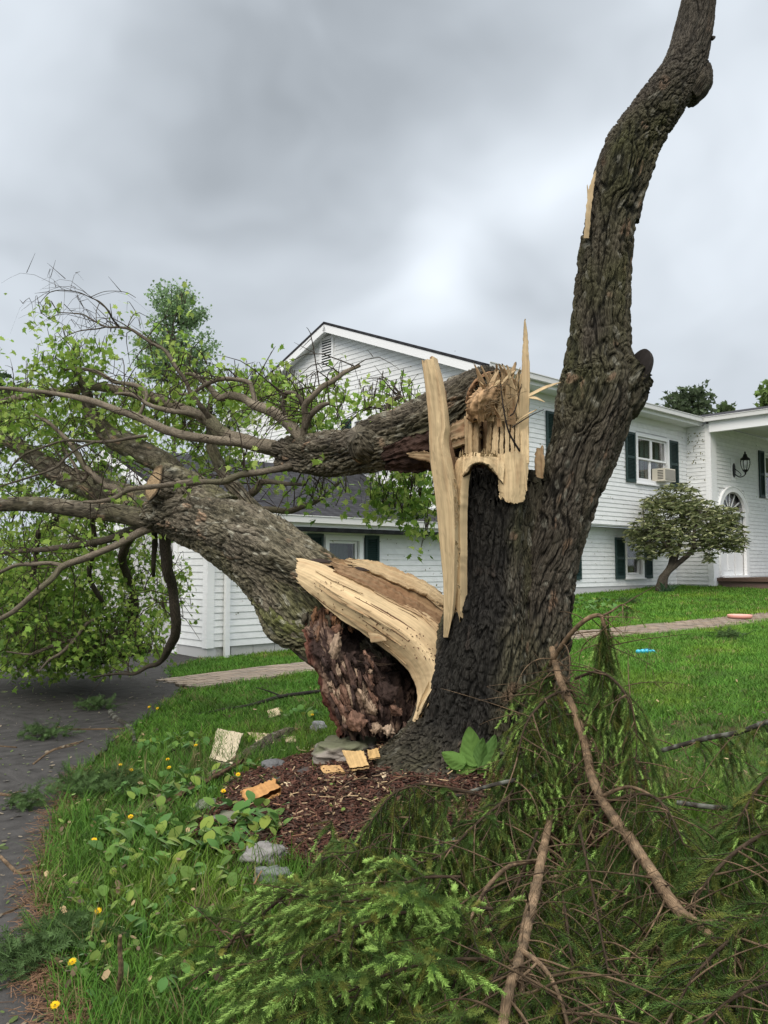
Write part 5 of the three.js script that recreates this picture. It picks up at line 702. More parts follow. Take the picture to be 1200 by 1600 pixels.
// --- upper limb, folded over at the break
{
  const T_ = thing('fallen_maple_limb', 'long maple limb snapped at the trunk top and folded left over the garage roof', 'fallen limb', at(775, 612, 5.5)), C = crown(202);
  const barky = (seed, amp, moss) => (a, L, R, p, dir, t, o) => { const rel = barkRelief(a, L, R, seed, 1.25); barkColor(o, rel, moss, sm(0.25, 0.02, t) * 0.75, seed, L, a, R); o.c = o.c.map((c, q) => c * 1.6 + [0.022, 0.019, 0.013][q]); return rel * amp * (0.7 + R) + 0.03 * n3(dir.x * 1.6 + seed, L * 2.2, dir.y * 1.6); };
  part('limb', limb(path([[786, 596, 5.5, 16], [762, 606, 5.5, 32], [730, 630, 5.52, 42], [688, 660, 5.6, 45], [636, 682, 5.75, 44], [590, 694, 5.9, 40], [545, 706, 6.15, 35], [505, 712, 6.4, 32], [472, 710, 6.6, 28], [445, 706, 6.8, 23]]), { nu: 190, nv: 420, uvr: 2, disp: barky(91, 0.042, 0.25) }), M.bark, T_);
  part('burl', limb(path([[580, 700, 5.85, 26], [566, 690, 5.75, 28], [556, 676, 5.7, 18]]), { nu: 50, nv: 40, disp: barky(93, 0.03, 0.1) }), M.bark, T_);
  const P = (x, y, D) => at(x, y, D), wd = (name, rows, o = {}) => part(name, slab(rows.map(r => r.map(q => P(...q))), o), o.mat ?? M.wood, T_);
  // torn hollow underside and raw wood
  wd('hollow_underside', [[[596, 700, 5.62], [600, 722, 5.6], [604, 736, 5.66]], [[630, 684, 5.5], [640, 712, 5.5], [648, 738, 5.6]], [[672, 672, 5.42], [684, 705, 5.44], [690, 732, 5.56]], [[716, 664, 5.38], [722, 690, 5.4], [726, 716, 5.5]]], { M: 40, N: 60, thick: 0.05, rough: 0.035, freq: 12, flute: 0.03, fluteF: 24, jag0: 0.05, edge: 0.02, seed: 3, color: (u, v, p) => { const k = 1 + fbm(p.x * 9, p.y * 9, p.z * 9, 3); return [0.055 * k, 0.032 * k, 0.024 * k]; }, mat: M.rot });
  wd('torn_wood', [[[640, 706, 5.46], [642, 716, 5.46]], [[670, 706, 5.38], [672, 722, 5.38]], [[705, 712, 5.34], [706, 724, 5.34]], [[745, 718, 5.3], [745, 728, 5.3]]], { M: 8, N: 50, thick: 0.03, rough: 0.006, flute: 0.012, jag0: 0.06, edge: 0.014, seed: 5, color: palew(0.62, 0.45) });
  wd('torn_wood', [[[698, 668, 5.36], [700, 690, 5.32]], [[720, 656, 5.32], [722, 684, 5.28]], [[742, 646, 5.3], [746, 674, 5.26]]], { M: 12, N: 36, thick: 0.04, rough: 0.007, flute: 0.015, jag0: 0.06, jag1: 0.06, edge: 0.016, seed: 7, color: palew(0.75, 0.45) });
  wd('torn_wood', [[[694, 690, 5.34], [696, 704, 5.32]], [[718, 684, 5.3], [720, 696, 5.28]], [[748, 672, 5.26], [750, 684, 5.24]]], { M: 8, N: 30, thick: 0.03, rough: 0.006, jag0: 0.05, jag1: 0.04, edge: 0.012, seed: 9, color: palew(0.7, 0.35) });
  wd('bark_flap', [[[730, 632, 5.32], [742, 606, 5.36]], [[734, 612, 5.28], [752, 592, 5.36]], [[745, 596, 5.3], [764, 584, 5.4]], [[760, 588, 5.34], [778, 584, 5.44]]], { M: 14, N: 40, thick: 0.02, rough: 0.012, jag1: 0.03, edge: 0.02, seed: 11, color: () => [0.33, 0.19, 0.1], mat: M.rot });
  const B = (r, o) => branch(C, T_, r, o);
  B([[480, 706, 6.6, 22], [450, 704, 6.8, 17], [420, 700, 6.95, 14], [390, 692, 7.1, 12.5], [349, 674, 7.3, 11.5], [322, 655, 7.45, 11], [285, 640, 7.6, 10.5], [244, 625, 7.8, 10], [195, 610, 8.0, 9], [150, 604, 8.2, 8], [112, 610, 8.3, 7], [68, 616, 8.5, 6.5], [0, 629, 8.7, 5.5], [-60, 645, 8.9, 4]], { k: 1.15 });
  B([[440, 702, 6.8, 14], [410, 697, 6.9, 12], [375, 690, 7.0, 11.5], [337, 687, 7.05, 11], [292, 679, 7.15, 10], [255, 670, 7.25, 9.5], [217, 655, 7.35, 9], [180, 638, 7.5, 8.5], [142, 627, 7.6, 7.5], [94, 617, 7.75, 6], [37, 610, 7.9, 5], [0, 606, 8.0, 4], [-50, 600, 8.2, 3]], { k: 1.2 });
  B([[330, 658, 7.4, 7], [322, 645, 7.35, 6.5], [312, 630, 7.3, 6], [300, 614, 7.3, 5.5], [288, 594, 7.3, 5], [277, 576, 7.3, 4.8], [259, 550, 7.4, 4.4], [240, 537, 7.45, 4], [225, 527, 7.5, 3.8], [206, 517, 7.55, 3.4], [187, 511, 7.6, 3], [165, 511, 7.65, 2.4], [140, 498, 7.7, 1.9], [127, 492, 7.75, 1.6], [90, 488, 7.8, 1.2]], { k: 0.75 });
  B([[187, 511, 7.6, 2.4], [178, 498, 7.55, 2.2], [169, 486, 7.5, 2], [156, 472, 7.5, 1.7], [142, 464, 7.5, 1.6], [122, 456, 7.5, 1.3], [105, 454, 7.5, 1.2], [88, 454, 7.5, 1], [75, 458, 7.5, 1], [62, 474, 7.5, 0.7]], { k: 0.5 });
  B([[165, 511, 7.65, 1.8], [150, 513, 7.6, 1.6], [125, 516, 7.55, 1.3], [105, 525, 7.5, 1.1], [90, 535, 7.5, 0.8]], { k: 0.6 });
  B([[142, 464, 7.5, 1], [165, 456, 7.5, 0.9], [195, 456, 7.5, 0.8], [212, 465, 7.5, 0.6]], { k: 0.6 }); B([[156, 472, 7.5, 1], [150, 490, 7.45, 0.9], [152, 505, 7.4, 0.6]], { k: 0.6 });
  B([[500, 708, 6.45, 16], [488, 698, 6.5, 15], [472, 682, 6.55, 14], [454, 667, 6.65, 13.5], [440, 655, 6.75, 13], [425, 644, 6.8, 12.5], [400, 633, 6.95, 11], [380, 622, 7.05, 10], [360, 617, 7.1, 9], [340, 622, 7.2, 8], [322, 600, 7.25, 7], [305, 588, 7.3, 6], [290, 584, 7.35, 4]], { k: 1.2 });
  B([[400, 633, 6.95, 8], [392, 610, 7.0, 7], [385, 597, 7.05, 6], [350, 594, 7.1, 5.5], [325, 602, 7.2, 5], [300, 612, 7.3, 4], [280, 616, 7.4, 3]], { k: 1.1 });
  B([[470, 690, 6.55, 9], [473, 676, 6.5, 8.5], [475, 655, 6.45, 8], [477, 632, 6.4, 8], [490, 618, 6.35, 7], [505, 604, 6.35, 6.5], [520, 594, 6.35, 6], [540, 582, 6.4, 5], [562, 571, 6.45, 4.5]], { k: 1.2 });
  B([[477, 632, 6.4, 7], [472, 624, 6.4, 6.5], [462, 617, 6.4, 6], [450, 613, 6.45, 5.5], [443, 622, 6.5, 5], [442, 636, 6.5, 4.5], [446, 648, 6.5, 4]], { k: 0.8 });
  B([[478, 668, 6.45, 7], [484, 655, 6.4, 7], [492, 645, 6.35, 6.5], [504, 634, 6.3, 6], [515, 630, 6.3, 4]], { k: 0.9 });
  B([[592, 676, 5.9, 8], [600, 668, 5.85, 8], [606, 656, 5.85, 7], [604, 640, 5.9, 6.5], [612, 628, 5.9, 5.5], [624, 622, 5.9, 5], [636, 630, 5.9, 4], [642, 640, 5.9, 3]], { k: 0.85 });
  B([[604, 668, 5.85, 7], [616, 662, 5.85, 6.5], [622, 650, 5.85, 6], [624, 640, 5.85, 4]], { k: 0.9 });
  B([[470, 720, 6.5, 11], [450, 730, 6.5, 9.5], [415, 735, 6.5, 8.5], [379, 741, 6.5, 8], [349, 752, 6.5, 7.5], [325, 755, 6.55, 7], [300, 754, 6.6, 7], [270, 757, 6.6, 6.5], [240, 760, 6.65, 6], [202, 764, 6.7, 5.5], [176, 779, 6.7, 5], [150, 786, 6.75, 4.5], [131, 784, 6.8, 3]], { k: 0.95 });
  B([[398, 800, 7.3, 7], [412, 794, 7.3, 7], [430, 797, 7.3, 7.5], [454, 798, 7.3, 7], [475, 793, 7.25, 6], [496, 783, 7.2, 5.5], [515, 768, 7.15, 5], [533, 750, 7.1, 4]], { k: 0.95 });
  B([[380, 780, 7.4, 9], [400, 765, 7.3, 9], [408, 755, 7.3, 8], [425, 752, 7.2, 6], [450, 757, 7.1, 5], [478, 757, 7.0, 3]], { k: 1 });
  B([[229, 681, 6.9, 4], [205, 685, 6.9, 4], [180, 688, 6.95, 3.8], [150, 689, 7.0, 3.6], [105, 689, 7.1, 3.2], [67, 700, 7.2, 2.8], [40, 712, 7.3, 2.4], [22, 726, 7.3, 2], [10, 745, 7.4, 1.5]], { k: 0.8 });
  B([[150, 690, 7.0, 3.2], [125, 700, 6.9, 3], [105, 715, 6.9, 3], [85, 733, 6.9, 2.6], [50, 745, 6.9, 2.4], [0, 760, 7, 2]], { k: 0.7 });
  B([[322, 655, 7.45, 6], [290, 645, 7.3, 6], [262, 640, 7.3, 5.5], [230, 632, 7.35, 5], [205, 618, 7.4, 4], [180, 615, 7.5, 3]], { k: 1.1 });
  B([[215, 655, 7.35, 5], [230, 620, 7.4, 4], [215, 604, 7.5, 5], [180, 598, 7.7, 5], [150, 582, 7.8, 4.5], [115, 574, 7.9, 3.5], [90, 584, 8, 2.5]], { k: 1.1 });
  // leaves
  foliage(C, [110, 565, 8.0, 75, 34, 0.3], 60, { leaves: 6, tone: 0, size: 0.078 });
  foliage(C, [70, 500, 7.7, 28, 24, 0.2], 7, { leaves: 5, tone: 0 });
  foliage(C, [190, 500, 7.7, 45, 30, 0.2], 8, { leaves: 4, tone: 2 }); foliage(C, [290, 480, 7.4, 26, 16, 0.15], 6, { leaves: 3, tone: 2 });
  foliage(C, [275, 570, 7.7, 55, 50, 0.35], 40, { leaves: 5, tone: 0 });
  foliage(C, [90, 650, 8.6, 120, 50, 0.6], 170, { leaves: 6, tone: 0 });
  foliage(C, [270, 640, 8.1, 130, 44, 0.5], 180, { leaves: 6, tone: 0 });
  foliage(C, [420, 620, 7.5, 66, 36, 0.4], 84, { leaves: 6, tone: 0 });
  foliage(C, [490, 655, 7.0, 60, 38, 0.4], 80, { leaves: 6, tone: 1 });
  foliage(C, [545, 612, 6.5, 36, 30, 0.2], 12, { leaves: 5, tone: 0 });
  foliage(C, [608, 636, 6.0, 50, 40, 0.2], 40, { leaves: 5, tone: 0, size: 0.066 });
  foliage(C, [632, 775, 6.5, 70, 42, 0.35], 90, { leaves: 7, tone: 1, reach: 1.4, size: 0.066 });
  foliage(C, [664, 820, 6.3, 14, 46, 0.15], 8, { leaves: 5, tone: 1, reach: 1.4 });
  foliage(C, [500, 775, 6.9, 60, 26, 0.2], 16, { leaves: 6, tone: 1 });
  foliage(C, [350, 602, 7.7, 66, 24, 0.3], 44, { leaves: 5, tone: 0 });
  foliage(C, [10, 590, 8.3, 50, 40, 0.4], 16, { leaves: 5, tone: 0 });
  finish(C, T_);
}
// ---------- fallen spruce branches ----------
function shootGeo(L, n, nl, w, fwd, seed) { // a shoot: thin stem and n needles
  const P = [], R = rng(seed), tri = (a, b, c) => P.push(a.x, a.y, a.z, b.x, b.y, b.z, c.x, c.y, c.z);
  for (let k = 0; k < 3; k++) { const a = k * 2.094, b = a + 2.094, s = 0.0016; tri(V(Math.cos(a) * s, 0, Math.sin(a) * s), V(Math.cos(b) * s, 0, Math.sin(b) * s), V(0, L, 0)); }
  for (let k = 0; k < n; k++) { const t = (k + R()) / n, a = k * 2.4 + R() * 0.6, f = fwd + (R() - 0.5) * 0.3, l = nl * (0.75 + 0.5 * R()) * (t > 0.9 ? 0.8 : 1), d = V(Math.cos(a) * (1 - f), f, Math.sin(a) * (1 - f)).normalize(), o = V(0, t * L, 0), s = V(-Math.sin(a), 0, Math.cos(a)).multiplyScalar(w / 2); const m = o.clone().addScaledVector(d, l * 0.45), e = o.clone().addScaledVector(d, l); tri(o, m.clone().add(s), m.clone().sub(s)); tri(m.clone().add(s), e, m.clone().sub(s)); }
  const g = new THREE.BufferGeometry(); g.setAttribute('position', new THREE.Float32BufferAttribute(P, 3)); g.computeVertexNormals(); return g;
}
const shootG = shootGeo(0.085, 60, 0.0165, 0.0028, 0.34, 3), tipG = shootGeo(0.05, 46, 0.016, 0.0045, 0.5, 9);
M.needle = new THREE.MeshPhysicalMaterial({ color: 0xffffff, roughness: 0.75, specularIntensity: 0.25, transmission: 0.12, thickness: 0, side: THREE.DoubleSide });
const tanWood = (k = 1) => (o, a, L, R, p) => { const n = fbm(p.x * 30, p.y * 30, p.z * 30, 2), s = sm(0.2, 0.32, n3(p.x * 70, p.y * 70, p.z * 70)) * 0.5; const m = k * (1 + 1.3 * n + 0.5 * n3(p.x * 9, p.y * 9, p.z * 9)); o.c = [mix(0.33, 0.1, s) * m, mix(0.225, 0.08, s) * m, mix(0.135, 0.055, s) * m]; };
const hiddenWood = (o, a, L, R, p) => { const m = 1 + 0.8 * n3(p.x * 40, p.y * 40, p.z * 40); o.c = [0.105 * m, 0.072 * m, 0.045 * m]; };
const lichenWood = (o, a, L, R, p) => { const s = sm(-0.1, 0.25, n3(p.x * 30, p.y * 30, p.z * 30)); o.c = [mix(0.09, 0.3, s), mix(0.08, 0.31, s), mix(0.065, 0.26, s)]; };
const greyTwig = (o) => { o.c = [0.1, 0.078, 0.055]; };
function spruce(name, label, base, seed, bushels) {
  const T_ = thing(name, label, 'spruce branch', base, 'spruce branches fallen round the foot of the broken tree');
  const R = rng(seed), twigs = [], shoots = [], tips = [], dead = [];
  const UP = V(0, 1, 0), keep = p => { const h = H(p.x, p.z) + 0.025; if (p.y < h) p.y = h + R() * 0.02; return p; };
  const seg = (list, pts, r0, col) => list.push(limb(pts.map((p, i) => [p.x, p.y, p.z, r0 * (1 - 0.75 * i / (pts.length - 1))]), { nu: r0 > 0.004 ? 6 : 4, nv: pts.length * 2, color: col, cap0: false }));
  function needles(pts, fresh, dens) { // shoots along a little branch
    let L = 0; for (let i = 1; i < pts.length; i++) L += pts[i].distanceTo(pts[i - 1]); const n = Math.max(1, Math.round(L / 0.062 * dens));
    const A = pts.map(p => [p.x, p.y, p.z]);
    for (let k = 0; k < n; k++) { // shoots end to end along the twig, with shorter side shoots in its plane
      const t = k / n, s = spline(A, t), e = spline(A, Math.min(1, t + 0.06)), b = spline(A, Math.max(0, t - 0.06)), d = V(e[0] - b[0], e[1] - b[1], e[2] - b[2]).normalize(), p = V(...s), k0 = 0.85 + R() * 0.35;
      shoots.push(mat4(p, quatUp(d.clone().add(V((R() - 0.5) * 0.2, (R() - 0.5) * 0.2, (R() - 0.5) * 0.2)).normalize(), R() * 6.28), k0));
      if (R() < 0.55) { const l = d.clone().cross(V(0, 1, 0)); if (l.lengthSq() < 0.1) l.set(1, 0, 0); l.normalize().multiplyScalar(R() < 0.5 ? 1 : -1); const q = d.clone().multiplyScalar(0.8).addScaledVector(l, 0.7).add(V(0, -0.25 - R() * 0.4, 0)).normalize(), z = 0.5 + R() * 0.4; shoots.push(mat4(p, quatUp(q, R() * 6.28), z)); if (R() < fresh) tips.push(mat4(p.clone().addScaledVector(q, 0.08 * z), quatUp(q.clone().add(V(0, -0.5, 0)).normalize(), R() * 6.28), 0.6 + R() * 0.6)); }
    }
    const l = pts[pts.length - 1], d = l.clone().sub(pts[pts.length - 2]).normalize(); shoots.push(mat4(l, quatUp(d, R() * 6), 0.8)); if (R() < fresh * 1.6) { const o = l.clone().addScaledVector(d, 0.06); for (let q = 0; q < 3; q++) tips.push(mat4(q ? l : o, quatUp(d.clone().add(V((R() - 0.5) * 0.9, -0.4, (R() - 0.5) * 0.9)).normalize(), R() * 6), 0.7 + R() * 0.5)); }
  }
  for (const b of bushels) {
    const { rows, len = 0.35, droop = 0.5, from = 0.1, fresh = 0.25, step = 0.05, dens = 1, hang = 0, deadN = 0, tint = tanWood(1), side = 0.85, bare = 0, main = false } = b, pr = path(rows.map((r, i) => [r[0] + 7 * n3(r[0] * 0.13, r[1] * 0.11, 2) * (i > 0), r[1] + 5 * n3(r[0] * 0.17, r[1] * 0.13, 6) * (i > 0), r[2], r[3] * (main ? 0.74 : 0.55)])), tnt = main || b.tint ? tint : hiddenWood;
    part('stem', limb(pr, { nu: 12, nv: rows.length * 10, disp: (a, L, r, p, dir, t, o) => { tnt(o, a, L, r, p); return r * (0.3 * sm(0.25, 0.6, n3(L * 24, 7, rows[0][0])) + 0.14 * n3(L * 30, Math.cos(a) * 2, Math.sin(a) * 2) + 0.1 * n3(L * 9, 3, 1)); } }), M.bark2, T_);
    let Ls = 0; for (let k = 1; k <= 60; k++) { const p = spline(pr, k / 60), q = spline(pr, (k - 1) / 60); Ls += Math.hypot(p[0] - q[0], p[1] - q[1], p[2] - q[2]); }
    const n = Math.round(Ls / step);
    for (let k = 0; k < n; k++) for (const sd of [-1, 1]) {
      const s = from + (1 - from) * (k + R()) / n; if (s > 1) continue; const P = spline(pr, s), e = spline(pr, Math.min(1, s + 0.02)), c = spline(pr, Math.max(0, s - 0.02)), tan = V(e[0] - c[0], e[1] - c[1], e[2] - c[2]).normalize();
      let lat = tan.clone().cross(UP); if (lat.lengthSq() < 0.05) lat.set(R() - 0.5, 0, R() - 0.5); lat.normalize().multiplyScalar(sd); lat.applyAxisAngle(tan, (R() - 0.5) * 1.1);
      const L = len * (0.45 + 0.55 * Math.sin(Math.PI * (0.12 + 0.8 * s))) * (0.5 + 0.8 * R()), d = tan.clone().multiplyScalar(0.55).addScaledVector(lat, side).add(V((R() - 0.5) * 0.9, (R() - 0.4) * 0.8 - hang * 0.8, (R() - 0.5) * 0.9)).normalize();
      const pts = []; for (let i = 0; i <= 4; i++) { const t = i / 4; pts.push(keep(V(P[0], P[1], P[2]).addScaledVector(d, L * t).add(V(0, -droop * 0.8 * L * t * t, 0)).add(V(0.1 * L * n3(t * 3 + k, sd, 1), 0.1 * L * n3(t * 3 + k, sd, 5), 0.1 * L * n3(t * 3, sd + k, 9))))); }
      if (R() < bare) { seg(dead, pts, 0.0035, tanWood(0.9)); for (let q = 0; q < 3; q++) { const a = pts[1 + q].clone(), l = 0.06 + R() * 0.1; seg(dead, [a, keep(a.clone().add(V((R() - 0.5) * l, -l * 0.4, (R() - 0.5) * l))), keep(a.clone().add(V((R() - 0.5) * l * 2, -l * R(), (R() - 0.5) * l * 2)))], 0.0018, tanWood(0.8)); } continue; }
      seg(twigs, pts, 0.0032, greyTwig); needles(pts, fresh, dens);
      const m = Math.floor(L / 0.065); for (let q = 1; q <= m; q++) { const t = q / (m + 1), i = Math.min(3, Math.floor(t * 4)), a = pts[i].clone().lerp(pts[i + 1], t * 4 - i), td = pts[i + 1].clone().sub(pts[i]).normalize(); let l2 = td.clone().cross(UP).normalize(); if (!isFinite(l2.x) || l2.lengthSq() < 0.5) l2 = V(1, 0, 0); l2.multiplyScalar(q % 2 ? 1 : -1); const dd = td.multiplyScalar(0.75).addScaledVector(l2, 0.7).add(V(0, (R() - 0.5) * 0.3 - hang * 0.6, 0)).normalize(), ll = (0.07 + 0.14 * R()) * (1 - 0.5 * t) * (len / 0.35); const sp = [a, keep(a.clone().addScaledVector(dd, ll * 0.5).add(V(0, -droop * ll * 0.12, 0))), keep(a.clone().addScaledVector(dd, ll).add(V(0, -droop * ll * 0.5, 0)))]; needles(sp, fresh, dens); }
    }
    for (let k = 0; k < deadN; k++) { // bare, curling dead twigs
      const s = 0.03 + R() * 0.94, P = spline(pr, s), p0 = V(P[0], P[1], P[2]), L = 0.12 + R() * 0.34, d = V(R() - 0.5, R() * 0.5 - 0.25, R() - 0.3).normalize(), cv = V(R() - 0.5, -0.7 * R(), R() - 0.5), pts = []; for (let i = 0; i <= 5; i++) { const t = i / 5; pts.push(keep(p0.clone().addScaledVector(d, L * t).addScaledVector(cv, L * t * t * 0.8))); }
      seg(dead, pts, 0.0028 + R() * 0.0022, R() < 0.6 ? tanWood(1) : tanWood(0.6)); const m = 1 + Math.floor(R() * 4); for (let q = 0; q < m; q++) { const a = pts[1 + Math.floor(R() * 4)], l = 0.05 + R() * 0.14, dd = V(R() - 0.5, R() - 0.6, R() - 0.5); seg(dead, [a.clone(), keep(a.clone().addScaledVector(dd, l * 0.6)), keep(a.clone().addScaledVector(dd, l).add(V(0, -l * 0.4 * R(), 0)))], 0.0018, tanWood(0.85)); }
    }
  }
  if (twigs.length) part('twigs', mergeGeometries(twigs), M.bark2, T_, 'stuff'); if (dead.length) part('dead_twigs', mergeGeometries(dead), M.bark2, T_, 'stuff');
  if (shoots.length) instances('needles', shootG, M.needle, shoots, T_, c => { const k = 0.6 + R() * 0.8, y = R(); return c.setRGB(mix(0.05, 0.15, y * y) * k, mix(0.092, 0.15, y) * k, mix(0.022, 0.032, y) * k); });
  if (tips.length) instances('new_growth', tipG, M.needle, tips, T_, c => { const k = 0.7 + R() * 0.6; return c.setRGB(0.23 * k, 0.36 * k, 0.085 * k); });
}
spruce('spruce_branch', 'tall tan spruce branch slumped against the right of the maple trunk, bare twigs on top', gnd(1000, 1400), 301, [
  { main: true, rows: [[862, 1012, 4.75, 6], [876, 1060, 4.6, 7.5], [895, 1110, 4.4, 8.5], [912, 1170, 4.2, 9], [925, 1215, 4.0, 9.5], [950, 1260, 3.8, 10.5], [985, 1315, 3.5, 11], [1020, 1365, 3.25, 12], [1060, 1420, 3.0, 12], [1085, 1442, 2.9, 10], [1130, 1480, 2.75, 7], [1172, 1520, 2.65, 4]], len: 0.34, droop: 1.0, hang: 0.5, from: 0.02, fresh: 0.45, deadN: 80, step: 0.08, bare: 0.35 },
  { main: true, rows: [[858, 1040, 4.72, 5], [885, 1002, 4.6, 5], [910, 970, 4.5, 5], [938, 964, 4.45, 4.5], [946, 985, 4.42, 4], [950, 1020, 4.4, 3], [957, 1070, 4.36, 2], [960, 1120, 4.32, 1.5]], len: 0.24, droop: 1.3, hang: 0.9, from: 0.42, fresh: 0.3, deadN: 16, step: 0.055, side: 0.4 },
  { main: true, rows: [[938, 964, 4.45, 3], [955, 955, 4.45, 2.2], [972, 944, 4.45, 1.6], [984, 950, 4.4, 1]], len: 0.08, from: 0.9, deadN: 5, step: 0.3 },
  { rows: [[900, 1060, 4.5, 4], [940, 1050, 4.3, 4], [975, 1080, 4.1, 3], [990, 1140, 4.0, 2], [992, 1200, 3.9, 1.5]], len: 0.24, droop: 1.2, hang: 0.7, fresh: 0.45, step: 0.075, deadN: 11 },
  { rows: [[890, 1080, 4.5, 4], [860, 1090, 4.35, 4], [828, 1130, 4.2, 3], [808, 1190, 4.1, 2]], len: 0.26, droop: 1.2, hang: 0.6, fresh: 0.3, step: 0.05, deadN: 11, from: 0.2 },
  { rows: [[900, 1090, 4.75, 4], [876, 1060, 4.75, 4], [850, 1068, 4.7, 3], [832, 1100, 4.65, 2], [826, 1150, 4.6, 1.5]], len: 0.24, droop: 1.0, hang: 0.4, fresh: 0.5, step: 0.06, deadN: 24 },
  { rows: [[900, 1150, 4.6, 4], [868, 1150, 4.55, 4], [838, 1175, 4.5, 3], [812, 1220, 4.45, 2]], len: 0.26, droop: 1.0, hang: 0.4, fresh: 0.5, step: 0.06, deadN: 24 },
  { rows: [[945, 1255, 3.85, 5], [1000, 1240, 3.7, 4], [1040, 1260, 3.5, 3], [1070, 1320, 3.35, 2]], len: 0.32, droop: 1.1, hang: 0.5, fresh: 0.2, step: 0.06, deadN: 11 },
  { main: true, rows: [[940, 1245, 3.85, 4], [985, 1232, 3.75, 3.5], [1025, 1250, 3.65, 2.5], [1050, 1280, 3.6, 1.2]], len: 0.1, from: 0.9, deadN: 7, step: 0.3 },
  { rows: [[985, 1315, 3.5, 5], [1000, 1390, 3.3, 4], [1010, 1480, 3.0, 3], [1015, 1570, 2.8, 2]], len: 0.36, droop: 1.1, hang: 0.6, fresh: 0.35, step: 0.05, deadN: 11 }]);
spruce('spruce_branch', 'forked tan spruce branch lying towards the camera at the bottom centre', gnd(830, 1500), 302, [
  { main: true, rows: [[872, 1190, 4.4, 5], [858, 1270, 4.1, 7], [848, 1330, 3.7, 9], [838, 1390, 3.3, 10.5], [825, 1440, 3.0, 12], [812, 1490, 2.75, 11], [798, 1545, 2.55, 11], [783, 1610, 2.4, 11], [776, 1680, 2.3, 10]], len: 0.32, droop: 0.9, hang: 0.5, from: 0.02, fresh: 0.2, deadN: 70, step: 0.08, bare: 0.4 },
  { main: true, rows: [[812, 1490, 2.75, 6], [817, 1540, 2.6, 6], [822, 1600, 2.45, 5], [824, 1660, 2.3, 4]], len: 0.15, from: 0.5, fresh: 0.1, deadN: 6, step: 0.1 },
  { main: true, rows: [[815, 1485, 2.75, 5.5], [850, 1512, 2.62, 5], [875, 1558, 2.5, 4.5], [892, 1620, 2.4, 4]], len: 0.18, from: 0.4, fresh: 0.1, deadN: 11, step: 0.1 },
  { main: true, rows: [[845, 1345, 3.6, 5], [800, 1352, 3.5, 4.5], [765, 1380, 3.35, 4], [742, 1420, 3.2, 3], [725, 1470, 3.1, 1.8]], len: 0.12, from: 0.6, fresh: 0.1, deadN: 11, step: 0.12, bare: 0.6 },
  { rows: [[905, 1290, 3.7, 4], [925, 1380, 3.4, 4], [945, 1480, 3.0, 3], [960, 1580, 2.7, 2], [965, 1650, 2.5, 1.5]], len: 0.38, droop: 1.0, hang: 0.5, fresh: 0.2, step: 0.04, deadN: 11 },
  { rows: [[840, 1300, 3.8, 4], [800, 1400, 3.4, 3.5], [740, 1480, 3.0, 3], [700, 1560, 2.7, 2]], len: 0.36, droop: 0.9, hang: 0.4, fresh: 0.3, step: 0.05, deadN: 11 },
  { rows: [[880, 1400, 3.3, 4], [890, 1480, 3.0, 3.5], [905, 1560, 2.75, 3], [915, 1640, 2.5, 2]], len: 0.36, droop: 0.9, hang: 0.4, fresh: 0.4, step: 0.05, deadN: 11 }]);
spruce('spruce_branch', 'dense dark green spruce branch filling the lower right corner', gnd(1120, 1480), 303, [
  { rows: [[1260, 1280, 3.3, 6], [1200, 1300, 3.3, 6], [1140, 1340, 3.2, 5], [1090, 1400, 3.1, 4], [1060, 1470, 3.0, 3]], len: 0.42, droop: 0.9, hang: 0.4, fresh: 0.45, step: 0.034, deadN: 11 },
  { rows: [[1270, 1400, 2.9, 6], [1210, 1420, 2.85, 6], [1150, 1460, 2.75, 5], [1090, 1520, 2.65, 4], [1050, 1590, 2.55, 3]], len: 0.42, droop: 0.9, hang: 0.4, fresh: 0.45, step: 0.034, deadN: 11 },
  { rows: [[1270, 1530, 2.6, 6], [1200, 1540, 2.5, 5], [1130, 1570, 2.45, 4], [1060, 1640, 2.35, 3]], len: 0.4, droop: 0.9, hang: 0.4, fresh: 0.45, step: 0.036, deadN: 11 },
  { rows: [[1250, 1190, 3.5, 5], [1200, 1215, 3.5, 4], [1160, 1270, 3.45, 3], [1140, 1330, 3.4, 2]], len: 0.34, droop: 1.0, hang: 0.5, fresh: 0.35, step: 0.034, deadN: 6 },
  { rows: [[1020, 1380, 3.25, 4], [1040, 1440, 3.1, 4], [1030, 1520, 2.85, 3], [1010, 1610, 2.6, 2]], len: 0.38, droop: 1.0, hang: 0.4, fresh: 0.45, step: 0.036, deadN: 11 }]);
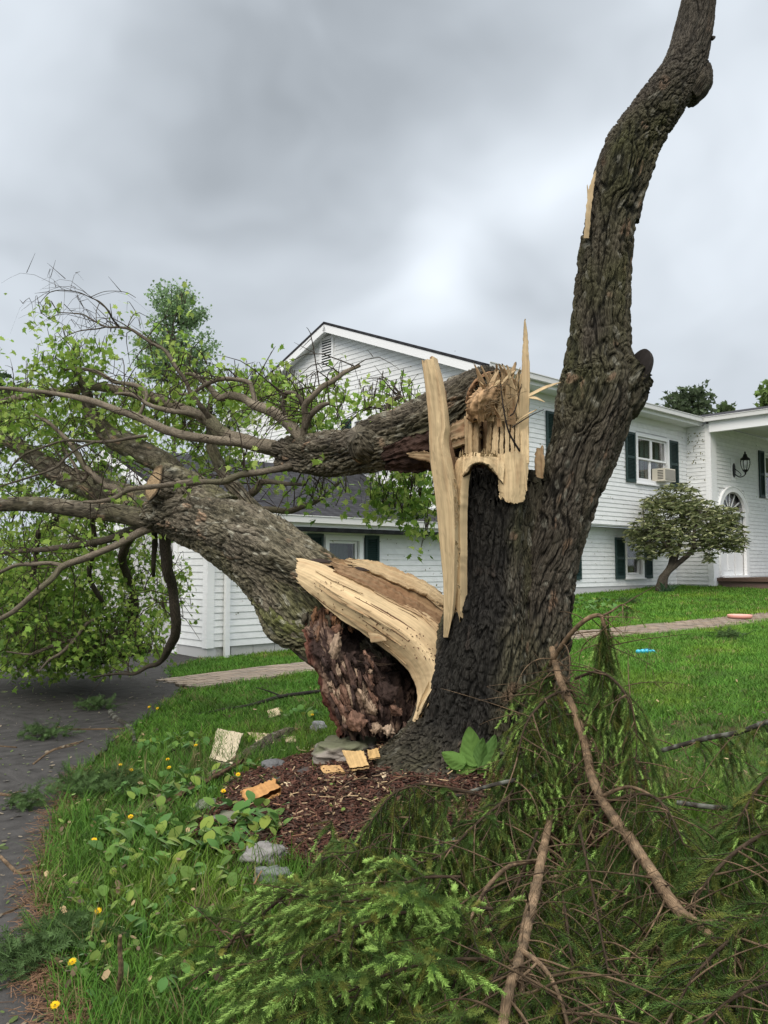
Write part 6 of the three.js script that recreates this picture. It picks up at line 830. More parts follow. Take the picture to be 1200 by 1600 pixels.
spruce('spruce_branch', 'low spruce branch with bright green new tips spread over the grass, bottom centre left', gnd(600, 1480), 304, [
  { rows: [[770, 1420, 3.1, 5], [690, 1418, 3.05, 5], [620, 1428, 3.0, 4.5], [550, 1448, 2.98, 4], [490, 1480, 2.95, 3], [440, 1530, 2.9, 2]], len: 0.42, droop: 0.25, fresh: 0.75, step: 0.066, deadN: 5 },
  { rows: [[780, 1500, 2.75, 5], [700, 1500, 2.75, 4.5], [620, 1520, 2.72, 4], [540, 1550, 2.7, 3], [470, 1590, 2.7, 2]], len: 0.4, droop: 0.25, fresh: 0.6, step: 0.066, deadN: 5 },
  { rows: [[720, 1370, 3.3, 4], [650, 1375, 3.3, 4], [590, 1400, 3.25, 3], [530, 1410, 3.2, 3], [470, 1400, 3.3, 2]], len: 0.3, droop: 0.3, fresh: 0.7, step: 0.06, deadN: 6 },
  { rows: [[760, 1580, 2.5, 4], [690, 1590, 2.5, 4], [620, 1615, 2.5, 3], [560, 1650, 2.5, 2]], len: 0.36, droop: 0.3, fresh: 0.5, step: 0.055 },
  { rows: [[460, 1385, 3.35, 4.5], [425, 1415, 3.3, 4], [390, 1445, 3.25, 3.5], [355, 1480, 3.2, 3], [325, 1520, 3.1, 2]], len: 0.34, droop: 0.3, fresh: 0.3, step: 0.075, deadN: 14 }]);
spruce('spruce_branch', 'drooping spruce branch hanging over the mulch in front of the stump', gnd(620, 1300), 305, [
  { rows: [[760, 1245, 4.0, 4], [705, 1232, 3.9, 4], [660, 1225, 3.85, 3.5], [620, 1240, 3.8, 3], [585, 1275, 3.75, 2.5], [555, 1320, 3.7, 1.5]], len: 0.26, droop: 1.3, hang: 0.7, fresh: 0.45, step: 0.04, deadN: 6 },
  { rows: [[700, 1235, 3.9, 3], [660, 1260, 3.8, 3], [620, 1300, 3.7, 2.5], [560, 1330, 3.6, 2], [500, 1340, 3.6, 1.5]], len: 0.24, droop: 0.9, hang: 0.5, fresh: 0.4, step: 0.045, deadN: 3 },
  { rows: [[640, 1250, 3.85, 2.5], [600, 1225, 3.9, 2], [560, 1220, 3.95, 1.6], [530, 1240, 3.95, 1.2], [520, 1290, 3.9, 0.8]], len: 0.06, from: 0.95, deadN: 4, step: 0.3 },
  { rows: [[790, 1250, 3.95, 4], [750, 1280, 3.8, 3.5], [700, 1330, 3.6, 3], [650, 1350, 3.5, 2]], len: 0.26, droop: 0.8, hang: 0.4, fresh: 0.35, step: 0.05, deadN: 11 },
  { rows: [[845, 1180, 4.35, 4], [810, 1225, 4.1, 3], [770, 1280, 3.9, 3], [745, 1340, 3.7, 2]], len: 0.26, droop: 1.0, hang: 0.4, fresh: 0.3, step: 0.055, deadN: 11 }]);
const Lb = (label, rows, extra, seed) => spruce('lichen_branch', label, at(...rows[0].slice(0, 3)), seed, [{ rows, tint: lichenWood, len: 0.14, from: 0.3, step: 0.5, fresh: 0.2, ...extra }]);
Lb('grey lichened branch lying over the leafy plant in front of the stump', [[616, 1284, 3.95, 3], [660, 1262, 3.95, 4], [720, 1240, 4.0, 4.6], [775, 1225, 4.05, 5.4], [838, 1212, 4.1, 6]], { deadN: 3 }, 311);
Lb('upper grey lichened branch reaching over the lawn at the right', [[1030, 1174, 4.25, 6], [1065, 1163, 4.2, 6.4], [1110, 1152, 4.1, 7], [1150, 1145, 4.0, 7], [1190, 1130, 3.9, 7], [1250, 1112, 3.8, 7]], { step: 0.09, droop: 1.1, hang: 0.6, len: 0.2, deadN: 11 }, 312);
Lb('lower grey lichened branch at the right edge above the dark spruce', [[1058, 1254, 3.9, 6.5], [1110, 1258, 3.8, 7], [1165, 1264, 3.7, 6.5]], { deadN: 4, step: 0.3 }, 313);
// ---------- grass, weeds ----------
function tuft(n, h, w, spread, seed) {
  const P = [], R = rng(seed);
  for (let k = 0; k < n; k++) { const a = R() * 6.283, bx = (R() - 0.5) * spread, bz = (R() - 0.5) * spread, hh = h * (0.55 + 0.65 * R()), lean = (0.2 + R() * 0.75) * hh, ww = w * (0.7 + 0.6 * R()), ca = Math.cos(a), sa = Math.sin(a); const pt = (t, s) => { const l = lean * t * t; return [bx + ca * l - sa * s * ww * (1 - t * 0.6) / 2, hh * (t - 0.18 * t * t), bz + sa * l + ca * s * ww * (1 - t * 0.6) / 2]; };
    const q = [pt(0, -1), pt(0, 1), pt(0.4, -1), pt(0.4, 1), pt(0.75, -1), pt(0.75, 1), pt(1, 0)]; for (const [i, j, l] of [[0, 1, 2], [2, 1, 3], [2, 3, 4], [4, 3, 5], [4, 5, 6]]) P.push(...q[i], ...q[j], ...q[l]); }
  const g = new THREE.BufferGeometry(); g.setAttribute('position', new THREE.Float32BufferAttribute(P, 3)); g.computeVertexNormals(); return g;
}
const inHouse = (x, z) => { const q = toHouse(V(x, 0, z)); return (q.x > -0.05 && q.x < 5.7 && q.z < 0.02) || (q.x >= 5.7 && q.x < 14.2 && q.z < 0.02) || (q.x >= 14.2 && q.z < 3.05); };
const noGrass = (x, z) => inPoly(drivePoly, x, z) || inHouse(x, z);
{
  const R = rng(55), mat = new THREE.MeshPhysicalMaterial({ color: 0xffffff, roughness: 0.75, specularIntensity: 0.3, transmission: 0.3, thickness: 0, side: THREE.DoubleSide });
  const near = [], tall = [], mid = [], far = [];
  const scatter = (list, d0, d1, per, f) => { const area = 0.78 * (d1 * d1 - d0 * d0), n = Math.round(area * per); for (let k = 0; k < n; k++) { const d = Math.sqrt(mix(d0 * d0, d1 * d1, R())), x = (R() * 1.56 - 0.68) * d, z = -d; if (noGrass(x, z)) continue; const dw = d > 8 ? distWalk(x, z) : 9; if (dw < 0.43) continue; const b = inBed(x, z, 1 + 0.05 * n3(x * 5, z * 5, 1)); if (b && R() > 0.015) continue; f(list, x, z, d); } };
  const put = (list, x, z, s, sy = 1) => list.push(mat4(V(x, H(x, z) + 0.004, z), new THREE.Quaternion().setFromEuler(new THREE.Euler((R() - 0.5) * 0.3, R() * 6.283, (R() - 0.5) * 0.3)), V(s, s * sy, s)));
  scatter(near, 2.3, 5, 420, (l, x, z) => put(l, x, z, 0.8 + R() * 0.6, x < 0.4 ? 1.05 : 0.75));
  scatter(near, 5, 9, 210, (l, x, z) => put(l, x, z, 0.9 + R() * 0.6, x < -0.2 ? 0.8 : 0.62));
  scatter(tall, 2.3, 6.5, 45, (l, x, z) => { if (x < 0.3 && n3(x * 1.6, z * 1.6, 2) > -0.25) put(l, x, z, 0.7 + R() * 0.7); });
  scatter(mid, 7, 14, 150, (l, x, z) => put(l, x, z, 0.9 + R() * 0.5));
  scatter(far, 13, 26, 70, (l, x, z) => put(l, x, z, 0.9 + R() * 0.5));
  const tone = (dry, list) => (c, i) => { const e = list[i].elements, w = fbm(e[12] * 0.9, e[14] * 0.9, 4, 3), pt = sm(0.0, 0.35, w), m = (list === near || list === tall ? 0.7 : 1.06) * (0.72 + R() * 0.5) * (1 - 0.35 * sm(0.1, 0.4, -w)), y = R(); return y < dry * (1 + 4 * sm(0.1, 0.3, fbm(e[12] * 2, e[14] * 2, 9, 3))) ? c.setRGB(0.27 * m, 0.24 * m, 0.1 * m) : c.setRGB((0.075 + 0.06 * y + 0.05 * pt) * m, (0.215 + 0.055 * y + 0.03 * pt) * m, (0.022 + 0.01 * y) * m); };
  instances('grass', tuft(13, 0.085, 0.0042, 0.07, 1), mat, near, null, tone(0.06, near));
  instances('tall_grass', tuft(16, 0.17, 0.0042, 0.1, 2), mat, tall, null, tone(0.08, tall));
  instances('lawn_grass', tuft(26, 0.052, 0.0065, 0.2, 3), mat, mid, null, tone(0.03, mid));
  instances('far_lawn_grass', tuft(34, 0.056, 0.011, 0.36, 4), mat, far, null, tone(0.03, far));
  // broad-leaved weeds in the verge
  const leaf = (() => { const g = grid(5, 7, (u, v, o) => { const w = 0.34 * Math.pow(Math.sin(Math.PI * Math.min(1, v * 0.93 + 0.06)), 0.8); o.p.set((u - 0.5) * 2 * w, 0.35 * v * (1 - 0.75 * v) + 0.3 * Math.abs(u - 0.5) * w, v); }); g.deleteAttribute('color'); return g; })();
  const weeds = [], lm = leafMat(1, 1, 1);
  const clump = (px, py, n, r, s) => { const c = gnd(px, py); for (let k = 0; k < n; k++) { const a = R() * 6.283, q = Math.sqrt(R()) * r, x = c.x + Math.cos(a) * q, z = c.z + Math.sin(a) * q; if (noGrass(x, z)) continue; weeds.push(mat4(V(x, H(x, z) + 0.02 + R() * 0.06, z), new THREE.Quaternion().setFromEuler(new THREE.Euler(-0.2 - R() * 0.5, R() * 6.283, (R() - 0.5) * 0.5, 'YXZ')), s * (0.6 + R() * 0.8))); } };
  for (const [x, y, n, r, s] of [[270, 1170, 60, 0.3, 0.06], [330, 1230, 60, 0.35, 0.07], [250, 1250, 50, 0.3, 0.07], [200, 1300, 40, 0.25, 0.07], [330, 1310, 60, 0.3, 0.08], [250, 1340, 60, 0.3, 0.08], [390, 1330, 40, 0.2, 0.075], [350, 1370, 30, 0.25, 0.07], [190, 1400, 30, 0.25, 0.06], [300, 1430, 40, 0.3, 0.055], [170, 1470, 30, 0.2, 0.055], [240, 1540, 30, 0.25, 0.05], [400, 1300, 30, 0.2, 0.07], [110, 1520, 30, 0.2, 0.05], [540, 1560, 30, 0.3, 0.05], [940, 955, 60, 0.5, 0.1], [925, 945, 60, 0.5, 0.1], [470, 1125, 20, 0.2, 0.07]]) clump(x, y, n, r, s);
  instances('weeds', leaf, lm, weeds, null, c => { const m = 0.7 + R() * 0.6, y = R(); return c.setRGB(mix(0.08, 0.22, y * y) * m, mix(0.18, 0.27, y) * m, 0.045 * m); });
  // leaf litter and crumbs on the asphalt
  const bits = [], bg = (() => { const g = new THREE.CircleGeometry(0.5, 6); g.scale(1, 0.6, 1); g.rotateX(-Math.PI / 2); return g; })();
  for (let k = 0; k < 2600; k++) { const d = 2.5 + R() * 9, x = -(0.1 + R() * 0.5) * d; if (!inPoly(drivePoly, x, -d)) continue; bits.push(mat4(V(x, 0.018 * d + 0.028 + R() * 0.006, -d), new THREE.Quaternion().setFromEuler(new THREE.Euler((R() - 0.5) * 0.6, R() * 6.283, (R() - 0.5) * 0.6)), 0.012 + R() * R() * 0.045)); }
  instances('leaf_litter', bg, lm, bits, null, c => { const y = R(), m = 0.5 + R() * 0.8; return y < 0.5 ? c.setRGB(0.12 * m, 0.17 * m, 0.05 * m) : c.setRGB(0.24 * m, 0.2 * m, 0.14 * m); });
  // torn leaves, sawdust and crumbs scattered over grass and mulch
  const deb = []; for (let k = 0; k < 2600; k++) { const d = 3 + R() * R() * 8, x = (R() * 1.0 - 0.5) * d + 0.1, z = -d; if (noGrass(x, z)) continue; const c = inBed(x, z); if (!c && R() < 0.6) continue; deb.push(mat4(V(x, H(x, z) + (c ? 0.05 : 0.06 + R() * 0.03), z), new THREE.Quaternion().setFromEuler(new THREE.Euler((R() - 0.5) * 1.2, R() * 6.283, (R() - 0.5) * 1.2)), c && R() < 0.8 ? 0.008 + R() * 0.02 : 0.015 + R() * 0.035)); }
  const spl = []; for (let k = 0; k < 170; k++) { const a = R() * 6.283, q = 0.3 + R() * R() * 2.2, x = TREE.x - 0.5 + Math.cos(a) * q, z = TREE.z + 0.3 + Math.sin(a) * q * 0.8; if (noGrass(x, z)) continue; spl.push(mat4(V(x, H(x, z) + 0.055 + R() * 0.02, z), new THREE.Quaternion().setFromEuler(new THREE.Euler((R() - 0.5) * 0.5, R() * 6.283, (R() - 0.5) * 0.5)), V(0.3 + R() * 1.3, 1, 0.4 + R()))); }
  instances('wood_splinters', new THREE.BoxGeometry(0.055, 0.003, 0.005), std({ color: 0xffffff }), spl, null, c => { const m = 0.6 + R() * 0.5, y = R(); return y < 0.7 ? c.setRGB(0.62 * m, 0.46 * m, 0.26 * m) : c.setRGB(0.3 * m, 0.16 * m, 0.09 * m); });
  instances('storm_debris', bg, lm, deb, null, c => { const y = R(), m = 0.5 + R() * 0.8; return y < 0.35 ? c.setRGB(0.2 * m, 0.3 * m, 0.06 * m) : y < 0.75 ? c.setRGB(0.5 * m, 0.36 * m, 0.2 * m) : c.setRGB(0.16 * m, 0.11 * m, 0.07 * m); });
  // fallen spruce needles and dry straw along the drive edge
  const straw = []; for (let k = 0; k < 2600; k++) { const t = R(), i = Math.floor(R() * 7), a = drivePoly[i], b = drivePoly[i + 1], x = mix(a[0], b[0], t) + (R() + R() - 1) * 0.14, z = mix(a[1], b[1], t) + (R() - 0.5) * 0.1; straw.push(mat4(V(x, H(x, z) + 0.026 + R() * 0.02, z), new THREE.Quaternion().setFromEuler(new THREE.Euler(0, R() * 6.283, (R() - 0.5) * 0.5)), V(0.5 + R(), 1, 1))); }
  instances('straw', new THREE.BoxGeometry(0.05, 0.0015, 0.002), std({ color: 0xffffff }), straw, null, c => { const m = 0.5 + R(); return c.setRGB(0.17 * m, 0.1 * m, 0.06 * m); });
  // torn-off spruce sprays lying about
  const sp = (name, label, px, py, n, r, seed) => { const c = gnd(px, py), Q = rng(seed), L = []; for (let k = 0; k < n; k++) { const x = c.x + (Q() + Q() - 1) * r, z = c.z + (Q() + Q() - 1) * r * 0.8, d = V(Q() - 0.5, (Q() - 0.3) * 0.35, Q() - 0.5).normalize(); L.push(mat4(V(x, H(x, z) + 0.03 + Q() * 0.08, z), quatUp(d, Q() * 6), 0.9 + Q() * 0.8)); }
    const t = thing(name, label, 'spruce sprig', c, 'spruce sprigs torn off and lying about'); instances('needles', shootG, M.needle, L, t, k => { const m = 0.7 + Q() * 0.7; return k.setRGB(0.07 * m, 0.12 * m, 0.04 * m); }); part('stem', limb([[c.x - r * 0.8, c.y + 0.04, c.z, 0.004], [c.x, c.y + 0.06, c.z + 0.03, 0.003], [c.x + r * 0.8, c.y + 0.05, c.z - 0.05, 0.0015]], { nu: 5, nv: 12, color: o => { o.c = [0.12, 0.09, 0.06]; } }), M.bark2, t); };
  sp('spruce_sprig', 'dark spruce sprig on the lawn below the shrub', 982, 945, 90, 0.3, 1); sp('spruce_sprig', 'dark spruce sprig on the lawn right of the blue toy', 1140, 1000, 90, 0.25, 2);
  sp('spruce_sprig', 'spruce sprig on the drive edge beside the lichened stick', 72, 1158, 80, 0.24, 3); sp('spruce_sprig', 'large dull spruce sprig in the grass left of the rotten log', 150, 1240, 190, 0.34, 4); sp('spruce_sprig', 'spruce sprig at the drive edge, lower left', 100, 1490, 110, 0.17, 5); sp('spruce_sprig', 'spruce sprig in the far left corner of the drive', 20, 1530, 60, 0.14, 6); sp('spruce_sprig', 'small spruce sprig on the drive near the paved walk', 150, 1112, 70, 0.2, 7); sp('spruce_sprig', 'spruce sprig below the big pale chip at the drive edge', 40, 1270, 50, 0.15, 8);
}
// ---------- stones, chips of wood, sticks ----------
function stone(label, px, py, w, h, dz, tone, seed, moss = 0) { // px, py: middle of its foot; w, h, dz metres
  const c = gnd(px, py), g = grid(57, 33, (u, v, o) => { const a = u * 6.2832, e = (v - 0.5) * Math.PI, cx = Math.cos(e) * Math.cos(a), cy = Math.sin(e), cz = Math.cos(e) * Math.sin(a); const q = Math.max(Math.abs(cx) * 1.02, Math.abs(cy) * 1.15, Math.abs(cz)), k = mix(1, 1 / q, 0.3) * (1 + 0.34 * n3(cx * 1.6 + seed, cy * 1.6, cz * 1.6) + 0.1 * n3(cx * 4 + seed, cy * 4, cz * 4) + 0.05 * n3(cx * 12, cy * 12 + seed, cz * 12) + 0.02 * n3(cx * 30, cy * 30 + seed, cz * 30)); const lay = 1 + 0.05 * Math.sin(cy * 9 + 3 * n3(cx * 2, seed, cz * 2)); o.p.set(c.x + cx * k * lay * w / 2, c.y + h * 0.3 + cy * k * h / 2, c.z + cz * k * lay * dz / 2); const n = 1 + 0.7 * fbm(cx * 5 + seed, cy * 5, cz * 5, 4), m = moss * sm(0.2, 0.6, cy + 0.6 * n3(cx * 3, seed, cz * 3)); o.c = [mix(tone[0], 0.06, m) * n, mix(tone[1], 0.085, m) * n, mix(tone[2], 0.02, m) * n]; o.u = u * w * 3; o.v = v * h * 3; }, { wrapU: true, flip: true });
  single('rock', g, std({ vertexColors: true, roughness: 0.9, bumpMap: T.fine, bumpScale: 0.004 }), label, 'rock', c.clone(), 'stones round the mulch bed');
}
const grey = [0.25, 0.24, 0.23];
stone('large flat mossy grey stone under the wood chips beside the rotten trunk', 541, 1186, 0.42, 0.17, 0.5, [0.24, 0.21, 0.18], 1, 0.6);
stone('small pale grey stone in the grass left of the rotten trunk foot', 497, 1144, 0.13, 0.12, 0.12, [0.26, 0.26, 0.26], 2);
stone('small dark grey stone on the mulch above the slate', 427, 1206, 0.16, 0.1, 0.15, [0.13, 0.13, 0.13], 3);
stone('thin dark slate lying on the mulch behind the orange chunk', 452, 1224, 0.24, 0.035, 0.2, [0.08, 0.085, 0.095], 4);
stone('long dark stone at the back of the mulch', 490, 1212, 0.2, 0.06, 0.12, [0.07, 0.06, 0.055], 12);
stone('flat greenish edging stone at the left of the mulch', 366, 1284, 0.2, 0.07, 0.2, [0.2, 0.19, 0.16], 5, 0.3);
stone('grey edging stone half hidden in grass left of the mulch', 323, 1270, 0.13, 0.1, 0.14, [0.17, 0.17, 0.15], 6, 0.4);
stone('pale layered edging stone at the front of the mulch', 414, 1350, 0.22, 0.12, 0.22, [0.2, 0.19, 0.18], 7);
stone('dark stone tucked under the pale layered edging stone', 424, 1382, 0.18, 0.1, 0.14, [0.14, 0.15, 0.14], 8);
stone('rounded grey stone at the mulch edge under the spruce', 704, 1350, 0.24, 0.14, 0.2, [0.2, 0.2, 0.2], 9);
stone('flat reddish stone among the spruce tips in front of the mulch', 536, 1420, 0.2, 0.07, 0.16, [0.2, 0.115, 0.09], 10);
stone('small reddish stone right of the flat reddish one', 618, 1410, 0.14, 0.06, 0.12, [0.18, 0.11, 0.09], 11);
// pale chips thrown out of the break: corners in the photograph, laid on the ground
function chip(label, quad, lift, o = {}) {
  const [a, b, c, d] = quad, mid = (p, q, t = 0.5) => [mix(p[0], q[0], t), mix(p[1], q[1], t)], g = (p, l) => { const k = gnd(p[0], p[1], l); return k; };
  const rows = [0, 0.33, 0.67, 1].map((t, i) => { const p = mid(a, d, t), q = mid(b, c, t), m = mid(p, q); return [g(p, lift[0] + (o.curl ?? 0.01) * Math.abs(i - 1.5)), g(m, mix(lift[0], lift[1], 0.5) + (o.bulge ?? 0.012)), g(q, lift[1] + (o.curl ?? 0.01) * Math.abs(i - 1.5))]; });
  const geo = slab(rows, { M: 18, N: 26, thick: o.thick ?? 0.008, jag0: (o.jag ?? 0.03) * 0.6, jag1: (o.jag ?? 0.03) * 0.6, rough: 0.004, freq: 25, flute: 0.003, edge: (o.edge ?? 0.016) * 0.8, edgeF: 3, tooth: 0.15, seed: o.seed ?? 1, color: (u, v, p) => { const n = 1 + 0.2 * n3(p.x * 30, p.y * 30, p.z * 30), t = o.tone ?? [0.72, 0.58, 0.38]; return t.map(k => k * n); } });
  const base = g(mid(a, c), 0); single(o.name ?? 'wood_chip', geo, M.wood, label, o.cat ?? 'wood chip', base, 'chips of wood thrown from the broken trunk');
}
chip('largest pale slab of split wood, lying in the grass left of the log', [[340, 1138], [380, 1146], [362, 1194], [327, 1184]], [0.03, 0.06], { seed: 2, tone: [0.78, 0.66, 0.47], thick: 0.02, edge: 0.035 });
chip('pale wood chip in the grass just right of the largest slab', [[386, 1144], [424, 1146], [428, 1160], [404, 1162]], [0.03, 0.04], { seed: 3, jag: 0.015, edge: 0.01 });
chip('small pale chip lying alone in the grass behind the others', [[418, 1110], [436, 1105], [438, 1116], [420, 1121]], [0.03, 0.05], { seed: 4, jag: 0.015, edge: 0.012 });
chip('thin pale chip on the mulch at the upper end of the log', [[444, 1152], [462, 1150], [463, 1158], [446, 1159]], [0.02, 0.03], { seed: 5, jag: 0.01, edge: 0.006 });
chip('thin pale sliver on the mulch left of the mossy stone', [[462, 1166], [498, 1164], [499, 1171], [466, 1172]], [0.03, 0.03], { seed: 6, jag: 0.015, edge: 0.005 });
chip('thick orange chunk of torn wood on the mulch', [[374, 1236], [428, 1218], [438, 1230], [386, 1254]], [0.05, 0.07], { seed: 7, tone: [0.52, 0.27, 0.1], thick: 0.05, jag: 0.05, edge: 0.02, bulge: 0.02, name: 'wood_chunk', cat: 'wood chunk' });
chip('pale pointed chip right of the orange chunk', [[436, 1222], [450, 1222], [475, 1234], [462, 1239]], [0.02, 0.03], { seed: 8, jag: 0.02, edge: 0.008 });
chip('two-toned yellow chip on the right end of the mossy stone', [[534, 1172], [568, 1174], [576, 1196], [546, 1200]], [0.1, 0.12], { seed: 9, tone: [0.6, 0.4, 0.18], thick: 0.02 });
chip('yellow chip between the mossy stone and the trunk', [[574, 1172], [590, 1168], [594, 1182], [576, 1186]], [0.08, 0.1], { seed: 10, tone: [0.58, 0.38, 0.16], jag: 0.02, edge: 0.01 });
chip('orange-edged chip in front of the mossy stone', [[496, 1196], [530, 1196], [540, 1206], [506, 1208]], [0.04, 0.05], { seed: 11, tone: [0.58, 0.36, 0.16], jag: 0.02, edge: 0.01 });
chip('curved pale chip below the orange-edged one', [[516, 1214], [552, 1202], [556, 1208], [534, 1222]], [0.02, 0.03], { seed: 12, jag: 0.02, edge: 0.01, curl: 0.025 });
chip('tiny oval pale chip by the trunk root', [[594, 1208], [606, 1205], [608, 1212], [598, 1216]], [0.03, 0.03], { seed: 13, jag: 0.008, edge: 0.004 });
chip('brown bark flake at the end of the mulch, near the orange chunk', [[415, 1204], [440, 1200], [442, 1206], [418, 1212]], [0.03, 0.03], { seed: 14, tone: [0.1, 0.07, 0.05], name: 'bark_flake', cat: 'bark' });
// rotten log across the edge of the bed
{
  const rows = [[232, 1266, 4], [270, 1246, 6], [320, 1222, 8], [366, 1196, 10], [404, 1172, 11], [432, 1154, 10], [456, 1144, 7]].map(([x, y, r]) => { const p = gnd(x, y, 0.03); return [p.x, p.y, p.z, r * -p.z / F]; });
  const b = V(rows[3][0], rows[3][1] - 0.04, rows[3][2]), t = thing('rotten_log', 'long thin rotten log with mossy bark lying from grass onto mulch', 'log', b);
  part('bark', limb(rows, { nu: 60, nv: 160, disp: (a, L, R, p, dir, tt, o) => { const rel = barkRelief(a, L, R, 7, 2); barkColor(o, rel, 0.5, 0, 7, L, a, R); o.c = o.c.map((c, k) => c * 1.7 + [0.03, 0.025, 0.015][k]); return rel * 0.022; } }), M.bark, t);
  part('split_face', slab([[gnd(240, 1262, 0.05), gnd(246, 1256, 0.06)], [gnd(310, 1228, 0.07), gnd(316, 1220, 0.08)], [gnd(372, 1194, 0.08), gnd(380, 1186, 0.09)]], { M: 6, N: 60, thick: 0.02, rough: 0.008, flute: 0.01, jag0: 0.06, jag1: 0.06, edge: 0.02, seed: 3, color: (u, v, p) => { const k = 1 + 0.5 * n3(p.x * 20, p.y * 20, p.z * 20); return [0.13 * k, 0.08 * k, 0.05 * k]; } }), M.rot, t);
}
function stick(label, pts, tint, name = 'stick', forks = []) { const conv = r => r.map(([x, y, w, l]) => { const p = gnd(x, y, l ?? 0.025); return [p.x, p.y, p.z, w * -p.z / F]; }), rr = conv(pts); const gs = [rr, ...forks.map(conv)].map(q => limb(q, { nu: 9, nv: q.length * 8, disp: (a, L, R, p, dir, t, o) => { tint(o, a, L, R, p); return R * 0.25 * n3(L * 25, Math.cos(a), Math.sin(a)); } })); single(name, mergeGeometries(gs), M.bark2, label, 'stick', V(rr[0][0], rr[0][1], rr[0][2]), 'sticks lying about'); }
stick('thick lichened stick lying from the drive into the grass', [[172, 1112, 4], [180, 1122, 4.5], [196, 1132, 4.5], [206, 1142, 4], [210, 1158, 3]], lichenWood, 'lichened_stick');
stick('long dark stick arching over the grass left of the trunk', [[270, 1126, 1.4, 0.02], [330, 1112, 2, 0.03], [390, 1102, 2.6, 0.05], [440, 1088, 2.8, 0.07], [500, 1080, 2.6, 0.06]], (o) => { o.c = [0.07, 0.06, 0.05]; }, 'stick', [[[440, 1088, 1.5, 0.07], [420, 1080, 1, 0.09], [400, 1074, 0.6, 0.1]]]);
stick('thin stick in the grass between the big slab and the drive', [[262, 1176, 1.2], [300, 1160, 1.6], [338, 1138, 1.4]], (o) => { o.c = [0.08, 0.065, 0.05]; });
stick('orange-brown stick standing up out of the grass, lower left', [[182, 1560, 4, 0.02], [186, 1540, 4, 0.09], [189, 1515, 4, 0.17], [187, 1480, 3.4, 0.26], [188, 1462, 2.6, 0.31]], tanWood(1.5));
stick('forked grey stick on the drive, halfway down the left edge', [[0, 1338, 2.5], [14, 1352, 3], [30, 1364, 3], [58, 1362, 2.5], [76, 1358, 2]], tanWood(0.9), 'stick', [[[24, 1362, 2], [44, 1356, 2], [66, 1352, 1.5]]]);
stick('grey stick at the left edge of the drive above the forked one', [[-8, 1240, 3], [12, 1243, 3], [34, 1245, 2.4], [62, 1250, 1.6]], tanWood(0.7), 'stick', [[[14, 1243, 1.4], [26, 1238, 1.2], [40, 1236, 0.8]]]);
stick('thin stick lying on the drive below the forked one', [[-4, 1432, 1.6], [20, 1422, 2], [44, 1410, 1.2]], tanWood(0.7)); 
stick('pale thin stick on the drive at the end of the lichened stick', [[52, 1194, 1.6], [84, 1172, 2], [130, 1158, 1.4]], tanWood(0.9), 'stick', [[[84, 1172, 1], [110, 1166, 0.9], [126, 1160, 0.6]]]);
stick('straight twig on the drive beyond the lichened stick', [[88, 1136, 1.6], [120, 1140, 2], [200, 1138, 1.4]], tanWood(0.7));
stick('short broken twig lying on the drive far left', [[-2, 1166, 1.4], [26, 1168, 1.4]], tanWood(0.6));
// dandelions
{
  const petal = (() => { const P = [], R = rng(3); for (let k = 0; k < 70; k++) { const a = k * 2.4, r = 0.2 + 0.8 * Math.sqrt(k / 70), t = 0.5 * (1 - r), w = 0.1; const c = Math.cos(a), s = Math.sin(a); P.push(c * r * 0.35 - s * w, t * 0.7, s * r * 0.35 + c * w, c * r * 0.35 + s * w, t * 0.7, s * r * 0.35 - c * w, c * r, t + 0.12 + R() * 0.1, s * r); } const g = new THREE.BufferGeometry(); g.setAttribute('position', new THREE.Float32BufferAttribute(P, 3)); g.computeVertexNormals(); return g; })();
  petal.scale(0.019, 0.019, 0.019);
  const stemG = new THREE.CylinderGeometry(0.0018, 0.0022, 1, 6), cup = new THREE.ConeGeometry(0.009, 0.014, 8); cup.rotateX(Math.PI);
  const yel = std({ color: rgb(0.8, 0.52, 0.02), side: THREE.DoubleSide }), gre = std({ color: rgb(0.14, 0.2, 0.05) }), list = [
    [233, 1106, 'leftmost of the pair by the end of the drive'], [246, 1108, 'rightmost of the pair by the end of the drive'], [306, 1166, 'left of the big pale slab'], [262, 1188, 'above the cluster beside the log'], [264, 1201, 'in the grass just below another, beside the log'], [188, 1197, 'at the drive edge left of the log'], [205, 1205, 'larger, at the drive edge left of the log'], [372, 1212, 'on the mulch side of the log'], [349, 1238, 'below the log, left of the orange chunk'], [204, 1278, 'left of the edging stones'], [147, 1315, 'among the broad weeds'], [153, 1426, 'alone in the middle of the verge'], [113, 1506, 'near the standing stick'], [86, 1574, 'nearest the camera, at the drive edge'], [488, 1118, 'beside the pale stone at the trunk foot']];
  for (const [x, y, w] of list) { const p = gnd(x, y, 0.09), b = V(p.x, H(p.x, p.z), p.z), t = thing('dandelion', `yellow dandelion flower ${w}`, 'dandelion', b, 'dandelions in the grass'), h = p.y - b.y; const s = sub('stalk', stemG, gre, t); s.scale.y = h; s.position.y = h / 2; sub('calyx', cup, gre, t).position.y = h; const f = sub('flower_head', petal, yel, t); f.position.y = h + 0.006; f.rotation.set(0.5, x, 0.1); }
}
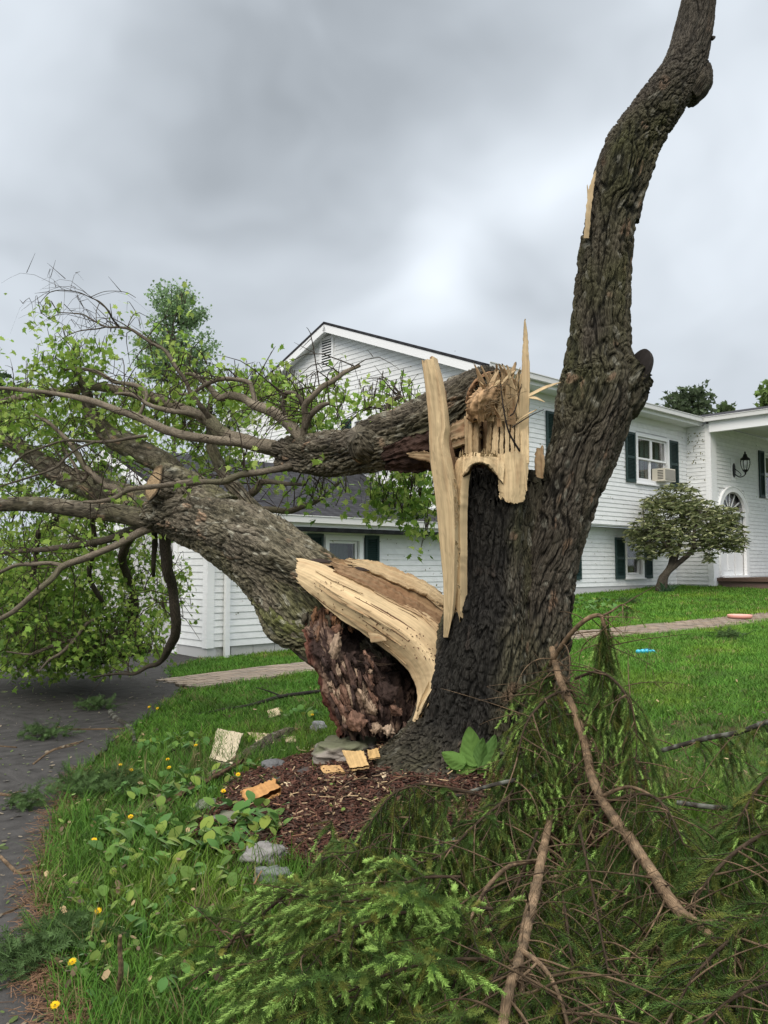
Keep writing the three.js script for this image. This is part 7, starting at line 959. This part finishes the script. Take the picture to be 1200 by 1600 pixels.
// broad-leaved plant at the foot of the trunk
{
  const c = gnd(738, 1222), t = thing('broadleaf_plant', 'bright green broad-leaved plant at the foot of the broken trunk', 'plant', c), D = -c.z, R = rng(9), mats = [leafMat(0.13, 0.25, 0.05), leafMat(0.17, 0.3, 0.06), leafMat(0.1, 0.2, 0.045)];
  const leaf = (px, py, len, wid, rot, tilt, k, yaw = 0) => { // px,py tip side centre; rot in the picture plane
    const g = grid(17, 41, (u, v, o) => { const w = wid * Math.pow(Math.sin(Math.PI * Math.min(1, Math.pow(v, 0.75) * 0.97 + 0.02)), 0.7), x = (u - 0.5) * 2 * w / 2, vein = Math.abs(Math.sin((v * 5.5 - Math.abs(u - 0.5) * 3.2) * Math.PI)); o.p.set(x * (1 + 0.06 * n3(v * 6, len * 90, 1)), v * len, -Math.abs(x) * 0.45 + 0.25 * len * (v - 0.4) * (v - 0.4) + 0.0035 * Math.pow(vein, 0.6) * sm(0.0, 0.1, Math.abs(u - 0.5)) + 0.006 * n3(v * 4, u * 4, len * 50)); o.u = u; o.v = v; });
    const m = sub('leaf', g, mats[k], t); const p = at(px, py, D - 0.02).sub(c); m.position.copy(p); m.rotation.set(tilt, yaw, rot, 'ZXY'); };
  leaf(742, 1198, 0.22, 0.13, 0.12, -0.35, 0); leaf(727, 1196, 0.15, 0.095, 1.15, -0.4, 0, 0.3); leaf(752, 1200, 0.2, 0.09, -0.5, -0.3, 2, -0.5); leaf(740, 1206, 0.16, 0.1, 0.5, -0.7, 1); leaf(732, 1212, 0.14, 0.08, 1.35, -0.6, 1); leaf(752, 1218, 0.15, 0.1, -0.9, -0.8, 1); leaf(742, 1228, 0.16, 0.11, -0.3, -1.0, 1); leaf(735, 1232, 0.14, 0.1, 0.7, -1.1, 0); leaf(760, 1224, 0.13, 0.08, -1.2, -0.6, 0); leaf(748, 1200, 0.17, 0.08, -0.15, -0.1, 2);
  for (let k = 0; k < 30; k++) leaf(712 + R() * 56, 1225 + R() * 30, 0.08 + R() * 0.06, 0.05 + R() * 0.03, (R() - 0.5) * 3, -0.5 - R() * 0.7, Math.floor(R() * 3));
}
// things dropped on the lawn
{
  const c = gnd(1010, 1024), t = thing('blue_toy', 'turquoise plastic toy of joined rounded segments lying on the lawn', 'toy', c), bl = new THREE.MeshPhysicalMaterial({ color: rgb(0.01, 0.36, 0.5), roughness: 0.25, clearcoat: 0.6 });
  [[-0.1, 0.045, 0.035], [-0.05, 0.05, 0.036], [0.0, 0.052, 0.037], [0.045, 0.05, 0.033], [0.085, 0.046, 0.03]].forEach(([x, y, r], k) => { const g = new THREE.SphereGeometry(r, 18, 12); g.scale(1, 0.85, 0.9); const m = sub('segment', g, bl, t); m.position.set(x, y, 0.015 * Math.sin(k)); });
  sub('handle', new THREE.TubeGeometry(new THREE.CatmullRomCurve3([V(-0.08, 0.05, 0), V(0, 0.085, 0.02), V(0.09, 0.05, 0.01), V(0.14, 0.02, 0)]), 20, 0.007, 6), std({ color: rgb(0.01, 0.12, 0.17), roughness: 0.4 }), t);
  const d = gnd(1156, 969), g = new THREE.LatheGeometry([[0, 0.0], [0.12, 0.0], [0.15, 0.015], [0.155, 0.045], [0.14, 0.05], [0.12, 0.03], [0, 0.03]].map(p => new THREE.Vector2(p[0], p[1])), 28); g.scale(1.3, 1.3, 1.3); g.translate(d.x, d.y + 0.03, d.z); single('pink_disc', g, std({ color: rgb(0.75, 0.36, 0.3), roughness: 0.4 }), 'pale pink plastic disc lying by the walk', 'plastic disc', d);
}
// ---------- shrubs and trees by the house ----------
{ // rhododendron
  const c = (q => q.setY(H(q.x, q.z)))(at(1033, 918, 19.6)), D = 19.6, t = thing('rhododendron', 'tall rhododendron with several crooked stems in front of the entry corner', 'shrub', c), R = rng(31), knots = [];
  const B = rows => { const pr = path(rows); part('trunk', limb(pr, { nu: 12, nv: rows.length * 8, disp: (a, L, r, p, dir, tt, o) => { const n = n3(p.x * 8, p.y * 8, p.z * 8); o.c = [0.13 + 0.08 * n, 0.11 + 0.07 * n, 0.085 + 0.05 * n]; return r * 0.2 * n3(L * 9, Math.cos(a), Math.sin(a)); } }), M.bark2, t); for (let j = 0; j <= 20; j++) { const s = spline(pr, j / 20); knots.push(V(s[0], s[1], s[2])); } };
  B([[1029, 924, D, 6], [1034, 905, D, 5.5], [1046, 888, D, 5], [1050, 870, D, 4], [1047, 850, D, 3], [1040, 825, D, 2]]); B([[1038, 922, D, 5], [1040, 900, D, 5], [1052, 886, D, 4.5], [1072, 870, D, 4], [1090, 850, D, 3.5], [1110, 830, D, 2.5], [1130, 815, D, 1.5]]); B([[1052, 886, D, 3.5], [1060, 860, D + 0.2, 3], [1065, 830, D + 0.2, 2.5], [1062, 800, D, 1.5]]); B([[1048, 862, D - 0.2, 3], [1030, 840, D - 0.3, 2.5], [1005, 825, D - 0.3, 1.5]]); B([[1085, 856, D - 0.3, 3], [1085, 830, D - 0.4, 2.5], [1095, 800, D - 0.4, 1.5]]); B([[1092, 850, D, 2.5], [1120, 856, D - 0.1, 2], [1140, 850, D - 0.2, 1.2]]);
  const lg = (() => { const g = grid(3, 5, (u, v, o) => { const w = 0.13 * Math.sin(Math.PI * Math.min(1, v * 0.94 + 0.04)); o.p.set((u - 0.5) * 2 * w, v, -0.25 * v * v - Math.abs(u - 0.5) * w * 0.6); }); g.deleteAttribute('color'); return g; })(), L = [], near = [], tw = [];
  const blobs = [[1045, 795, 48, 24, 0.6], [1085, 800, 45, 26, 0.6], [1020, 830, 42, 26, 0.5], [1075, 832, 60, 26, 0.6], [1120, 815, 36, 26, 0.5], [990, 840, 18, 14, 0.3], [1010, 860, 24, 16, 0.3], [1140, 835, 26, 26, 0.4], [1152, 850, 18, 16, 0.3], [1140, 805, 18, 18, 0.3], [1110, 850, 30, 16, 0.4], [1060, 768, 36, 14, 0.4], [1030, 785, 30, 14, 0.4], [1106, 872, 14, 8, 0.2], [1055, 862, 30, 8, 0.4]];
  for (const [bx, by, rx, ry, rd] of blobs) { const n = Math.round(rx * ry * 0.13); for (let k = 0; k < n; k++) { let x, y, z; do { x = R() * 2 - 1; y = R() * 2 - 1; z = R() * 2 - 1; } while (x * x + y * y + z * z > 1); const p = at(bx + x * rx, by + y * ry, D + z * rd * 1.4); let best = knots[0], bd = 1e9; for (const q of knots) { const d = q.distanceToSquared(p); if (d < bd) { bd = d; best = q; } } if (k % 3 === 0) tw.push(limb([[best.x, best.y, best.z, 0.007], [mix(best.x, p.x, 0.6), mix(best.y, p.y, 0.4), mix(best.z, p.z, 0.6), 0.005], [p.x, p.y, p.z, 0.002]], { nu: 4, nv: 5, color: o => { o.c = [0.1, 0.085, 0.065]; } }));
    const m = 6 + Math.floor(R() * 3); for (let q = 0; q < m; q++) { const a = q / m * 6.28 + R(), d = V(Math.cos(a), 0.15 - R() * 0.9, Math.sin(a)).normalize(), qq = new THREE.Quaternion().setFromUnitVectors(V(0, 1, 0), d); L.push(mat4(p, qq, 0.09 + R() * 0.06)); } } }
  part('twigs', mergeGeometries(tw), M.bark2, t, 'stuff');
  instances('crown', lg, new THREE.MeshPhysicalMaterial({ color: 0xffffff, roughness: 0.45, transmission: 0.12, thickness: 0, side: THREE.DoubleSide }), L, t, k => { const m = 0.6 + R() * 0.8, y = R(); return y < 0.35 ? k.setRGB(0.34 * m, 0.35 * m, 0.17 * m) : k.setRGB(0.13 * m, 0.155 * m, 0.06 * m); });
}
{ // iris-like clump at its foot
  const c = (q => q.setY(H(q.x, q.z)))(at(1040, 924, 19.5)), t = thing('leafy_clump', 'clump of upright blade leaves at the foot of the rhododendron', 'plant', c), R = rng(4);
  const g = tuft(1, 0.5, 0.035, 0.02, 3), mm = leafMat(0.06, 0.13, 0.06); for (let k = 0; k < 46; k++) { const m = sub('leaf', g, mm, t); m.position.set((R() - 0.5) * 0.3, 0, (R() - 0.5) * 0.3); m.rotation.set((R() - 0.5) * 0.8, R() * 6.28, (R() - 0.5) * 0.8); m.scale.setScalar(0.6 + R() * 0.6); }
}
{ // small topiary in a pot on the step
  const c = fromHouse(17.45, 1.31, 2.3), t = thing('potted_shrub', 'dark round shrub on a thin stem at the right edge of the front step', 'potted plant', c), R = rng(6);
  part('stem', limb([[c.x, c.y, c.z, 0.015], [c.x, c.y + 0.4, c.z, 0.012], [c.x, c.y + 0.7, c.z, 0.008]], { nu: 6, nv: 8, color: o => { o.c = [0.08, 0.06, 0.05]; } }), M.bark2, t);
  sub('pot', new THREE.LatheGeometry([[0, 0], [0.1, 0], [0.14, 0.22], [0.12, 0.22], [0.11, 0.18], [0, 0.18]].map(p => new THREE.Vector2(...p)), 20), std({ color: rgb(0.15, 0.07, 0.045) }), t);
  const L = []; for (let k = 0; k < 420; k++) { const d = V(R() - 0.5, R() - 0.5, R() - 0.5).normalize(); L.push(mat4(c.clone().add(V(0, 0.62, 0)).addScaledVector(d, 0.24 * Math.cbrt(R())).setY(c.y + 0.62 + d.y * 0.17), quatUp(d, R() * 6), 0.07)); }
  instances('crown', leafGeo, leafMat(0.035, 0.06, 0.035), L, t);
}
function farTree(label, px, py, D, rx, ry, n, tone, seed, footY, leaf = 0.16) { // px, py crown centre; radii in px
  const R = rng(seed), c = at(px, py, D), k = D / F, base = V(c.x, H(c.x, c.z), c.z), t = thing('tree', label, 'tree', base), tw = [];
  part('trunk', limb([[base.x, base.y - 0.1, base.z, 0.11], [c.x + 0.1, mix(base.y, c.y, 0.5), c.z, 0.06], [c.x, c.y, c.z, 0.035], [c.x, c.y + ry * k * 0.8, c.z, 0.02]], { nu: 9, nv: 20, color: o => { o.c = [0.12, 0.1, 0.085]; } }), M.bark2, t);
  const L = [], arms = [];
  for (let q = 0; q < 46; q++) { const a = R() * 6.28, y0 = c.y + (R() * 1.7 - 1.1) * ry * k, s = V(c.x, y0, c.z), e = s.clone().add(V(Math.cos(a) * rx * k * (0.5 + R() * 0.5), (0.2 + R() * 0.6) * ry * k * 0.8, Math.sin(a) * rx * k * 0.8)); const qy = (e.y - c.y) / (ry * k), lim = Math.sqrt(Math.max(0.05, 1 - qy * qy)); e.x = c.x + clamp((e.x - c.x) / (rx * k), -lim, lim) * rx * k; e.y = Math.min(e.y, c.y + ry * k); tw.push(limb([[s.x, s.y, s.z, 0.022], [mix(s.x, e.x, 0.5), mix(s.y, e.y, 0.4), mix(s.z, e.z, 0.5), 0.02], [e.x, e.y, e.z, 0.006]], { nu: 4, nv: 6, color: o => { o.c = [0.1, 0.085, 0.075]; } })); arms.push([s, e]); }
  part('branches', mergeGeometries(tw), M.bark2, t, 'stuff');
  for (let q = 0; q < n; q++) { const [s, e] = arms[Math.floor(R() * arms.length)], f = 0.35 + R() * 0.7, sp = rx * k * 0.18, p = s.clone().lerp(e, f).add(V((R() + R() - 1) * sp, (R() + R() - 1) * sp, (R() + R() - 1) * sp)); L.push(mat4(p, quatUp(V(R() - 0.5, R() - 0.7, R() - 0.5).normalize(), R() * 6), leaf * (0.6 + R() * 0.8))); }
  instances('crown', leafGeo, M.leafWhite, L, t, kk => { const m = 0.6 + R() * 0.8; return kk.setRGB(tone[0] * m, tone[1] * m, tone[2] * m); });
}
farTree('slender tree with airy green crown rising behind the garage', 270, 528, 24, 80, 74, 8500, [0.2, 0.31, 0.14], 1, 0, 0.085);
farTree('dark bushy tree behind the roof beside the entry', 1075, 640, 42, 46, 30, 2000, [0.08, 0.115, 0.055], 2, 0, 0.24);
farTree('thin pale tree top showing just above the porch roof', 1133, 645, 44, 16, 18, 300, [0.09, 0.14, 0.05], 3, 0, 0.28);
farTree('bright green tree at the right edge above the porch roof', 1212, 625, 40, 30, 34, 1500, [0.13, 0.2, 0.05], 4, 0, 0.28);
farTree('dark tree far behind the fallen crown at the left edge', -40, 640, 40, 70, 90, 3000, [0.06, 0.1, 0.035], 5, 0, 0.32);
// ---------- render ----------
const renderer = new THREE.WebGLRenderer({ antialias: true });
renderer.setSize(768, 1024);
renderer.shadowMap.enabled = true; renderer.shadowMap.type = THREE.PCFSoftShadowMap;
renderer.toneMapping = THREE.LinearToneMapping;
renderer.toneMappingExposure = EXPOSURE;
renderer.render(scene, camera);
